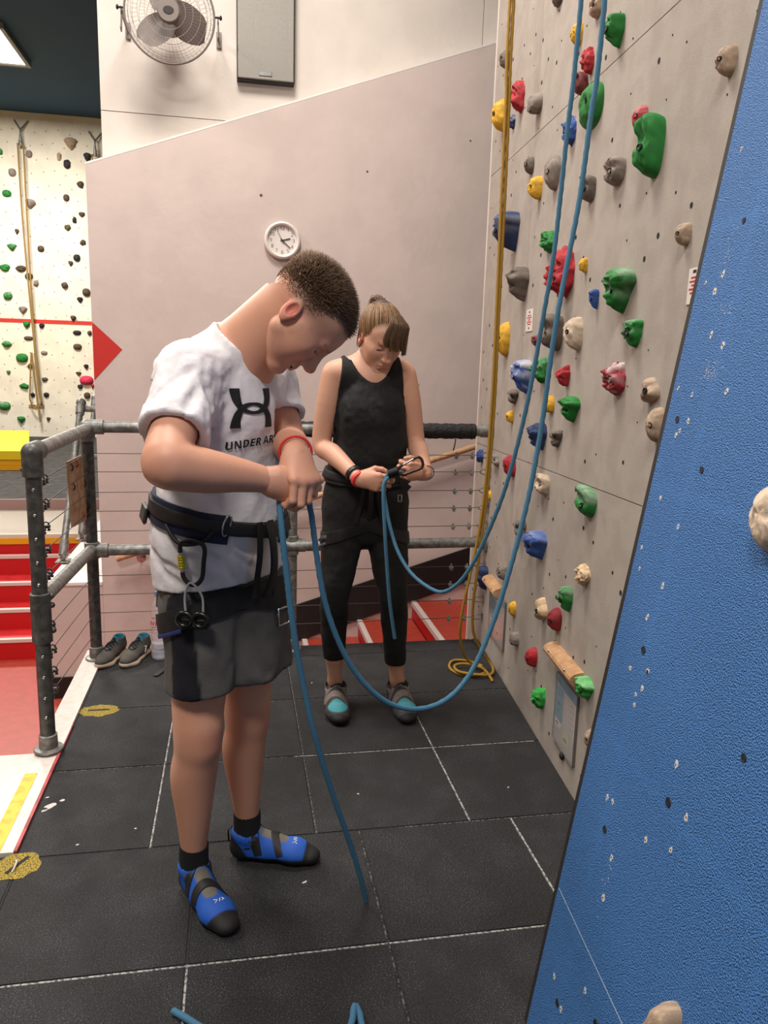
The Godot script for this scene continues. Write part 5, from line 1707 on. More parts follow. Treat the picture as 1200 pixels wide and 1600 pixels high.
func ropes() -> void:
	var bl := noise_tex(71, 0.14, [Color(0.62, 0.66, 0.70), Color(1, 1, 1), Color(1.15, 1.15, 1.12)], [0.3, 0.55, 0.8], 512, 2)
	var bm := tri_tex(mat(Color(0.275, 0.485, 0.60), 0.8), 16.0, bl, noise_tex(72, 0.12, [], [], 512, 2, true, 6.0), 0.8)
	var ym := tri_tex(mat(Color(0.68, 0.51, 0.14), 0.8), 16.0, bl, noise_tex(72, 0.12, [], [], 512, 2, true, 6.0), 0.8)
	var R := 0.0068
	var t := thing("climbing_rope", "blue rope looping from the woman's hands up past the holds", "rope", Vector3(0.75, 0.66, -2.5), "blue ropes of the two climbers")
	part(t, "strand", rope_mesh([Vector3(0.93, 5.0, -2.19), Vector3(0.932, 3.4, -2.19), Vector3(0.928, 2.437, -2.190), Vector3(0.920, 2.116, -2.203), Vector3(0.910, 1.773, -2.218), Vector3(0.897, 1.592, -2.237), Vector3(0.883, 1.402, -2.260), Vector3(0.864, 1.223, -2.289), Vector3(0.840, 1.055, -2.327), Vector3(0.807, 0.901, -2.377), Vector3(0.778, 0.793, -2.422), Vector3(0.745, 0.712, -2.472), Vector3(0.706, 0.665, -2.532), Vector3(0.663, 0.671, -2.598), Vector3(0.619, 0.705, -2.667), Vector3(0.584, 0.767, -2.720), Vector3(0.560, 0.849, -2.757), Vector3(0.543, 0.942, -2.783), Vector3(0.538, 1.0, -2.795), Vector3(0.552, 1.045, -2.80), Vector3(0.583, 1.062, -2.79)], R, 420), bm)
	part(t, "tail", rope_mesh([Vector3(0.60, 1.060, -2.782), Vector3(0.57, 1.05, -2.775), Vector3(0.535, 1.02, -2.77), Vector3(0.530, 0.970, -2.760), Vector3(0.538, 0.839, -2.750), Vector3(0.549, 0.716, -2.750), Vector3(0.563, 0.568, -2.740), Vector3(0.583, 0.428, -2.720)], R, 120), bm)
	t = thing("climbing_rope", "blue rope sagging from the man's hands up to the wall top", "rope", Vector3(0.5, 0.56, -1.85), "blue ropes of the two climbers")
	part(t, "strand", rope_mesh([Vector3(0.91, 5.0, -1.99), Vector3(0.907, 3.4, -1.989), Vector3(0.904, 2.352, -1.987), Vector3(0.889, 2.099, -1.982), Vector3(0.869, 1.867, -1.975), Vector3(0.844, 1.706, -1.966), Vector3(0.825, 1.591, -1.957), Vector3(0.812, 1.460, -1.954), Vector3(0.800, 1.309, -1.951), Vector3(0.776, 1.137, -1.942), Vector3(0.738, 0.964, -1.928), Vector3(0.688, 0.790, -1.911), Vector3(0.635, 0.665, -1.892), Vector3(0.583, 0.598, -1.874), Vector3(0.523, 0.567, -1.853), Vector3(0.452, 0.567, -1.828), Vector3(0.380, 0.598, -1.802), Vector3(0.317, 0.656, -1.779), Vector3(0.265, 0.732, -1.761), Vector3(0.225, 0.820, -1.747), Vector3(0.197, 0.912, -1.737), Vector3(0.180, 1.007, -1.731), Vector3(0.166, 1.098, -1.712), Vector3(0.155, 1.150, -1.690), Vector3(0.144, 1.178, -1.680)], R, 460), bm)
	part(t, "tail", rope_mesh([Vector3(0.136, 1.180, -1.695), Vector3(0.112, 1.180, -1.715), Vector3(0.096, 1.165, -1.712), Vector3(0.093, 1.130, -1.700), Vector3(0.097, 1.078, -1.685), Vector3(0.108, 0.976, -1.680), Vector3(0.123, 0.855, -1.680), Vector3(0.145, 0.726, -1.690), Vector3(0.178, 0.575, -1.700), Vector3(0.228, 0.396, -1.740), Vector3(0.283, 0.220, -1.785), Vector3(0.318, 0.095, -1.815), Vector3(0.338, 0.010, -1.838)], R + 0.0004, 240), bm)
	t = thing("climbing_rope", "blue rope end lying on the mats at the bottom of the photo", "rope", Vector3(0.05, 0, -1.4), "blue ropes of the two climbers")
	part(t, "strand", rope_mesh([Vector3(-0.150, 0.0085, -1.545), Vector3(-0.12, 0.0085, -1.52), Vector3(-0.05, 0.0085, -1.46), Vector3(0.06, 0.0085, -1.39), Vector3(0.17, 0.0085, -1.37), Vector3(0.235, 0.012, -1.435), Vector3(0.252, 0.024, -1.478), Vector3(0.262, 0.016, -1.465), Vector3(0.27, 0.0085, -1.42), Vector3(0.33, 0.0085, -1.33), Vector3(0.5, 0.0085, -1.28), Vector3(0.59, 0.0085, -1.33)], R + 0.001, 160), bm)
	# yellow rope by the wall edge with its coil
	t = thing("climbing_rope", "doubled yellow rope hanging at the wall edge, coiled on the mat", "rope", Vector3(1.1, 0, -3.4))
	part(t, "strand", rope_mesh([Vector3(1.10, 5.0, -3.3), Vector3(1.094, 2.905, -3.300), Vector3(1.100, 2.548, -3.300), Vector3(1.103, 2.175, -3.300), Vector3(1.109, 1.705, -3.300), Vector3(1.111, 1.264, -3.300), Vector3(1.100, 0.889, -3.300), Vector3(1.076, 0.652, -3.300), Vector3(1.049, 0.485, -3.301), Vector3(1.028, 0.345, -3.308), Vector3(1.025, 0.225, -3.325), Vector3(1.052, 0.12, -3.36), Vector3(1.10, 0.045, -3.40), Vector3(1.16, 0.013, -3.40), Vector3(1.165, 0.0075, -3.34), Vector3(1.10, 0.0075, -3.305), Vector3(1.03, 0.0075, -3.34), Vector3(1.01, 0.0075, -3.42), Vector3(1.05, 0.0075, -3.50), Vector3(1.12, 0.0075, -3.49), Vector3(1.175, 0.0075, -3.42)], R, 420), ym)
	part(t, "strand", rope_mesh([Vector3(1.118, 5.0, -3.3), Vector3(1.110, 2.907, -3.300), Vector3(1.114, 2.549, -3.300), Vector3(1.118, 2.176, -3.300), Vector3(1.120, 1.705, -3.300), Vector3(1.123, 1.264, -3.300), Vector3(1.112, 0.889, -3.300), Vector3(1.094, 0.651, -3.300), Vector3(1.083, 0.484, -3.301), Vector3(1.078, 0.343, -3.312), Vector3(1.092, 0.220, -3.33), Vector3(1.14, 0.12, -3.36), Vector3(1.19, 0.05, -3.385), Vector3(1.21, 0.02, -3.36), Vector3(1.18, 0.012, -3.30), Vector3(1.10, 0.022, -3.285), Vector3(1.03, 0.022, -3.33), Vector3(1.03, 0.022, -3.40), Vector3(1.09, 0.022, -3.42), Vector3(1.155, 0.022, -3.36), Vector3(1.17, 0.0075, -3.27), Vector3(1.166, 0.0075, -3.235)], R, 420), ym)
	# anchor at the ceiling where the ropes run
	t = thing("rope_anchor_bar", "steel bar under the ceiling from which the ropes hang, out of frame", "bar", Vector3(1.0, 4.98, -2.7))
	var mb := MB.new()
	mb.pipe(Vector3(0.93, 5.01, -1.8), Vector3(1.12, 5.01, -3.5), 0.025, 12)
	part(t, "bar", mb, M.steel)

func small_things() -> void:
	# trainers beside the corner post
	var k := 0
	for q in [[Vector3(-0.648, 0, -3.595), Vector3(-0.568, 0, -3.828)], [Vector3(-0.536, 0, -3.593), Vector3(-0.452, 0, -3.825)]]:
		trainer(q[0], q[1], k)
		k += 1
	# water bottle
	var b := Vector3(-0.378, 0.0, -3.715)
	var t := thing("water_bottle", "clear plastic water bottle with blue cap and pink print beside the trainers", "bottle", b)
	var pf := PackedVector2Array([Vector2(0, 0.004), Vector2(0.030, 0.001), Vector2(0.037, 0.006), Vector2(0.040, 0.016), Vector2(0.040, 0.045), Vector2(0.037, 0.052), Vector2(0.040, 0.060), Vector2(0.040, 0.085), Vector2(0.0365, 0.098), Vector2(0.0395, 0.110), Vector2(0.0395, 0.128), Vector2(0.0375, 0.134), Vector2(0.0405, 0.142), Vector2(0.0405, 0.225), Vector2(0.038, 0.245), Vector2(0.031, 0.275), Vector2(0.020, 0.302), Vector2(0.0155, 0.312), Vector2(0.0155, 0.330)])
	var mb := MB.new()
	mb.lathe(pf, Transform3D(Basis.IDENTITY, b), 32)
	var gm := mat(Color(0.93, 0.90, 0.92, 0.20), 0.06)
	gm.transparency = BaseMaterial3D.TRANSPARENCY_ALPHA
	part(t, "shell", mb, gm)
	mb = MB.new()
	mb.lathe(PackedVector2Array([Vector2(0, 0.006), Vector2(0.029, 0.004), Vector2(0.0365, 0.012), Vector2(0.0385, 0.02), Vector2(0.0385, 0.045), Vector2(0.036, 0.052), Vector2(0.0385, 0.06), Vector2(0.0385, 0.083), Vector2(0, 0.083)]), Transform3D(Basis.IDENTITY, b), 28)
	var wm := mat(Color(0.80, 0.84, 0.92, 0.30), 0.03)
	wm.transparency = BaseMaterial3D.TRANSPARENCY_ALPHA
	part(t, "water", mb, wm)
	mb = MB.new()
	mb.lathe(PackedVector2Array([Vector2(0.0165, 0.318), Vector2(0.0175, 0.320), Vector2(0.0175, 0.340), Vector2(0.0160, 0.343), Vector2(0, 0.343)]), Transform3D(Basis.IDENTITY, b), 24)
	part(t, "cap", mb, mat(Color(0.42, 0.56, 0.80), 0.4))
	var word := MB.new()
	for q in text_mb("evian", 0.024, "Droid Sans", true):
		var p: Array = []
		for v in q:
			var an: float = v.x / 0.0412 - 0.25
			p.append(b + Vector3(sin(an) * 0.0412, 0.190 + v.y * 0.95, cos(an) * 0.0412))
		word.flat(p[0], p[1], p[2], (p[0] as Vector3) - b - Vector3(0, 0.19, 0))
	setlabel(part(t, "printed_word", word, mat(Color(0.83, 0.20, 0.30), 0.5)), "red printed word")
	var hills := MB.new()
	for s in [[-0.022, 0.006], [-0.012, 0.008], [-0.002, 0.006], [0.016, -0.040], [-0.008, -0.038], [-0.02, -0.041]]:
		var an: float = s[0] / 0.0412 - 0.2
		hills.prism(PackedVector2Array([Vector2(-0.005, 0), Vector2(0.005, 0), Vector2(0, 0.006)]), 0.0004, Transform3D(Basis(Vector3.UP, an), b + Vector3(sin(an) * 0.0413, 0.208 + s[1], cos(an) * 0.0413)))
	part(t, "printed_peaks", hills, mat(Color(0.45, 0.12, 0.18), 0.5)).set_meta("kind", "stuff")
	# dark bag half hidden behind the man, with a strap on the floor
	var bag := thing("backpack", "black bag with a strap behind the man's leg", "bag", Vector3(-0.27, 0, -3.68))
	var f := Field.new(Vector3(-0.40, -0.02, -3.83), Vector3(-0.12, 0.30, -3.54), 0.009)
	f.cone(Vector3(-0.29, 0.055, -3.69), Vector3(-0.22, 0.055, -3.69), 0.058, 0.058, 0.03)
	f.cone(Vector3(-0.285, 0.15, -3.70), Vector3(-0.23, 0.17, -3.70), 0.05, 0.055, 0.05)
	f.cone(Vector3(-0.275, 0.08, -3.63), Vector3(-0.235, 0.09, -3.63), 0.035, 0.035, 0.03)
	var nz := FastNoiseLite.new()
	nz.frequency = 14.0
	f.wrinkle(nz, 0.01)
	f.cut(Vector3(-0.26, 0.0, -3.69), Vector3.DOWN)
	f.base = Color(0.045, 0.045, 0.05).srgb_to_linear()
	mb = MB.new()
	f.build(mb)
	part(bag, "body", mb, vmat(0.75))
	mb = MB.new()
	var sp := smooth_path([Vector3(-0.315, 0.13, -3.66), Vector3(-0.325, 0.05, -3.64), Vector3(-0.328, 0.006, -3.61), Vector3(-0.352, 0.0035, -3.54), Vector3(-0.378, 0.0035, -3.485)], 18)
	var g: Array = []
	for i in sp.size():
		var d := (sp[min(i + 1, sp.size() - 1)] - sp[max(i - 1, 0)]).normalized()
		var s := Vector3(1, 0, 0.35).normalized() * 0.011
		g.append([sp[i] - s, sp[i] + s, sp[i] + s + Vector3(0, 0.003, 0.001), sp[i] - s + Vector3(0, 0.003, 0.001), sp[i] - s])
	mb.sheet(g)
	part(bag, "strap", mb, M.black)

# a running shoe from toe point to heel point on the floor
func trainer(toe: Vector3, heel: Vector3, k: int) -> void:
	var z := (toe - heel).normalized()
	var x := Vector3.UP.cross(z)
	var xf := Transform3D(Basis(x, Vector3.UP, z), heel)
	var L := (toe - heel).length()
	var s := L / 0.27
	var t := thing("trainer", ["grey running shoe with teal lining beside the railing post", "grey running shoe with white side logo beside the water bottle"][k], "shoe", heel.lerp(toe, 0.5), "pair of grey running shoes")
	var f := Field.new(Vector3(-0.065, -0.02, -0.03), Vector3(0.065, 0.14, 0.30), 0.0045)
	f.cone(Vector3(0, 0.050, 0.035), Vector3(0, 0.045, 0.12), 0.035, 0.038, 0.02)
	f.cone(Vector3(0, 0.045, 0.12), Vector3(0.002, 0.034, 0.20), 0.038, 0.040, 0.02, 0, Vector3.UP, 0.8)
	f.cone(Vector3(0.002, 0.034, 0.20), Vector3(0, 0.030, 0.235), 0.038, 0.032, 0.02, 0, Vector3.UP, 0.75)
	f.cone(Vector3(0, 0.065, 0.030), Vector3(0, 0.088, 0.035), 0.033, 0.034, 0.02)
	f.cone(Vector3(0, 0.075, 0.085), Vector3(0, 0.055, 0.16), 0.028, 0.024, 0.02)
	f.cone(Vector3(0, 0.085, 0.075), Vector3(0, 0.108, 0.085), 0.018, 0.010, 0.012)
	f.cone(Vector3(0, 0.125, 0.035), Vector3(0, 0.068, 0.045), 0.027, 0.024, 0.006, 1)
	f.cut(Vector3(0, 0.022, 0.1), Vector3.DOWN)
	f.base = Color(0.30, 0.28, 0.265).srgb_to_linear()
	f.patch(Vector3(0, 0.105, 0.04), 0.034, 0.12, Color(0.14, 0.46, 0.55))
	f.patch(Vector3(0, 0.10, 0.095), 0.024, 0.12, Color(0.16, 0.48, 0.57))
	f.stripe(Vector3(0, 0.10, 0.105), Vector3(0, 0.083, 0.145), 0.019, 0.1, Color(0.10, 0.10, 0.11))
	var mb := MB.new()
	f.build(mb, xf.scaled_local(Vector3(s, s, s)))
	var up := part(t, "upper", mb, vmat(0.85))
	var so := Field.new(Vector3(-0.065, -0.02, -0.03), Vector3(0.065, 0.06, 0.30), 0.0045)
	so.cone(Vector3(0, 0.012, 0.035), Vector3(0, 0.012, 0.12), 0.040, 0.040, 0.02, 0, Vector3.UP, 0.6)
	so.cone(Vector3(0, 0.012, 0.12), Vector3(0.003, 0.010, 0.20), 0.040, 0.047, 0.02, 0, Vector3.UP, 0.5)
	so.cone(Vector3(0.003, 0.010, 0.20), Vector3(0, 0.016, 0.238), 0.046, 0.034, 0.02, 0, Vector3.UP, 0.55)
	so.cut(Vector3(0, 0.0015, 0.1), Vector3.DOWN)
	so.base = Color(0.70, 0.62, 0.55).srgb_to_linear()
	mb = MB.new()
	so.build(mb, xf.scaled_local(Vector3(s, s, s)))
	part(t, "sole", mb, vmat(0.8))
	var lm := mat(Color(0.05, 0.05, 0.055), 0.8)
	for i in 5:
		mb = MB.new()
		var zz := 0.112 + 0.016 * i
		var pts: Array = []
		for j in 7:
			var a := lerpf(-0.75, 0.75, j / 6.0)
			var h := f.hit(Vector3(sin(a) * 0.08, 0.05 + cos(a) * 0.08, zz + 0.008 * sin(j * 1.05 + i)), Vector3(-sin(a), -cos(a), 0))
			if h != Vector3.INF:
				pts.append(xf.scaled_local(Vector3(s, s, s)) * (h + Vector3(0, 0.002, 0)))
		if pts.size() > 2:
			mb.tube(smooth_path(pts, 12), 0.0025, 6)
			part(up, "lace", mb, lm)
	if k == 1:
		mb = MB.new()
		for q in [[Vector2(0.075, 0.060), Vector2(0.095, 0.046), Vector2(0.070, 0.034)], [Vector2(0.098, 0.066), Vector2(0.086, 0.048), Vector2(0.106, 0.036)]]:
			var pts: Array = []
			for v in q:
				var h := f.hit(Vector3(0.09, v.y, v.x), Vector3(-1, 0, 0))
				if h != Vector3.INF:
					pts.append(xf.scaled_local(Vector3(s, s, s)) * (h + Vector3(0.001, 0, 0)))
			if pts.size() > 2:
				mb.tube(smooth_path(pts, 8), 0.0028, 6)
		if mb.v.size() > 0:
			part(up, "side_logo", mb, mat(Color(0.82, 0.80, 0.76), 0.6))

# ---------------------------------------------------------------- people
const SKIN := Color(0.785, 0.570, 0.470)
const SKIN_RED := Color(0.78, 0.47, 0.40)

# a head in its own frame: x to the person's left, y to the crown, z out of the face; the origin lies between the ears
func head_field(male: bool) -> Field:
	var f := Field.new(Vector3(-0.10, -0.135, -0.125), Vector3(0.10, 0.15, 0.145), 0.0034)
	var w := 1.0 if male else 0.93
	f.ell(Vector3(0, 0.045, -0.010), Vector3(0.077 * w, 0.089, 0.097), Basis.IDENTITY, 0.01)
	f.ell(Vector3(0, 0.02, 0.035), Vector3(0.063 * w, 0.085, 0.060), Basis.IDENTITY, 0.03)
	f.ell(Vector3(0, -0.03, 0.040), Vector3(0.054 * w, 0.060, 0.052), Basis.IDENTITY, 0.03)
	for s in [-1.0, 1.0]:
		f.cone(Vector3(0.052 * s * w, -0.040, 0.012), Vector3(0.020 * s, -0.082, 0.070), 0.022, 0.019, 0.028)
		f.cone(Vector3(0.043 * s * w, 0.0, 0.064), Vector3(0.054 * s * w, 0.005, 0.035), 0.022, 0.020, 0.025)
	f.cone(Vector3(-0.012, -0.086, 0.082), Vector3(0.012, -0.086, 0.082), 0.018, 0.018, 0.022)
	f.cone(Vector3(-0.034, 0.041, 0.086), Vector3(0.034, 0.041, 0.086), 0.011 if male else 0.008, 0.011 if male else 0.008, 0.022)
	f.ell(Vector3(0, 0.070, 0.045), Vector3(0.056, 0.040, 0.047), Basis.IDENTITY, 0.03)
	for s in [-1.0, 1.0]:
		f.ell(Vector3(0.034 * s * w, -0.024, 0.056), Vector3(0.028, 0.038, 0.028), Basis.IDENTITY, 0.03)
	for s in [-1.0, 1.0]:                                   # eye sockets, lowered lids
		f.ell(Vector3(0.032 * s, 0.024, 0.103), Vector3(0.018, 0.012, 0.016), Basis.IDENTITY, 0.012, 1)
		f.ell(Vector3(0.032 * s, 0.021, 0.080), Vector3(0.0155, 0.0125, 0.0140), Basis.IDENTITY, 0.005)
		f.cone(Vector3(0.020 * s, 0.0155, 0.0935), Vector3(0.044 * s, 0.0150, 0.0885), 0.0016, 0.0014, 0.003, 1)
	# nose
	f.cone(Vector3(0, 0.036, 0.090), Vector3(0, -0.016, 0.116), 0.0080, 0.0115, 0.014)
	f.cone(Vector3(0, -0.016, 0.116), Vector3(0, -0.021, 0.113), 0.0118, 0.0105, 0.008)
	for s in [-1.0, 1.0]:
		f.ell(Vector3(0.0125 * s, -0.0225, 0.104), Vector3(0.0075, 0.0070, 0.010), Basis.IDENTITY, 0.007)
		f.ell(Vector3(0.0065 * s, -0.0315, 0.108), Vector3(0.0032, 0.004, 0.0045), Basis.IDENTITY, 0.003, 1)
	# mouth
	f.ell(Vector3(0, -0.050, 0.082), Vector3(0.027, 0.018, 0.020), Basis.IDENTITY, 0.02)
	f.cone(Vector3(-0.016, -0.0490, 0.0985), Vector3(0.016, -0.0490, 0.0985), 0.0050, 0.0050, 0.008)
	f.cone(Vector3(-0.013, -0.0605, 0.0970), Vector3(0.013, -0.0605, 0.0970), 0.0062, 0.0062, 0.008)
	f.cone(Vector3(-0.024, -0.0550, 0.0960), Vector3(0.024, -0.0550, 0.0960), 0.0016, 0.0016, 0.004, 1)
	f.cone(Vector3(-0.024, -0.0550, 0.0990), Vector3(0.024, -0.0550, 0.0990), 0.0014, 0.0014, 0.004, 1)
	f.cone(Vector3(-0.012, -0.0715, 0.0970), Vector3(0.012, -0.0715, 0.0970), 0.005, 0.005, 0.010, 1)
	# ears
	for s in [-1.0, 1.0]:
		var eb := Basis(Vector3(0, 1, 0), 0.32 * s) * Basis(Vector3(1, 0, 0), -0.18)
		var ec := Vector3(0.0785 * s * w, 0.006, -0.010)
		f.ell(ec, Vector3(0.0085, 0.0315, 0.0195), eb, 0.006)
		f.ell(ec + Vector3(0, -0.020, 0.006), Vector3(0.007, 0.014, 0.010), eb, 0.006)
		f.ell(ec + Vector3(0.0080 * s, 0.003, 0.001), Vector3(0.0085, 0.0175, 0.0105), eb, 0.003, 1)
		f.patch(ec + Vector3(0.003 * s, 0.001, 0.002), 0.012, 0.6, Color(0.62, 0.27, 0.23, 0.7))
		f.cone(ec + Vector3(0.0095 * s, 0.021, -0.004), ec + Vector3(0.0095 * s, 0.004, -0.014), 0.0032, 0.0032, 0.003, 1)
		f.cone(ec + Vector3(0.003 * s, -0.002, 0.014), ec + Vector3(0.003 * s, -0.008, 0.013), 0.0055, 0.004, 0.005)
	# colours of the skin itself
	f.base = SKIN.srgb_to_linear()
	for s in [-1.0, 1.0]:
		f.patch(Vector3(0.048 * s, -0.010, 0.072), 0.040, 0.9, Color(0.80, 0.52, 0.44, 0.3))
		f.patch(Vector3(0.082 * s, 0.006, -0.010), 0.034, 0.6, Color(0.80, 0.43, 0.37, 0.7))
		f.stripe(Vector3(0.016 * s, 0.041, 0.100), Vector3(0.048 * s, 0.043, 0.085), 0.0062, 0.5, Color(0.40, 0.28, 0.20, 0.7))
		f.stripe(Vector3(0.019 * s, 0.0140, 0.0965), Vector3(0.046 * s, 0.0138, 0.088), 0.0030, 0.4, Color(0.16, 0.10, 0.08))
	f.patch(Vector3(0, -0.018, 0.125), 0.020, 0.8, Color(0.80, 0.50, 0.43, 0.5))
	f.stripe(Vector3(-0.018, -0.0490, 0.1015), Vector3(0.018, -0.0490, 0.1015), 0.0062, 0.4, Color(0.74, 0.44, 0.41, 0.7))
	f.stripe(Vector3(-0.014, -0.0610, 0.1010), Vector3(0.014, -0.0610, 0.1010), 0.0075, 0.4, Color(0.76, 0.47, 0.43, 0.7))
	f.stripe(Vector3(-0.023, -0.0550, 0.1000), Vector3(0.023, -0.0550, 0.1000), 0.0020, 0.3, Color(0.42, 0.20, 0.18))
	return f

# a hand: wrist point, direction to the knuckles, direction out of the back of the hand; curl per finger of three joints in degrees
func hand(mb: MB, wrist: Vector3, xd: Vector3, dorsal: Vector3, left: bool, curls: Array, thumb: Array, sc := 1.0) -> void:
	var x := xd.normalized()
	var y := (dorsal - x * dorsal.dot(x)).normalized()
	var z := x.cross(y) if left else y.cross(x)
	var f := Field.new(Vector3(-0.035, -0.105, -0.060), Vector3(0.165, 0.035, 0.085), 0.0034)
	f.cone(Vector3(-0.004, 0, 0), Vector3(0.012, 0, 0), 0.024, 0.026, 0.02, 0, Vector3(0, 1, 0), 0.85)
	f.cone(Vector3(0.005, 0, 0.008), Vector3(0.080, 0.0, 0.026), 0.022, 0.0150, 0.022, 0, Vector3(0, 1, 0), 0.85)
	f.cone(Vector3(0.005, 0, -0.006), Vector3(0.074, -0.002, -0.024), 0.022, 0.0145, 0.022, 0, Vector3(0, 1, 0), 0.85)
	f.cone(Vector3(0.02, 0, 0), Vector3(0.080, 0, 0.0), 0.020, 0.0150, 0.025, 0, Vector3(0, 1, 0), 0.85)
	f.cone(Vector3(0.022, -0.010, 0.022), Vector3(0.048, -0.013, 0.034), 0.018, 0.013, 0.016)       # ball of the thumb
	var bases := [Vector3(0.086, 0, 0.0290), Vector3(0.091, 0.001, 0.0098), Vector3(0.086, 0, -0.0100), Vector3(0.077, -0.002, -0.0285)]
	var lens := [[0.043, 0.026, 0.019], [0.047, 0.030, 0.020], [0.043, 0.028, 0.020], [0.034, 0.021, 0.018]]
	var rad := [0.0092, 0.0094, 0.0090, 0.0080]
	f.base = SKIN.srgb_to_linear()
	for i in 4:
		var p: Vector3 = bases[i]
		var a := 0.0
		var r: float = rad[i]
		f.cone(p - Vector3(0.022, 0.002, 0), p, r * 1.05, r * 1.12, 0.010)
		f.patch(p + Vector3(0, 0.006, 0), 0.013, 0.9, Color(0.80, 0.50, 0.43, 0.55))
		var spread: float = (1.5 - i) * 0.03
		for k in 3:
			a += deg_to_rad(curls[i][k])
			var q := p + Vector3(cos(a), -sin(a), spread) * (lens[i][k] as float)
			f.cone(p, q, r * [1.06, 0.98, 0.92][k], r * [0.98, 0.92, 0.80][k], 0.0032)
			p = q
			f.patch(p, 0.010, 0.9, Color(0.80, 0.50, 0.43, 0.45))
	for k in thumb.size() - 1:
		f.cone(thumb[k], thumb[k + 1], [0.0135, 0.0115, 0.0100][k], [0.0115, 0.0103, 0.0085][k], 0.006 if k == 0 else 0.0032)
	f.build(mb, Transform3D(Basis(x * sc, y * sc, z * sc), wrist))

# a band lying on a field: rows across the width, points round the axis; returns a mesh with closed edges
func ring_band(f: Field, c: Vector3, axis: Vector3, ref: Vector3, a0: float, a1: float, width: float, thick: float, n: int, reach := 0.4, sag := 0.0) -> MB:
	var ax := axis.normalized()
	var x := (ref - ax * ref.dot(ax)).normalized()
	var y := ax.cross(x)
	var g: Array = []
	for i in n + 1:
		var a := deg_to_rad(lerpf(a0, a1, float(i) / n))
		var d := x * cos(a) + y * sin(a)
		var row: Array = []
		for k in 4:
			var o := c + ax * (lerpf(-0.5, 0.5, k / 3.0) * width + sag * sin(PI * i / n))
			var hp := f.hit(o + d * reach, -d, reach)
			if hp == Vector3.INF:
				hp = o + d * 0.02
			row.append([hp, d])
		var pts: Array = [row[0][0] - d * 0.004, row[0][0] + d * thick * 0.8]
		for k in 4:
			pts.append(row[k][0] + d * thick)
		pts.append(row[3][0] + d * thick * 0.8)
		pts.append(row[3][0] - d * 0.004)
		g.append(pts)
	var mb := MB.new()
	mb.sheet(g)
	# make normals point outwards
	var mid := Vector3.ZERO
	for q in mb.v:
		mid += q
	mid /= mb.v.size()
	var s := 0.0
	for i in mb.v.size():
		s += mb.n[i].dot((mb.v[i] - c) - ax * (mb.v[i] - c).dot(ax))
	if s < 0.0:
		var m2 := MB.new()
		m2.sheet(g, true)
		return m2
	return mb

# strip of webbing between points, flat against the given normal
func webbing(pts: Array, nrm: Vector3, w: float, th: float, n := 16) -> MB:
	var p := smooth_path(pts, n)
	var g: Array = []
	for i in p.size():
		var t := (p[min(i + 1, p.size() - 1)] - p[max(i - 1, 0)]).normalized()
		var s := t.cross(nrm).normalized() * w / 2.0
		var o := s.cross(t).normalized() * th
		if o.dot(nrm) < 0:
			o = -o
		g.append([p[i] - s, p[i] - s + o, p[i] + s + o, p[i] + s, p[i] - s])
	var mb := MB.new()
	mb.sheet(g)
	return mb

# short hair: tapered blades rooted on an ellipsoid
func blade(mb: MB, a: Vector3, b: Vector3, c: Vector3, r: float) -> void:
	var t := (c - a).normalized()
	var s := t.cross(Vector3(0.2, 0.9, 0.35)).normalized()
	var u := t.cross(s)
	for k in 3:
		var a0 := TAU * k / 3.0
		var a1 := TAU * (k + 1) / 3.0
		var d0 := s * cos(a0) + u * sin(a0)
		var d1 := s * cos(a1) + u * sin(a1)
		mb.tri(a + d0 * r, a + d1 * r, b + d1 * r * 0.8, d0, d1, d1)
		mb.tri(a + d0 * r, b + d1 * r * 0.8, b + d0 * r * 0.8, d0, d1, d0)
		mb.tri(b + d0 * r * 0.8, b + d1 * r * 0.8, c, d0, d1, t)

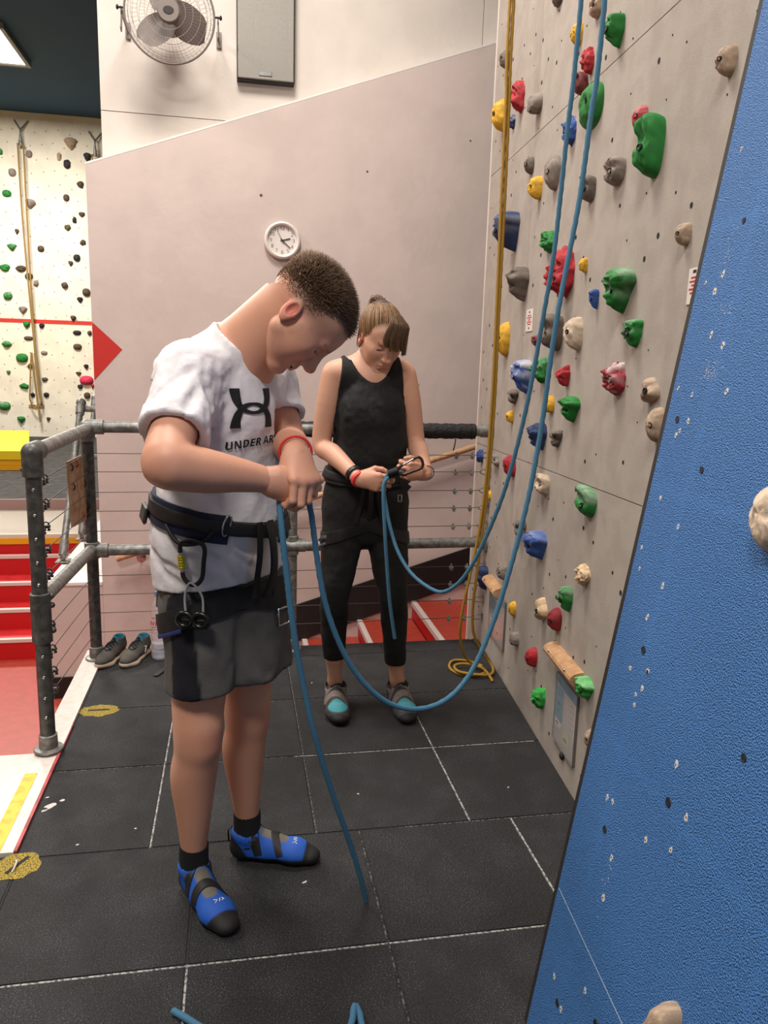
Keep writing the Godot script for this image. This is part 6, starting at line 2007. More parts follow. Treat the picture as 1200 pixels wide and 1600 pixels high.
# a climbing shoe: heel on the floor, direction of the toe; kind 0 blue with black rubber, kind 1 grey with turquoise toe
func climbing_shoe(owner_: Node3D, heel: Vector3, dir: Vector3, kind: int, right: bool, L: float) -> void:
	var z := Vector3(dir.x, 0, dir.z).normalized()
	var x := Vector3.UP.cross(z)
	var s := L / 0.26
	var xf := Transform3D(Basis(x * s * (1.0 if kind == 0 else 1.12), Vector3.UP * s, z * s), heel)
	var inn := -1.0 if right else 1.0                        # the big toe lies on the inner side: for a right foot that is +x (left)
	inn = -inn
	var f := Field.new(Vector3(-0.07, -0.02, -0.035), Vector3(0.07, 0.125, 0.285), 0.0042)
	f.cone(Vector3(0, 0.036, 0.028), Vector3(0, 0.036, 0.10), 0.034, 0.036, 0.02)
	f.cone(Vector3(0, 0.036, 0.10), Vector3(0.004 * inn, 0.031, 0.18), 0.037, 0.043, 0.02, 0, Vector3.UP, 0.80)
	f.cone(Vector3(0.004 * inn, 0.029, 0.18), Vector3(0.010 * inn, 0.022, 0.224), 0.043, 0.034, 0.02, 0, Vector3.UP, 0.66)
	f.cone(Vector3(0, 0.052, 0.032), Vector3(0, 0.078, 0.038), 0.036, 0.044, 0.02)
	f.cone(Vector3(0, 0.070, 0.055), Vector3(0, 0.050, 0.13), 0.030, 0.026, 0.02)
	f.cone(Vector3(0, 0.078, 0.064), Vector3(0, 0.094, 0.070), 0.020, 0.014, 0.012)
	f.cone(Vector3(0, 0.130, 0.040), Vector3(0, 0.085, 0.042), 0.039, 0.037, 0.005, 1)
	f.cut(Vector3(0, 0.001, 0.1), Vector3.DOWN)
	var black := Color(0.075, 0.072, 0.070)
	if kind == 0:
		f.base = Color(0.10, 0.32, 0.68).srgb_to_linear()
		f.stripe(Vector3(0, 0.088, 0.060), Vector3(0, 0.066, 0.145), 0.021, 0.12, Color(0.40, 0.38, 0.34))
		f.patch(Vector3(0, 0.020, -0.014), 0.074, 0.08, black)
		f.patch(Vector3(0.006 * inn, -0.010, 0.270), 0.086, 0.05, black)
	else:
		f.base = Color(0.25, 0.24, 0.235).srgb_to_linear()
		f.patch(Vector3(0.004 * inn, 0.072, 0.188), 0.043, 0.08, Color(0.26, 0.62, 0.66))
		f.patch(Vector3(0.006 * inn, -0.010, 0.262), 0.066, 0.05, black)
		f.patch(Vector3(0, 0.09, 0.03), 0.030, 0.1, Color(0.09, 0.085, 0.08))
	f.stripe(Vector3(0, -0.028, 0.0), Vector3(0, -0.028, 0.26), 0.052, 0.06, black)
	for e in [-1.0, 1.0]:
		f.stripe(Vector3(0.045 * e, -0.004, 0.0), Vector3(0.054 * e, -0.002, 0.22), 0.032 if kind == 0 else 0.026, 0.06, black)
	var mb := MB.new()
	f.build(mb, xf)
	var sh := part(owner_, "climbing_shoe", mb, M.shoe)
	setlabel(sh, ["blue climbing shoe with black rubber", "grey climbing shoe with turquoise toe"][kind])
	var sm: Material = M.black if kind == 0 else mat(Color(0.50, 0.465, 0.445), 0.7)
	for q in ([[0.088, 0.024, 0.22], [0.140, 0.020, -0.22]] if kind == 0 else [[0.088, 0.034, 0.25], [0.136, 0.030, -0.2]]):
		var ax := Vector3(q[2] * 0.6 * inn, 0.30, 1.0).normalized()
		var b := ring_band(f, Vector3(0, 0.03, q[0]), ax, Vector3.UP, -78, 78, q[1], 0.0035, 16, 0.12)
		for i in b.v.size():
			b.v[i] = xf * b.v[i]
			b.n[i] = (xf.basis * b.n[i]).normalized()
		part(sh, "strap", b, sm)
	for e in [-1.0, 1.0]:                                    # pull loops at the heel
		mb = MB.new()
		if kind == 0 and e > 0:
			continue
		var px: float = 0.012 * e if kind == 1 else 0.0
		mb.add(webbing([Vector3(px, 0.055, -0.010), Vector3(px * 1.4, 0.088, -0.012), Vector3(px * 1.4, 0.100, -0.002), Vector3(px, 0.085, 0.004)], Vector3(0, 0, -1), 0.012, 0.002, 10))
		for i in mb.v.size():
			mb.v[i] = xf * mb.v[i]
			mb.n[i] = (xf.basis * mb.n[i]).normalized()
		part(sh, "pull_loop", mb, M.black)
	if kind == 1:
		mb = webbing([Vector3(-0.026, 0.062, 0.085), Vector3(-0.012, 0.096, 0.082), Vector3(0.012, 0.104, 0.078), Vector3(0.030, 0.092, 0.070)], Vector3(0, 0.5, 1), 0.015, 0.002, 10)
		for i in mb.v.size():
			mb.v[i] = xf * mb.v[i]
			mb.n[i] = (xf.basis * mb.n[i]).normalized()
		part(sh, "tongue_loop", mb, M.black)
		mb = MB.new()
		for q in [[-0.012, 0.175], [0.0, 0.178], [0.012, 0.176], [-0.006, 0.186], [0.006, 0.187]]:
			var hp := f.hit(Vector3(q[0] + 0.004 * inn, 0.12, q[1]), Vector3.DOWN, 0.2)
			if hp != Vector3.INF:
				mb.ball(xf * hp, Vector3(0.0022, 0.0012, 0.0026))
		part(sh, "toe_dots", mb, M.nosing).set_meta("kind", "stuff")
		mb = MB.new()
		for q in [[-0.022, 0.087], [-0.012, 0.091], [0.014, 0.091], [0.022, 0.088], [-0.020, 0.131], [0.018, 0.131]]:
			var hp := f.hit(Vector3(q[0], 0.12, q[1]), Vector3.DOWN, 0.2)
			if hp != Vector3.INF:
				mb.ball(xf * (hp + Vector3(0, 0.0034, 0)), Vector3(0.0022, 0.0012, 0.0034))
		part(sh, "strap_slots", mb, M.black).set_meta("kind", "stuff")
	else:
		mb = MB.new()
		for q in [[Vector2(-0.010, 0.196), Vector2(-0.003, 0.190), Vector2(-0.010, 0.184)], [Vector2(0.0, 0.196), Vector2(0.004, 0.186)], [Vector2(0.007, 0.194), Vector2(0.012, 0.191), Vector2(0.008, 0.185)]]:
			var pts: Array = []
			for v in q:
				var hp := f.hit(Vector3(v.x * 1.2 + 0.008 * inn, 0.12, v.y - 0.006), Vector3.DOWN, 0.2)
				if hp != Vector3.INF:
					pts.append(xf * (hp + Vector3(0, 0.0008, 0)))
			if pts.size() > 1:
				mb.tube(PackedVector3Array(pts), 0.0014, 5)
		part(sh, "toe_logo", mb, M.cap)

func sock(owner_: Node3D, a: Vector3, b: Vector3, ra: float, rb: float, lower: Vector3) -> void:
	var mb := MB.new()
	mb.tube(smooth_path([lower, a, b], 10), [rb, rb * 1.1, ra, ra, ra, ra, ra, ra, ra, ra, ra * 0.98], 22)
	part(owner_, "sock", mb, M.sock)

func carabiner(t: Node3D, at: Vector3, x: Vector3, y: Vector3, w: float, h: float, m: Material, gate: Material, screw: Material, called := "") -> void:
	var P := func_pts(at, x, y, w, h)
	var mb := MB.new()
	var body: Array = []
	for i in P.size():
		body.append(P[i])
	mb.tube(smooth_path(body, 40), 0.0055, 10)
	part(t, "body", mb, m)
	mb = MB.new()
	mb.pipe(P[0], P[P.size() - 1], 0.0042, 10)
	part(t, "gate", mb, gate)
	if screw:
		mb = MB.new()
		var a: Vector3 = P[0].lerp(P[P.size() - 1], 0.14)
		var b: Vector3 = P[0].lerp(P[P.size() - 1], 0.84)
		for i in 5:
			var q0 := a.lerp(b, i / 5.0)
			var q1 := a.lerp(b, (i + 0.75) / 5.0)
			sleeve(mb, q0, q1, 0.0088)
		mb.pipe(a, b, 0.0078, 12)
		part(t, "screw_sleeve", mb, screw)

func func_pts(at: Vector3, x: Vector3, y: Vector3, w: float, h: float) -> Array:
	# pear shape: open on the left side where the gate sits
	var o: Array = []
	for q in [[-0.42, 0.22], [-0.40, 0.42], [-0.12, 0.50], [0.25, 0.46], [0.44, 0.34], [0.40, 0.0], [0.34, -0.32], [0.14, -0.48], [-0.10, -0.48], [-0.30, -0.36], [-0.36, -0.22]]:
		o.append(at + x * (q[0] * w) + y * (q[1] * h))
	return o

func man() -> void:
	var Fd := Vector3(0.682, 0, 0.732)
	var Ld := Vector3(0.732, 0, -0.682)
	var Y := Vector3.UP
	M.skin = vmat(0.52)
	tri_tex(M.skin, 12.0, null, noise_tex(81, 0.09, [], [], 512, 3, true, 3.0), 0.25)
	M.shoe = vmat(0.7)
	M.sock = mat(Color(0.055, 0.052, 0.055), 0.9)
	M.cotton = tri_tex(mat(Color(0.84, 0.82, 0.83), 0.9), 10.0, null, noise_tex(82, 0.012, [], [], 512, 3, true, 6.0), 0.5)
	M.shorts = vmat(0.85)
	tri_tex(M.shorts, 10.0, null, noise_tex(83, 0.02, [], [], 512, 4, true, 5.0), 0.6)
	var t := thing("person", "climber in white printed T-shirt and dark shorts looking down at the rope in his hands", "person", Vector3(-0.05, 0, -2.02))
	var rsh := Vector3(-0.108, 1.405, -1.848)
	var lsh := Vector3(0.083, 1.402, -2.08)
	var rel := Vector3(-0.142, 1.238, -1.630)
	var rwr := Vector3(0.066, 1.190, -1.700)
	var lel := Vector3(0.130, 1.245, -1.975)
	var lwr := Vector3(0.131, 1.246, -1.742)
	var neck := Vector3(0.005, 1.465, -1.945)
	var ho := Vector3(0.1345, 1.5506, -1.849)                # head origin
	var U := Vector3(0.890, 0.423, 0.172).normalized()
	var N := Vector3(0.415, -0.906, 0.080)
	N = (N - U * N.dot(U)).normalized()
	var X := U.cross(N)
	var hx := Transform3D(Basis(X, U * 0.97, N * 1.03), ho)
	# ---- body
	var f := Field.new(Vector3(-0.30, 0.03, -2.28), Vector3(0.26, 1.62, -1.54), 0.0095)
	f.base = SKIN.srgb_to_linear()
	# torso core under the clothes
	f.cone(Vector3(-0.045, 0.92, -2.0), Vector3(-0.035, 1.15, -1.985), 0.13, 0.125, 0.05, 0, Fd, 0.7)
	f.cone(Vector3(-0.035, 1.15, -1.985), Vector3(-0.012, 1.36, -1.955), 0.125, 0.12, 0.05, 0, Fd, 0.7)
	f.cone(rsh, lsh, 0.042, 0.042, 0.04)
	# neck
	f.cone(Vector3(-0.020, 1.43, -1.965), hx * Vector3(0, 0.030, -0.022), 0.064, 0.067, 0.04)
	f.cone(hx * Vector3(0, -0.030, 0.0), Vector3(0.035, 1.43, -1.93), 0.052, 0.054, 0.03)
	for e in [[rsh, 0.035], [lsh, 0.035]]:
		f.cone(neck + Vector3(-0.02, -0.02, -0.01), e[0] + Vector3.UP * 0.01, 0.044, 0.03, 0.05)
	# arms
	f.limb([rsh, rsh.lerp(rel, 0.55), rel, rel.lerp(rwr, 0.30) + Vector3(0, -0.004, 0), rel.lerp(rwr, 0.68), rwr, rwr + Vector3(0.028, -0.011, 0.003)], [0.044, 0.050, 0.0465, 0.0490, 0.0380, 0.0280, 0.0225], 26)
	f.cone(rel + Vector3(-0.010, -0.010, 0.0), rel + Vector3(0.01, 0.005, 0), 0.032, 0.036, 0.03)
	f.cone(Vector3(-0.03, 1.47, -1.985), hx * Vector3(0, 0.040, -0.062), 0.050, 0.040, 0.05)
	f.limb([lsh, lsh.lerp(lel, 0.5), lel, lel.lerp(lwr, 0.35), lwr, lwr + Vector3(0.006, -0.019, 0.022)], [0.046, 0.047, 0.045, 0.044, 0.0275, 0.0165], 20)
	# legs
	var rk := Vector3(-0.106, 0.495, -1.905)
	var lk := Vector3(0.020, 0.488, -2.035)
	var ra := Vector3(-0.124, 0.105, -1.955)
	var la := Vector3(0.022, 0.108, -2.085)
	for q in [[Vector3(-0.084, 0.90, -1.945), rk, ra, Vector3(-0.02, 0, -0.022)], [Vector3(0.030, 0.90, -2.055), lk, la, Vector3(-0.022, 0, -0.010)]]:
		var hip: Vector3 = q[0]
		var kn: Vector3 = q[1]
		var an: Vector3 = q[2]
		var bk: Vector3 = q[3]
		f.limb([hip, hip.lerp(kn, 0.6), kn + Vector3(0, 0.02, 0), kn.lerp(an, 0.14), kn.lerp(an, 0.34) + bk * 0.35, kn.lerp(an, 0.66) + bk * 0.15, an, an + Vector3(0, -0.06, 0)], [0.088, 0.074, 0.0615, 0.0585, 0.0600, 0.0455, 0.0315, 0.0320], 40)
		f.cone(kn - bk * 0.8 + Vector3(0, 0.022, 0), kn - bk * 0.7 - Vector3(0, 0.02, 0), 0.036, 0.034, 0.04)
		f.patch(kn - bk, 0.062, 0.9, Color(0.78, 0.46, 0.38, 0.65))
	f.patch(rel, 0.055, 0.9, Color(0.80, 0.47, 0.40, 0.6))
	var mb := MB.new()
	f.build(mb)
	var hf := head_field(true)
	# shaved sides: cropped hair shows through the skin
	hf.patch(Vector3(0, 0.135, -0.03), 0.136, 0.42, Color(0.38, 0.29, 0.225, 0.9))
	hf.stripe(Vector3(-0.085, 0.045, -0.055), Vector3(-0.082, 0.060, 0.045), 0.042, 0.85, Color(0.47, 0.36, 0.30, 0.75))
	hf.stripe(Vector3(0.085, 0.045, -0.055), Vector3(0.082, 0.060, 0.045), 0.042, 0.85, Color(0.47, 0.36, 0.30, 0.75))
	hf.patch(Vector3(0, 0.05, -0.115), 0.065, 0.9, Color(0.50, 0.40, 0.33, 0.6))
	for s in [-1.0, 1.0]:
		hf.stripe(Vector3(0.070 * s, 0.01, 0.030), Vector3(0.066 * s, -0.015, 0.030), 0.014, 0.9, Color(0.50, 0.38, 0.31, 0.6))
		hf.patch(Vector3(0.045 * s, -0.06, 0.055), 0.05, 0.9, Color(0.72, 0.50, 0.43, 0.4))
	hf.patch(Vector3(-0.057, -0.035, 0.048), 0.0035, 0.5, Color(0.30, 0.14, 0.11))
	hf.build(mb, hx)
	hand(mb, rwr, Vector3(0.062, -0.024, 0.006), Vector3(-0.10, -0.25, 0.97), false,
		[[62, 78, 45], [68, 82, 48], [74, 84, 50], [78, 84, 50]],
		[Vector3(0.030, -0.012, 0.030), Vector3(0.058, -0.030, 0.044), Vector3(0.084, -0.046, 0.036), Vector3(0.100, -0.054, 0.022)], 1.02)
	hand(mb, lwr, Vector3(0.020, -0.062, 0.070), Vector3(0.35, 0.55, 0.75), true,
		[[42, 62, 40], [46, 66, 42], [52, 70, 45], [58, 72, 45]],
		[Vector3(0.030, -0.012, 0.030), Vector3(0.058, -0.028, 0.044), Vector3(0.084, -0.040, 0.034), Vector3(0.102, -0.048, 0.022)], 1.0)
	part(t, "body", mb, M.skin)
	# ---- hair
	var hm := MB.new()
	var r2 := RandomNumberGenerator.new()
	r2.seed = 77
	var hc := Vector3(0, 0.045, -0.010)
	var hr := Vector3(0.0775, 0.0895, 0.0975)
	var n := 0
	while n < 30000:
		var d := Vector3(r2.randfn(), r2.randfn(), r2.randfn()).normalized()
		var p := hc + d * hr
		var edge := 0.062 + 0.27 * p.z if p.z < 0.02 else 0.0674 + 0.10 * (p.z - 0.02)
		var over: float = p.y - edge + r2.randf_range(-0.006, 0.006)
		if over < -0.040 * r2.randf() * r2.randf() or p.z > 0.083 + r2.randf_range(-0.004, 0.004) - 0.22 * absf(p.x) * (1.0 if p.z > 0.05 else 0.0):
			n += 1
			continue
		n += 1
		var g := (d / hr).normalized()
		var top := smoothstep(0.0, 0.055, over)
		var len := (lerpf(0.005, 0.024, top) if over > 0.0 else 0.0028) * r2.randf_range(0.75, 1.2)
		if p.z > 0.045:
			len *= 1.0 + 0.75 * smoothstep(0.045, 0.075, p.z)
		var sweep := Vector3(0, 0.05, 0.75) + Vector3(r2.randfn(), r2.randfn(), r2.randfn()) * 0.22
		var dir := (g * 1.0 + sweep * lerpf(0.5, 0.55, top)).normalized()
		var m1 := p + dir * len * 0.55
		var m2 := m1 + (dir + g * 0.1 + Vector3(r2.randfn(), r2.randfn(), r2.randfn()) * 0.18).normalized() * len * 0.55
		var v := r2.randf_range(0.75, 1.25)
		hm.col = Color(0.43 * v, 0.325 * v, 0.235 * v).srgb_to_linear()
		blade(hm, hx * (p - g * 0.002), hx * m1, hx * m2, 0.0011 if over > 0.0 else 0.0006)
	for i in 16000:                                          # cropped hair fading out on the sides
		var d := Vector3(r2.randfn(), r2.randfn(), r2.randfn()).normalized()
		var p := hc + d * hr
		var edge := 0.062 + 0.27 * p.z if p.z < 0.02 else 0.0674 + 0.10 * (p.z - 0.02)
		var over: float = p.y - edge
		if over > 0.012 or over < -0.042 or r2.randf() > 1.0 + over / 0.042 or p.z > 0.066:
			continue
		var g := (d / hr).normalized()
		var dir := (g + Vector3(0, -0.5, 0.3) + Vector3(r2.randfn(), r2.randfn(), r2.randfn()) * 0.2).normalized()
		var len := lerpf(0.002, 0.007, clampf((over + 0.042) / 0.054, 0, 1))
		var v := r2.randf_range(0.8, 1.2)
		hm.col = Color(0.45 * v, 0.345 * v, 0.26 * v).srgb_to_linear()
		blade(hm, hx * (p - g * 0.001), hx * (p + dir * len * 0.5), hx * (p + dir * len), 0.0006)
	M.hair = vmat(0.55)
	part(t, "hair", hm, M.hair)
	print("man body ", Time.get_ticks_msec())
	# ---- T-shirt
	var s := Field.new(Vector3(-0.33, 0.83, -2.28), Vector3(0.25, 1.57, -1.58), 0.0075)
	s.cone(Vector3(-0.046, 0.90, -2.0), Vector3(-0.048, 1.00, -1.995), 0.183, 0.184, 0.05, 0, Fd, 0.78)
	s.cone(Vector3(-0.044, 1.02, -1.992), Vector3(-0.036, 1.16, -1.985), 0.170, 0.168, 0.05, 0, Fd, 0.74)
	s.cone(Vector3(-0.034, 1.18, -1.983), Vector3(-0.018, 1.315, -1.962), 0.168, 0.164, 0.06, 0, Fd, 0.72)
	s.cone(Vector3(-0.062, 1.25, -2.03), Vector3(-0.055, 1.37, -2.0), 0.11, 0.09, 0.07)
	s.cone(rsh + Vector3(0.004, 0.005, -0.004), lsh, 0.064, 0.062, 0.06)
	for e in [rsh, lsh]:
		s.cone(neck + Vector3(-0.03, -0.012, -0.015), e + Vector3.UP * 0.012, 0.060, 0.058, 0.05)
	s.cone(Vector3(-0.012, 1.41, -1.955), Vector3(0.025, 1.50, -1.935), 0.080, 0.076, 0.03)
	# sleeves
	var rse := rsh.lerp(rel, 0.70)
	var lse := lsh.lerp(lel, 0.62)
	s.cone(rsh, rse, 0.073, 0.072, 0.035)
	s.cone(rse, rse + (rel - rsh).normalized() * 0.04, 0.072, 0.073, 0.01)
	s.cone(lsh, lse, 0.068, 0.064, 0.03)
	s.cone(lse, lse + (lel - lsh).normalized() * 0.04, 0.064, 0.064, 0.01)
	# folds: shallow creases with ridges beside them, drawn along the cloth
	for q in [[Vector3(-0.055, 1.40, -1.74), Vector3(-0.035, 1.20, -1.76), 0.007], [Vector3(-0.09, 1.43, -1.76), Vector3(-0.17, 1.37, -1.70), 0.005], [Vector3(-0.075, 1.40, -1.72), Vector3(-0.092, 1.355, -1.66), 0.005],
		[Vector3(-0.16, 1.42, -1.86), Vector3(-0.21, 1.33, -1.72), 0.005], [Vector3(-0.13, 1.17, -1.80), Vector3(-0.01, 1.12, -1.76), 0.006], [Vector3(-0.10, 1.20, -1.78), Vector3(0.03, 1.15, -1.76), 0.005], [Vector3(-0.20, 1.16, -1.90), Vector3(-0.12, 1.11, -1.80), 0.005],
		[Vector3(-0.23, 1.00, -1.95), Vector3(-0.10, 0.93, -1.80), 0.006], [Vector3(-0.12, 1.01, -1.80), Vector3(0.02, 0.95, -1.78), 0.006], [Vector3(0.0, 1.00, -1.78), Vector3(0.09, 0.92, -1.84), 0.006], [Vector3(-0.06, 0.98, -1.78), Vector3(0.05, 0.90, -1.80), 0.004], [Vector3(0.03, 1.02, -1.80), Vector3(0.09, 0.97, -1.84), 0.005], [Vector3(-0.20, 0.96, -1.90), Vector3(-0.14, 0.91, -1.82), 0.004], [Vector3(-0.24, 1.30, -2.05), Vector3(-0.20, 1.14, -1.95), 0.006]]:
		var a := on_field(s, q[0])
		for k in 5:
			var b := on_field(s, (q[0] as Vector3).lerp(q[1], (k + 1) / 5.0))
			var r: float = 1.7 * q[2] * (0.5 + 0.5 * sin(PI * (k + 0.7) / 5.4))
			s.cone(a, b, r, r, 0.012, 1)
			a = b
	var nz := FastNoiseLite.new()
	nz.seed = 4
	nz.frequency = 9.0
	nz.fractal_octaves = 3
	s.wrinkle(nz, 0.010, Basis(Vector3(1, 0.35, 0), Vector3(-0.2, 0.7, 0.2), Vector3(0, 0.3, 1)))
	nz.frequency = 22.0
	s.wrinkle(nz, 0.006, Basis(Vector3(1, 0.5, 0), Vector3(-0.5, 1.0, 0.4), Vector3(0, 0.4, 1)), Vector3(-0.33, 1.22, -1.92), Vector3(0.0, 1.45, -1.58))
	# hems, neck and sleeve openings
	s.cut(Vector3(-0.05, 0.895, -2.0), Vector3(0.10, -1, 0.02).normalized(), 0.4)
	s.cone(Vector3(-0.045, 0.82, -2.0), Vector3(-0.046, 0.915, -2.0), 0.160, 0.158, 0.004, 1, Fd, 0.74)
	s.cut(rse, (rel - rsh).normalized(), 0.115)
	s.cone(rse + (rel - rsh).normalized() * 0.06, rse - (rel - rsh).normalized() * 0.008, 0.053, 0.052, 0.004, 1)
	s.cut(lse, (lel - lsh).normalized(), 0.10)
	s.cone(lse + (lel - lsh).normalized() * 0.06, lse - (lel - lsh).normalized() * 0.012, 0.050, 0.049, 0.004, 1)
	var na := (hx * Vector3(0, -0.03, -0.04) - Vector3(-0.012, 1.42, -1.955)).normalized()
	s.cut(Vector3(0.012, 1.488, -1.945), Vector3(0.62, 0.76, 0.19).normalized(), 0.14)
	s.cone(Vector3(-0.002, 1.47, -1.95), Vector3(0.055, 1.54, -1.925), 0.068, 0.070, 0.004, 1)
	mb = MB.new()
	s.build(mb)
	var shirt := part(t, "t_shirt", mb, M.cotton)
	setlabel(shirt, "white cotton T-shirt with a black chest print")
	# ribbed collar
	var col := PackedVector3Array()
	var cn := Vector3(0.62, 0.76, 0.19).normalized()
	var c1 := cn.cross(Ld).normalized()
	for i in 40:
		var a := TAU * i / 40.0
		var d := Ld * cos(a) + c1 * sin(a)
		var o := Vector3(0.012, 1.488, -1.945)
		var best := o + d * 0.0735
		col.append(best)
	mb = MB.new()
	mb.tube(col, 0.0075, 8, false, true)
	part(shirt, "collar", mb, M.cotton)
	# sleeve hem seam
	# chest print: two crossing arcs and a word, laid on the cloth
	var ink := mat(Color(0.055, 0.055, 0.06), 0.75)
	var Lo := Vector3(0.073, 1.338, -1.82)
	mb = MB.new()
	for sg in [1.0, -1.0]:
		var prev: Array = []
		for i in 33:
			var u := i / 16.0 - 1.0
			var cx := 0.047 * sin(u * PI / 2.0)
			var cy: float = sg * (-0.010 + 0.056 * pow(absf(u), 2.1))
			var tx := 0.047 * PI / 2 * cos(u * PI / 2.0)
			var ty: float = sg * 0.056 * 2.1 * pow(absf(u), 1.1) * signf(u)
			var nn := Vector2(-ty, tx).normalized()
			var wd := 0.0035 + 0.0105 * pow(absf(u), 1.4)
			var cur: Array = []
			for e in [-1.0, -0.5, 0.0, 0.5, 1.0]:
				cur.append(on_cloth(s, Lo, Ld, Y, Fd, Vector2(cx, cy) + nn * (wd * e)))
			if prev.size() == 5 and not (Vector3.INF in prev) and not (Vector3.INF in cur):
				for e in 4:
					mb.quad(prev[e], prev[e + 1], cur[e + 1], cur[e], Fd)
			prev = cur
	setlabel(part(shirt, "chest_logo", mb, ink), "black chest logo of two crossing arcs")
	mb = MB.new()
	for q in text_mb("UNDER ARMOUR", 0.0185, "Droid Sans", true):
		var p: Array = []
		for v in q:
			p.append(on_cloth(s, Lo, Ld, Y, Fd, Vector2(v.x * 1.1 + 0.043, -0.078 + v.y + v.x * 0.10)))
		if not (Vector3.INF in p):
			mb.flat(p[0], p[1], p[2], Fd)
	if mb.v.size() > 0:
		setlabel(part(shirt, "chest_word", mb, ink), "black printed word under the logo")
	print("shirt ", Time.get_ticks_msec())
	# ---- shorts
	var o := Field.new(Vector3(-0.30, 0.55, -2.28), Vector3(0.22, 1.0, -1.72), 0.0075)
	o.cone(Vector3(-0.043, 0.96, -2.0), Vector3(-0.040, 0.84, -2.0), 0.140, 0.168, 0.05, 0, Fd, 0.74)
	o.cut(Vector3(-0.04, 0.95, -2.0), Vector3.UP, 0.3)
	o.cone(Vector3(-0.086, 0.83, -1.94), Vector3(-0.090, 0.60, -1.905), 0.108, 0.094, 0.04)
	o.cone(Vector3(0.028, 0.83, -2.055), Vector3(0.040, 0.60, -2.03), 0.108, 0.102, 0.04)
	o.cone(Vector3(0.03, 0.80, -1.95), Vector3(0.045, 0.66, -1.93), 0.075, 0.060, 0.05)
	nz.frequency = 8.0
	o.wrinkle(nz, 0.012, Basis(Vector3(1, 0.3, 0), Vector3(0.2, 0.6, 0.2), Vector3(0, 0.2, 1)))
	for q in [[Vector3(0.02, 0.83, -1.83), Vector3(0.075, 0.66, -1.88)], [Vector3(-0.06, 0.86, -1.80), Vector3(0.05, 0.80, -1.84)], [Vector3(0.005, 0.82, -1.86), Vector3(0.0, 0.60, -1.86)]]:
		o.cone(q[0], q[1], 0.007, 0.007, 0.025, 1)
	o.cut(Vector3(-0.100, 0.622, -1.905), Vector3(0.06, -1, 0.03).normalized(), 0.165)
	o.cut(Vector3(0.05, 0.632, -2.03), Vector3(0.0, -1, 0.0), 0.17)
	o.cut(Vector3(-0.03, 0.62, -1.98), Vector3(0, -1, 0), 0.4)
	o.cone(Vector3(-0.092, 0.55, -1.905), Vector3(-0.090, 0.69, -1.915), 0.083, 0.079, 0.004, 1)
	o.cone(Vector3(0.036, 0.55, -2.03), Vector3(0.034, 0.70, -2.035), 0.090, 0.086, 0.004, 1)
	o.base = Color(0.305, 0.297, 0.292).srgb_to_linear()
	o.stripe(Vector3(-0.155, 0.86, -1.83), Vector3(-0.13, 0.58, -1.80), 0.046, 0.05, Color(0.045, 0.043, 0.055))
	o.patch(Vector3(-0.205, 0.86, -1.95), 0.055, 0.1, Color(0.34, 0.335, 0.32))
	mb = MB.new()
	o.build(mb)
	var sho := part(t, "shorts", mb, M.shorts)
	setlabel(sho, "dark grey sports shorts with a black side panel")
	print("shorts ", Time.get_ticks_msec())
	# ---- socks and shoes
	sock(t, ra + Vector3(0, -0.005, 0), ra + Vector3(0.002, 0.045, 0.004), 0.0398, 0.030, ra + Vector3(0.004, -0.075, 0.006))
	sock(t, la + Vector3(0, -0.005, 0), la + Vector3(0.0, 0.045, 0.002), 0.0398, 0.030, la + Vector3(0.004, -0.075, 0.002))
	climbing_shoe(t, Vector3(-0.140, 0, -1.989), Vector3(0.100, 0, 0.215), 0, true, 0.262)
	climbing_shoe(t, Vector3(-0.020, 0, -2.093), Vector3(0.255, 0, 0.050), 0, false, 0.262)
	# ---- harness
	var hb := Node3D.new()
	hb.name = "harness"
	t.add_child(hb)
	setlabel(hb, "black and blue climbing harness")
	var bc := Vector3(-0.045, 1.062, -1.99)
	var bax := Vector3(0.23, 1.0, 0.06).normalized()
	var navy := mat(Color(0.07, 0.09, 0.19), 0.8)
	part(hb, "waist_padding", ring_band(s, bc, bax, Fd, 32, 328, 0.066, 0.010, 60), navy)
	part(hb, "waist_belt", ring_band(s, bc + bax * 0.006, bax, Fd, 0, 360, 0.032, 0.016, 72), M.black)
	# side buckle
	mb = MB.new()
	var sb := s.hit(bc - Ld * 0.4 - Fd * 0.22 + bax * 0.01, (Ld + Fd * 0.55).normalized(), 0.6)
	if sb != Vector3.INF:
		var sd := -(Ld + Fd * 0.55).normalized()
		mb.box(sb + sd * 0.020, Vector3(0.065, 0.045, 0.010), Basis(bax.cross(sd).normalized(), bax, sd).orthonormalized(), 0.006)
		part(hb, "buckle", mb, mat(Color(0.13, 0.13, 0.14), 0.35))
	mb = MB.new()
	var fr := s.hit(bc + Fd * 0.5 - Ld * 0.10, -Fd, 0.6)
	if fr != Vector3.INF:
		var dr := PackedVector3Array()
		for i in 14:
			var a := TAU * i / 14.0
			dr.append(fr + Fd * 0.020 - Ld * (0.012 * cos(a)) + bax * (0.026 * sin(a)))
		mb.tube(dr, 0.0025, 6, false, true)
		part(hb, "belt_ring", mb, M.chrome)
	# gear loop on the right hip
	var vd := Vector3(-0.08, -0.13, -0.985).normalized()
	var g0 := s.hit(Vector3(-0.150, 1.092, -1.70), vd, 0.4)
	var gm := s.hit(Vector3(-0.100, 1.040, -1.70), vd, 0.4)
	var g1 := s.hit(Vector3(-0.046, 1.072, -1.70), vd, 0.4)
	var gd := gm + Vector3(-0.004, 0, 0.026)
	mb = MB.new()
	mb.tube(smooth_path([g0 + Vector3(-0.004, -0.008, 0.018), g0.lerp(gd, 0.6) + Vector3(-0.008, -0.014, 0.008), gd, gd.lerp(g1, 0.5) + Vector3(0.006, -0.010, 0.008), g1 + Vector3(0, -0.004, 0.020)], 22), 0.0055, 10)
	part(hb, "gear_loop", mb, M.black)
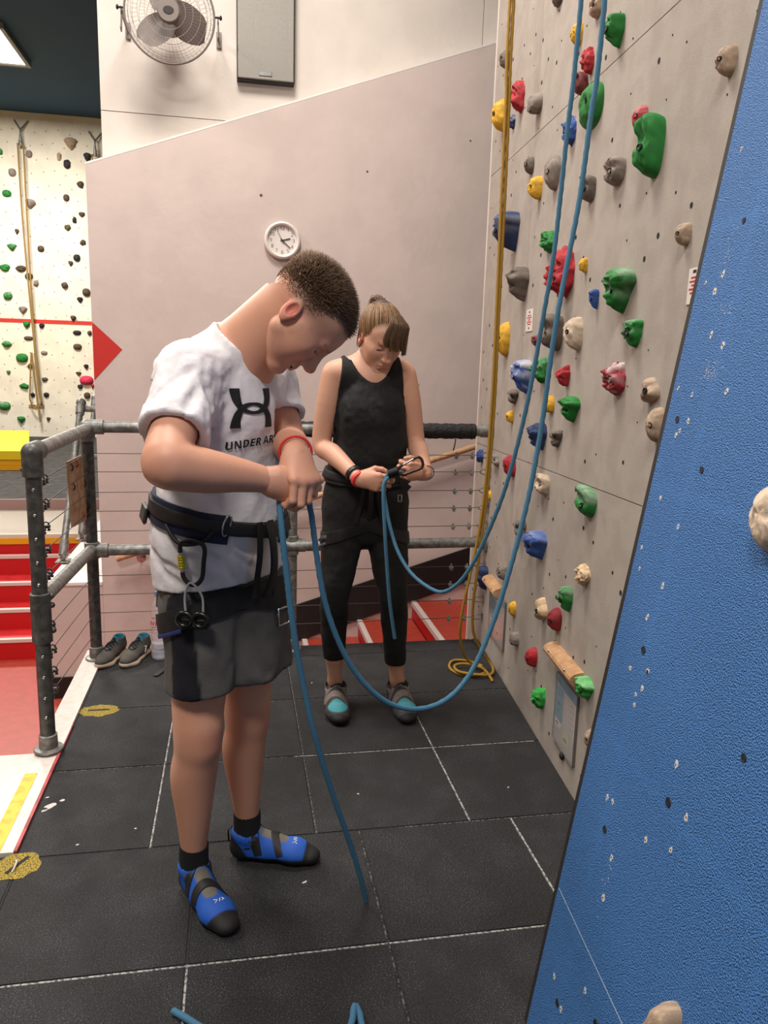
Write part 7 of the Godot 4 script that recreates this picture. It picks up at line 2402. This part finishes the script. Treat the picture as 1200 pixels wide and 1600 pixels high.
	# risers, belay loop and leg loops
	var fb := s.hit(bc + Fd * 0.5, -Fd, 0.6)
	if fb == Vector3.INF:
		fb = bc + Fd * 0.14
	part(hb, "front_riser", webbing([fb + Fd * 0.018 - Ld * 0.015, fb + Fd * 0.022 - Ld * 0.02 + Vector3.DOWN * 0.09, fb + Fd * 0.012 - Ld * 0.03 + Vector3.DOWN * 0.19], Fd, 0.018, 0.003), M.black)
	part(hb, "front_riser", webbing([fb + Fd * 0.018 + Ld * 0.02, fb + Fd * 0.026 + Ld * 0.025 + Vector3.DOWN * 0.09, fb + Fd * 0.016 + Ld * 0.04 + Vector3.DOWN * 0.20], Fd, 0.018, 0.003), M.black)
	part(hb, "belay_loop", webbing([fb + Fd * 0.026 + Ld * 0.004, fb + Fd * 0.042 + Ld * 0.006 + Vector3.DOWN * 0.06, fb + Fd * 0.042 + Ld * 0.006 + Vector3.DOWN * 0.13, fb + Fd * 0.020 + Vector3.DOWN * 0.19], Fd, 0.020, 0.006), M.black)
	var llp := mat(Color(0.05, 0.05, 0.055), 0.8)
	part(hb, "leg_loop", ring_band(o, Vector3(-0.098, 0.815, -1.93), Vector3(-0.30, 1, -0.28), Fd, 0, 360, 0.055, 0.008, 48, 0.25), llp)
	part(hb, "leg_loop", ring_band(o, Vector3(0.035, 0.815, -2.045), Vector3(0.05, 1, -0.30), Fd, 0, 360, 0.055, 0.008, 48, 0.25), llp)
	part(hb, "leg_loop_trim", ring_band(o, Vector3(-0.10, 0.785, -1.93), Vector3(-0.30, 1, -0.28), Fd, 90, 300, 0.010, 0.010, 40, 0.25), mat(Color(0.12, 0.15, 0.40), 0.7))
	mb = MB.new()
	var lb := o.hit(Vector3(0.05, 0.80, -2.0) + Fd * 0.5, -Fd, 0.7)
	if lb != Vector3.INF:
		var lr := PackedVector3Array()
		for q in [[-0.02, -0.022], [0.02, -0.022], [0.02, 0.022], [-0.02, 0.022]]:
			lr.append(lb + Fd * 0.016 + Ld * (q[0] as float) + Y * (q[1] as float))
		mb.tube(lr, 0.004, 6, false, true)
		part(hb, "leg_buckle", mb, M.chrome)
	# ---- wrist cord
	mb = MB.new()
	var wc := PackedVector3Array()
	var wa := (lwr - lel).normalized()
	var w1 := wa.cross(Vector3.UP).normalized()
	var w2 := wa.cross(w1)
	for i in 24:
		var a := TAU * i / 24.0
		wc.append(lwr - wa * 0.012 + (w1 * cos(a) + w2 * sin(a)) * 0.0365)
	mb.tube(wc, 0.0032, 7, false, true)
	setlabel(part(t, "wrist_cord", mb, mat(Color(0.80, 0.13, 0.14), 0.6)), "red cord round the wrist")
	# ---- carabiner and belay device hanging from the gear loop
	var hv := Vector3(0.96, 0.0, 0.28).normalized()
	var ca := gd + Vector3(0.010, -0.044, 0.004)
	var k := thing("carabiner", "black locking carabiner with yellow screw sleeve on the man's harness", "carabiner", ca)
	carabiner(k, ca, hv, Y, 0.068, 0.108, M.black, M.chrome, mat(Color(0.72, 0.68, 0.10), 0.35, 0.4))
	var dv := thing("belay_device", "black belay device on a grey wire loop below the carabiner", "belay device", ca + Vector3.DOWN * 0.1)
	mb = MB.new()
	mb.tube(smooth_path([ca + Vector3.DOWN * 0.125 - hv * 0.018, ca + Vector3.DOWN * 0.08 - hv * 0.019, ca + Vector3.DOWN * 0.046 + Vector3(-0.004, 0, 0.008), ca + Vector3.DOWN * 0.08 + hv * 0.022, ca + Vector3.DOWN * 0.125 + hv * 0.024], 24), 0.0028, 8)
	part(dv, "wire_loop", mb, mat(Color(0.62, 0.62, 0.62), 0.5))
	mb = MB.new()
	for e in [-1.0, 1.0]:
		var rg := PackedVector3Array()
		for i in 18:
			var a := TAU * i / 18.0
			rg.append(ca + Vector3.DOWN * 0.135 + hv * (0.019 * e + 0.003 + 0.018 * cos(a)) + Y * (0.016 * sin(a)) + Vector3(-0.004, 0, 0.014))
		mb.tube(rg, 0.0058, 8, false, true)
	mb.box(ca + Vector3.DOWN * 0.145 + hv * 0.003, Vector3(0.074, 0.030, 0.026), Basis(hv, Y, hv.cross(Y)), 0.006)
	part(dv, "body", mb, mat(Color(0.04, 0.04, 0.045), 0.3))

func on_cloth(s: Field, o: Vector3, x: Vector3, y: Vector3, fw: Vector3, q: Vector2) -> Vector3:
	var h := s.hit(o + x * q.x + y * q.y + fw * 0.2, -fw, 0.5)
	if h == Vector3.INF:
		return h
	return h + fw * 0.0024

# the nearest point of a field's surface, a little outside it
func on_field(s: Field, p: Vector3) -> Vector3:
	for i in 6:
		p -= s.grad(p) * (s.at_point(p) - 0.003)
	return p

func woman() -> void:
	var Fd := Vector3(-0.06, 0, 1).normalized()
	var Ld := Vector3.UP.cross(Fd)
	var Y := Vector3.UP
	var t := thing("person", "climber in black vest and leggings, hair tied up, looking down at a carabiner", "person", Vector3(0.53, 0, -3.06))
	var rsh := Vector3(0.372, 1.402, -3.055)
	var lsh := Vector3(0.660, 1.408, -3.055)
	var rel := Vector3(0.332, 1.130, -3.065)
	var lel := Vector3(0.716, 1.140, -3.065)
	var rwr := Vector3(0.452, 1.020, -2.850)
	var lwr := Vector3(0.706, 1.045, -2.835)
	var Fh := Vector3(0.296, 0, 0.955)
	var ph := deg_to_rad(36)
	var N := (Fh * cos(ph) - Y * sin(ph)).normalized()
	var U := (Y * cos(ph) + Fh * sin(ph)).normalized()
	var X := U.cross(N)
	var ho := Vector3(0.474, 1.540, -2.99) + X * 0.070
	var hx := Transform3D(Basis(X, U, N) * Basis.from_scale(Vector3.ONE * 0.985), ho)
	# ---- body: neck, shoulders, arms, shins
	var f := Field.new(Vector3(0.24, 0.03, -3.24), Vector3(0.80, 1.56, -2.78), 0.0095)
	f.base = Color(0.80, 0.60, 0.505).srgb_to_linear()
	f.cone(Vector3(0.525, 0.95, -3.07), Vector3(0.522, 1.20, -3.065), 0.125, 0.105, 0.05, 0, Fd, 0.72)
	f.cone(Vector3(0.522, 1.20, -3.065), Vector3(0.518, 1.37, -3.06), 0.105, 0.115, 0.05, 0, Fd, 0.68)
	f.cone(Vector3(0.400, 1.400, -3.06), Vector3(0.635, 1.405, -3.06), 0.050, 0.050, 0.05)
	f.cone(Vector3(0.517, 1.40, -3.065), hx * Vector3(0, -0.010, -0.035), 0.052, 0.049, 0.04)
	f.cone(Vector3(0.525, 1.385, -3.02), hx * Vector3(0, -0.045, 0.005), 0.042, 0.036, 0.03)
	for e in [rsh, lsh]:
		f.cone(Vector3(0.517, 1.435, -3.075), e + Y * 0.012, 0.040, 0.034, 0.05)
	for q in [[rsh, rel, rwr, Vector3(0.89, -0.11, 0.44)], [lsh, lel, lwr, Vector3(-0.91, 0.13, 0.38)]]:
		var a: Vector3 = q[0]
		var b: Vector3 = q[1]
		var c: Vector3 = q[2]
		f.limb([a, a.lerp(b, 0.4), b, b.lerp(c, 0.28), b.lerp(c, 0.65), c, c + (q[3] as Vector3) * 0.024], [0.046, 0.0475, 0.0385, 0.0395, 0.0325, 0.0250, 0.0205], 24)
		f.patch(b, 0.05, 0.9, Color(0.80, 0.50, 0.42, 0.5))
	var ra := Vector3(0.409, 0.100, -3.115)
	var la := Vector3(0.679, 0.098, -3.090)
	for q in [[Vector3(0.396, 0.40, -3.075), Vector3(0.402, 0.22, -3.095), ra], [Vector3(0.652, 0.40, -3.07), Vector3(0.667, 0.20, -3.085), la]]:
		f.cone(q[0], q[1], 0.045, 0.038, 0.02)
		f.cone(q[1], q[2], 0.038, 0.029, 0.02)
		f.cone(q[2], q[2] + Vector3(0, -0.06, 0.0), 0.029, 0.030, 0.02)
	f.cone(Vector3(0.455, 0.88, -3.07), Vector3(0.396, 0.45, -3.06), 0.055, 0.04, 0.02)
	f.cone(Vector3(0.580, 0.88, -3.07), Vector3(0.645, 0.45, -3.06), 0.055, 0.04, 0.02)
	var mb := MB.new()
	f.build(mb)
	var hf := head_field(false)
	hf.base = Color(0.815, 0.615, 0.52).srgb_to_linear()
	hf.patch(Vector3(0, 0.125, -0.035), 0.122, 0.15, Color(0.40, 0.29, 0.19))
	hf.build(mb, hx)
	hand(mb, rwr, Vector3(0.10, -0.012, 0.05), Vector3(-0.35, -0.05, 1.0), false,
		[[20, 74, 58], [22, 78, 60], [26, 80, 60], [30, 82, 60]],
		[Vector3(0.028, -0.010, 0.032), Vector3(0.056, -0.022, 0.050), Vector3(0.084, -0.030, 0.050), Vector3(0.106, -0.036, 0.042)], 0.93)
	hand(mb, lwr, Vector3(-0.085, 0.012, 0.035), Vector3(0.45, -0.10, 0.9), true,
		[[50, 70, 40], [56, 74, 45], [60, 76, 45], [62, 76, 45]],
		[Vector3(0.026, -0.008, 0.032), Vector3(0.052, -0.014, 0.052), Vector3(0.078, -0.020, 0.056), Vector3(0.100, -0.026, 0.050)], 0.90)
	part(t, "body", mb, M.skin)
	# ---- hair drawn up to a tie at the crown, with a fringe
	var r2 := RandomNumberGenerator.new()
	r2.seed = 31
	var hc := Vector3(0, 0.045, -0.010)
	var hr := Vector3(0.0765, 0.0935, 0.1005)
	var tie := Vector3(0.004, 0.118, -0.080)
	var hm := MB.new()
	var cap := Field.new(Vector3(-0.10, -0.03, -0.14), Vector3(0.10, 0.17, 0.12), 0.0045)
	cap.ell(hc, hr * 1.0, Basis.IDENTITY, 0.01)
	cap.ell(Vector3(0, 0.10, -0.045), Vector3(0.045, 0.040, 0.045), Basis.IDENTITY, 0.03)
	cap.cut(Vector3(0, 0.058, 0.045), Vector3(0, -0.62, 0.78).normalized())
	cap.cut(Vector3(0, 0.026, 0.0), Vector3(0, -0.80, 0.58).normalized())
	cap.cut(Vector3(0, -0.01, -0.05), Vector3(0, -1, 0.1).normalized())
	cap.base = Color(0.30, 0.21, 0.135).srgb_to_linear()
	cap.build(hm, hx)
	for i in 5600:
		var d := Vector3(r2.randfn(), r2.randfn(), r2.randfn()).normalized()
		var p := hc + d * hr
		if p.y < 0.046 + 0.80 * (p.z - 0.045) or p.y < 0.010 + 0.70 * p.z or p.y < -0.012:
			continue
		var pts := PackedVector3Array()
		var lift := r2.randf_range(0.000, 0.0045)
		var dt := (tie - hc) / hr
		for k in 8:
			var u := k / 7.0 * 0.96
			var dd := d.slerp(dt.normalized(), u)
			var w := hc + dd * hr * (1.0 + lift * 10.0 + 0.05 * sin(u * PI))
			if u > 0.7:
				w = w.lerp(tie + Vector3(r2.randfn(), r2.randfn(), r2.randfn()) * 0.006, (u - 0.7) / 0.3)
			pts.append(hx * w)
		var v := r2.randf_range(0.68, 1.45)
		hm.col = Color(0.44 * v, 0.325 * v, 0.215 * v).srgb_to_linear()
		hm.tube(pts, [0.0010, 0.0013, 0.0014, 0.0014, 0.0014, 0.0014, 0.0013, 0.001], 3, false)
	# fringe: falls straight down over the forehead
	var dn := hx.basis.inverse() * Vector3(0, -1, 0)
	for i in 1500:
		var u := r2.randf()
		var sx := lerpf(-0.048, 0.070, u)
		var clump := int(u * 15.0)
		var lc := 0.5 + 0.5 * sin(clump * 2.4 + 0.7)
		var p := Vector3(lerpf(-0.010, 0.050, u), 0.134 - 0.012 * u + r2.randf_range(-0.006, 0.004), 0.035 - 0.012 * u)
		var m := Vector3(lerpf(-0.022, 0.068, u), 0.128 - 0.022 * u, 0.078 - 0.018 * u)
		var q := Vector3(sx, 0.090 - 0.020 * u * u, 0.110 - 0.036 * u * u)
		var L := 0.030 + 0.016 * lc + r2.randf_range(-0.006, 0.010) + (0.022 if u > 0.86 else 0.0) - (0.014 if u < 0.14 else 0.0)
		var e := q + (dn * 0.75 + Vector3(-0.10 * (u - 0.4), -0.45, 0.12)).normalized() * L + Vector3(0.004 * sin(clump * 5.1), 0, 0)
		var v := r2.randf_range(0.65, 1.35) * (0.88 + 0.24 * lc)
		hm.col = Color(0.37 * v, 0.265 * v, 0.175 * v).srgb_to_linear()
		var pts := PackedVector3Array()
		var o := Vector3(r2.randfn() * 0.0022, r2.randfn() * 0.0015, r2.randf_range(-0.003, 0.004))
		for w in smooth_path([p, m, q, e], 9):
			pts.append(hx * (w + o))
		hm.tube(pts, [0.0012, 0.0014, 0.0014, 0.0014, 0.0014, 0.0013, 0.0012, 0.001, 0.0008, 0.0005], 3, false)
	# loose wisps before the ear and the tail behind
	for i in 60:
		var p := Vector3(-0.068 + r2.randf_range(-0.004, 0.003), 0.035 + r2.randf_range(-0.02, 0.02), -0.015 + r2.randf_range(-0.03, 0.01))
		var pts := PackedVector3Array()
		for w in smooth_path([p, p + Vector3(-0.006, -0.025, 0.0) + dn * 0.01, p + Vector3(-0.004, -0.04, 0) + dn * r2.randf_range(0.01, 0.035)], 5):
			pts.append(hx * w)
		hm.col = Color(0.40, 0.29, 0.19).srgb_to_linear()
		hm.tube(pts, 0.0009, 3, false)
	for i in 420:
		var o := Vector3(r2.randfn() * 0.012, r2.randfn() * 0.006, r2.randfn() * 0.010)
		var v := r2.randf_range(0.7, 1.3)
		hm.col = Color(0.40 * v, 0.29 * v, 0.19 * v).srgb_to_linear()
		var pts := PackedVector3Array()
		for w in smooth_path([tie + o * 0.4, tie + Vector3(0.0, 0.008, -0.014) + o * 0.6, tie + Vector3(0, -0.010, -0.032) + o * 0.9, tie + Vector3(0, -0.02, -0.040) + o + dn * 0.05, tie + Vector3(0, -0.02, -0.045) + o * 1.3 + dn * 0.15], 8):
			pts.append(hx * w)
		hm.tube(pts, 0.0012, 3, false)
	part(t, "hair", hm, M.hair)
	mb = MB.new()
	var tr := PackedVector3Array()
	for i in 20:
		var a := TAU * i / 20.0
		tr.append(hx * (tie + Vector3(cos(a) * 0.019, 0.006 + 0.006 * sin(a), -0.004 + sin(a) * 0.016)))
	mb.tube(tr, 0.0055, 8, false, true)
	part(t, "hair_tie", mb, mat(Color(0.13, 0.08, 0.06), 0.7))
	print("woman body ", Time.get_ticks_msec())
	# ---- vest
	M.vest = tri_tex(mat(Color(0.052, 0.053, 0.058), 0.85), 10.0, null, noise_tex(84, 0.014, [], [], 512, 3, true, 6.0), 0.6)
	M.legging = tri_tex(mat(Color(0.022, 0.021, 0.023), 0.8), 10.0, null, noise_tex(84, 0.014, [], [], 512, 3, true, 6.0), 0.3)
	var s := Field.new(Vector3(0.30, 0.98, -3.24), Vector3(0.76, 1.50, -2.84), 0.0065)
	s.cone(Vector3(0.528, 1.03, -3.06), Vector3(0.528, 1.12, -3.055), 0.130, 0.138, 0.05, 0, Fd, 0.80)
	s.cone(Vector3(0.528, 1.12, -3.055), Vector3(0.522, 1.26, -3.05), 0.136, 0.130, 0.05, 0, Fd, 0.78)
	s.cone(Vector3(0.522, 1.26, -3.05), Vector3(0.518, 1.37, -3.06), 0.130, 0.118, 0.05, 0, Fd, 0.74)
	for e in [-1.0, 1.0]:
		s.cone(Vector3(0.522 + 0.058 * e, 1.275, -2.990), Vector3(0.522 + 0.055 * e, 1.24, -2.990), 0.054, 0.054, 0.05)
	var nz := FastNoiseLite.new()
	nz.seed = 9
	nz.frequency = 10.0
	nz.fractal_octaves = 3
	for q in [[Vector3(0.45, 1.16, -2.92), Vector3(0.62, 1.10, -2.92)], [Vector3(0.60, 1.20, -2.92), Vector3(0.46, 1.08, -2.92)], [Vector3(0.42, 1.22, -2.95), Vector3(0.44, 1.08, -2.93)]]:
		s.cone(q[0], q[1], 0.006, 0.006, 0.025, 1)
	s.wrinkle(nz, 0.011, Basis(Vector3(1, 0.3, 0), Vector3(-0.2, 0.9, 0.2), Vector3(0, 0.3, 1)))
	# cloth over the shoulders follows the body, then arm holes and neckline are cut
	s.over(f, 0.0075, 1.20, 1.49)
	s.cut(Vector3(0.391, 1.36, -3.06), Vector3(-1, 0.12, 0).normalized(), 0.34)
	s.cut(Vector3(0.647, 1.36, -3.06), Vector3(1, 0.12, 0).normalized(), 0.34)
	s.cone(Vector3(0.520, 1.440, -3.03), Vector3(0.524, 1.50, -3.03), 0.068, 0.098, 0.006, 1)
	s.cone(Vector3(0.526, 1.400, -2.93), Vector3(0.522, 1.47, -3.00), 0.040, 0.082, 0.012, 1)
	s.cut(Vector3(0.52, 1.462, -3.06), Vector3(0, 1, 0), 0.10)
	mb = MB.new()
	s.build(mb)
	setlabel(part(t, "vest", mb, M.vest), "loose black sleeveless top")
	# ---- leggings
	var l := Field.new(Vector3(0.28, 0.16, -3.24), Vector3(0.78, 1.10, -2.88), 0.0078)
	l.cone(Vector3(0.520, 1.06, -3.065), Vector3(0.517, 0.93, -3.07), 0.128, 0.160, 0.05, 0, Fd, 0.74)
	l.cone(Vector3(0.517, 0.93, -3.07), Vector3(0.514, 0.86, -3.07), 0.165, 0.165, 0.05, 0, Fd, 0.70)
	for q in [[Vector3(0.440, 0.86, -3.07), Vector3(0.412, 0.67, -3.055), Vector3(0.392, 0.50, -3.035), Vector3(0.394, 0.39, -3.07), Vector3(0.402, 0.205, -3.095)], [Vector3(0.594, 0.86, -3.07), Vector3(0.618, 0.67, -3.055), Vector3(0.636, 0.50, -3.035), Vector3(0.652, 0.39, -3.07), Vector3(0.667, 0.175, -3.083)]]:
		l.cone(q[0], q[0].lerp(q[1], 0.4), 0.098, 0.092, 0.03)
		l.limb([q[0], q[1], q[2], q[3], q[4]], [0.096, 0.080, 0.060, 0.058, 0.043], 22)
		l.cut(q[4] + Vector3(0, 0.006, 0), Vector3(0, -1, 0), 0.12)
	nz.frequency = 12.0
	l.wrinkle(nz, 0.005)
	mb = MB.new()
	l.build(mb)
	setlabel(part(t, "leggings", mb, M.legging), "black cropped leggings")
	print("woman clothes ", Time.get_ticks_msec())
	# ---- shoes
	climbing_shoe(t, Vector3(0.413, 0, -3.135), Vector3(-0.022, 0, 0.25), 1, true, 0.262)
	climbing_shoe(t, Vector3(0.674, 0, -3.110), Vector3(0.020, 0, 0.245), 1, false, 0.262)
	# ---- harness
	var hb := Node3D.new()
	hb.name = "harness"
	t.add_child(hb)
	setlabel(hb, "black climbing harness with an orange tag")
	var bc := Vector3(0.520, 1.015, -3.06)
	part(hb, "waist_belt", ring_band(l, bc, Vector3(0, 1, 0.10), Fd, 0, 360, 0.060, 0.018, 60, 0.3), mat(Color(0.045, 0.05, 0.068), 0.75))
	part(hb, "belt_webbing", ring_band(l, bc, Vector3(0, 1, 0.10), Fd, 0, 360, 0.030, 0.024, 60, 0.3), M.black)
	var fb := l.hit(bc + Fd * 0.4, -Fd, 0.5)
	if fb == Vector3.INF:
		fb = bc + Fd * 0.12
	part(hb, "orange_tag", webbing([fb + Fd * 0.026 - Ld * 0.008 + Y * 0.034, fb + Fd * 0.030 - Ld * 0.008, fb + Fd * 0.027 - Ld * 0.008 - Y * 0.036], Fd, 0.018, 0.003), mat(Color(0.74, 0.24, 0.10), 0.6))
	mb = MB.new()
	for e in [-0.003, 0.006]:
		mb.box(fb + Fd * 0.022 - Ld * (0.055 + e) + Y * 0.006, Vector3(0.002, 0.017, 0.002), Basis.IDENTITY, 0.0004)
	part(hb, "stitching", mb, M.cap).set_meta("kind", "stuff")
	part(hb, "belay_loop", webbing([fb + Fd * 0.024 + Y * 0.0, fb + Fd * 0.045 - Y * 0.05, fb + Fd * 0.045 - Y * 0.11, fb + Fd * 0.010 - Y * 0.17], Fd, 0.018, 0.006), M.black)
	for e in [-1.0, 1.0]:
		part(hb, "leg_riser", webbing([fb + Fd * 0.020 + Ld * (0.02 * e), fb + Fd * 0.020 + Ld * (0.035 * e) - Y * 0.10, fb + Ld * (0.055 * e) - Y * 0.19 + Fd * 0.006], Fd, 0.016, 0.003), M.black)
	part(hb, "leg_loop", ring_band(l, Vector3(0.415, 0.775, -3.06), Vector3(-0.35, 1, -0.05), Fd, 0, 360, 0.045, 0.006, 40, 0.2), M.black)
	part(hb, "leg_loop", ring_band(l, Vector3(0.614, 0.775, -3.06), Vector3(0.35, 1, -0.05), Fd, 0, 360, 0.045, 0.006, 40, 0.2), M.black)
	# grey plastic loops on the leg loops, and a strap tail at the hip
	mb = MB.new()
	var lp := l.hit(Vector3(0.345, 0.735, -2.7), Vector3(0, 0, -1), 0.5)
	if lp != Vector3.INF:
		mb.add(webbing([lp + Vector3(-0.020, 0.006, -0.014), lp + Vector3(-0.004, 0.024, 0.006), lp + Vector3(0.024, 0.022, 0.012)], Vector3(0, 0, 1), 0.014, 0.004, 8))
		mb.add(webbing([lp + Vector3(-0.020, -0.020, -0.012), lp + Vector3(-0.004, -0.004, 0.006), lp + Vector3(0.024, 0.002, 0.012)], Vector3(0, 0, 1), 0.010, 0.004, 8))
		part(hb, "grey_loop", mb, mat(Color(0.36, 0.38, 0.42), 0.6))
	part(hb, "strap_tail", webbing([fb + Ld * 0.115 + Fd * 0.0 + Y * 0.01, fb + Ld * 0.135 - Fd * 0.01 - Y * 0.03, fb + Ld * 0.158 - Fd * 0.01 - Y * 0.052], Fd, 0.026, 0.003), M.black)
	mb = MB.new()
	var br := PackedVector3Array()
	for q in [[-0.007, -0.013], [0.007, -0.013], [0.007, 0.013], [-0.007, 0.013]]:
		br.append(fb + Ld * (0.118 + q[0]) - Y * (0.085 + q[1]) + Fd * 0.012)
	mb.tube(br, 0.0022, 6, false, true)
	part(hb, "hip_buckle", mb, M.chrome)
	# ---- wrist bands
	var ax := (rwr - rel).normalized()
	for q in [[-0.036, 0.0345, 0.022, Color(0.03, 0.03, 0.035), "activity_band"], [0.000, 0.0330, 0.018, Color(0.86, 0.20, 0.21), "red_wristband"]]:
		mb = MB.new()
		sleeve(mb, rwr + ax * (q[0] - q[2] / 2), rwr + ax * (q[0] + q[2] / 2), q[1])
		part(t, q[4], mb, mat(q[3], 0.5))
	mb = MB.new()
	var bx := (lwr - lel).normalized()
	var b1 := bx.cross(Y).normalized()
	var b2 := bx.cross(b1)
	var wb := PackedVector3Array()
	for i in 20:
		var a := TAU * i / 20.0
		wb.append(lwr + (b1 * cos(a) + b2 * sin(a)) * 0.0325)
	mb.tube(wb, 0.0018, 6, false, true)
	part(t, "hair_band_on_wrist", mb, M.black)
	# ---- carabiner and belay device in her hands
	var ca := Vector3(0.632, 1.078, -2.775)
	var k := thing("carabiner", "brown steel carabiner held open in the woman's left hand", "carabiner", ca)
	carabiner(k, ca, Vector3(0.42, -0.86, 0.25).normalized(), Vector3(0.88, 0.44, 0.1).normalized(), 0.050, 0.098, mat(Color(0.22, 0.14, 0.12), 0.3, 0.6), M.chrome, null)
	var dv := thing("belay_device", "black tube belay device in the woman's right hand", "belay device", Vector3(0.575, 1.06, -2.775))
	mb = MB.new()
	var dx := Vector3(0.9, 0.35, 0.2).normalized()
	mb.lathe(PackedVector2Array([Vector2(0.012, -0.022), Vector2(0.017, -0.02), Vector2(0.019, 0.018), Vector2(0.015, 0.022), Vector2(0.011, 0.020), Vector2(0.010, -0.022), Vector2(0.012, -0.022)]), Transform3D(Basis(dx.cross(Vector3(0.2, 0.3, 0.93)).normalized(), dx, dx.cross(dx.cross(Vector3(0.2, 0.3, 0.93)).normalized())), Vector3(0.568, 1.056, -2.772)), 20)
	part(dv, "body", mb, mat(Color(0.03, 0.03, 0.035), 0.3))
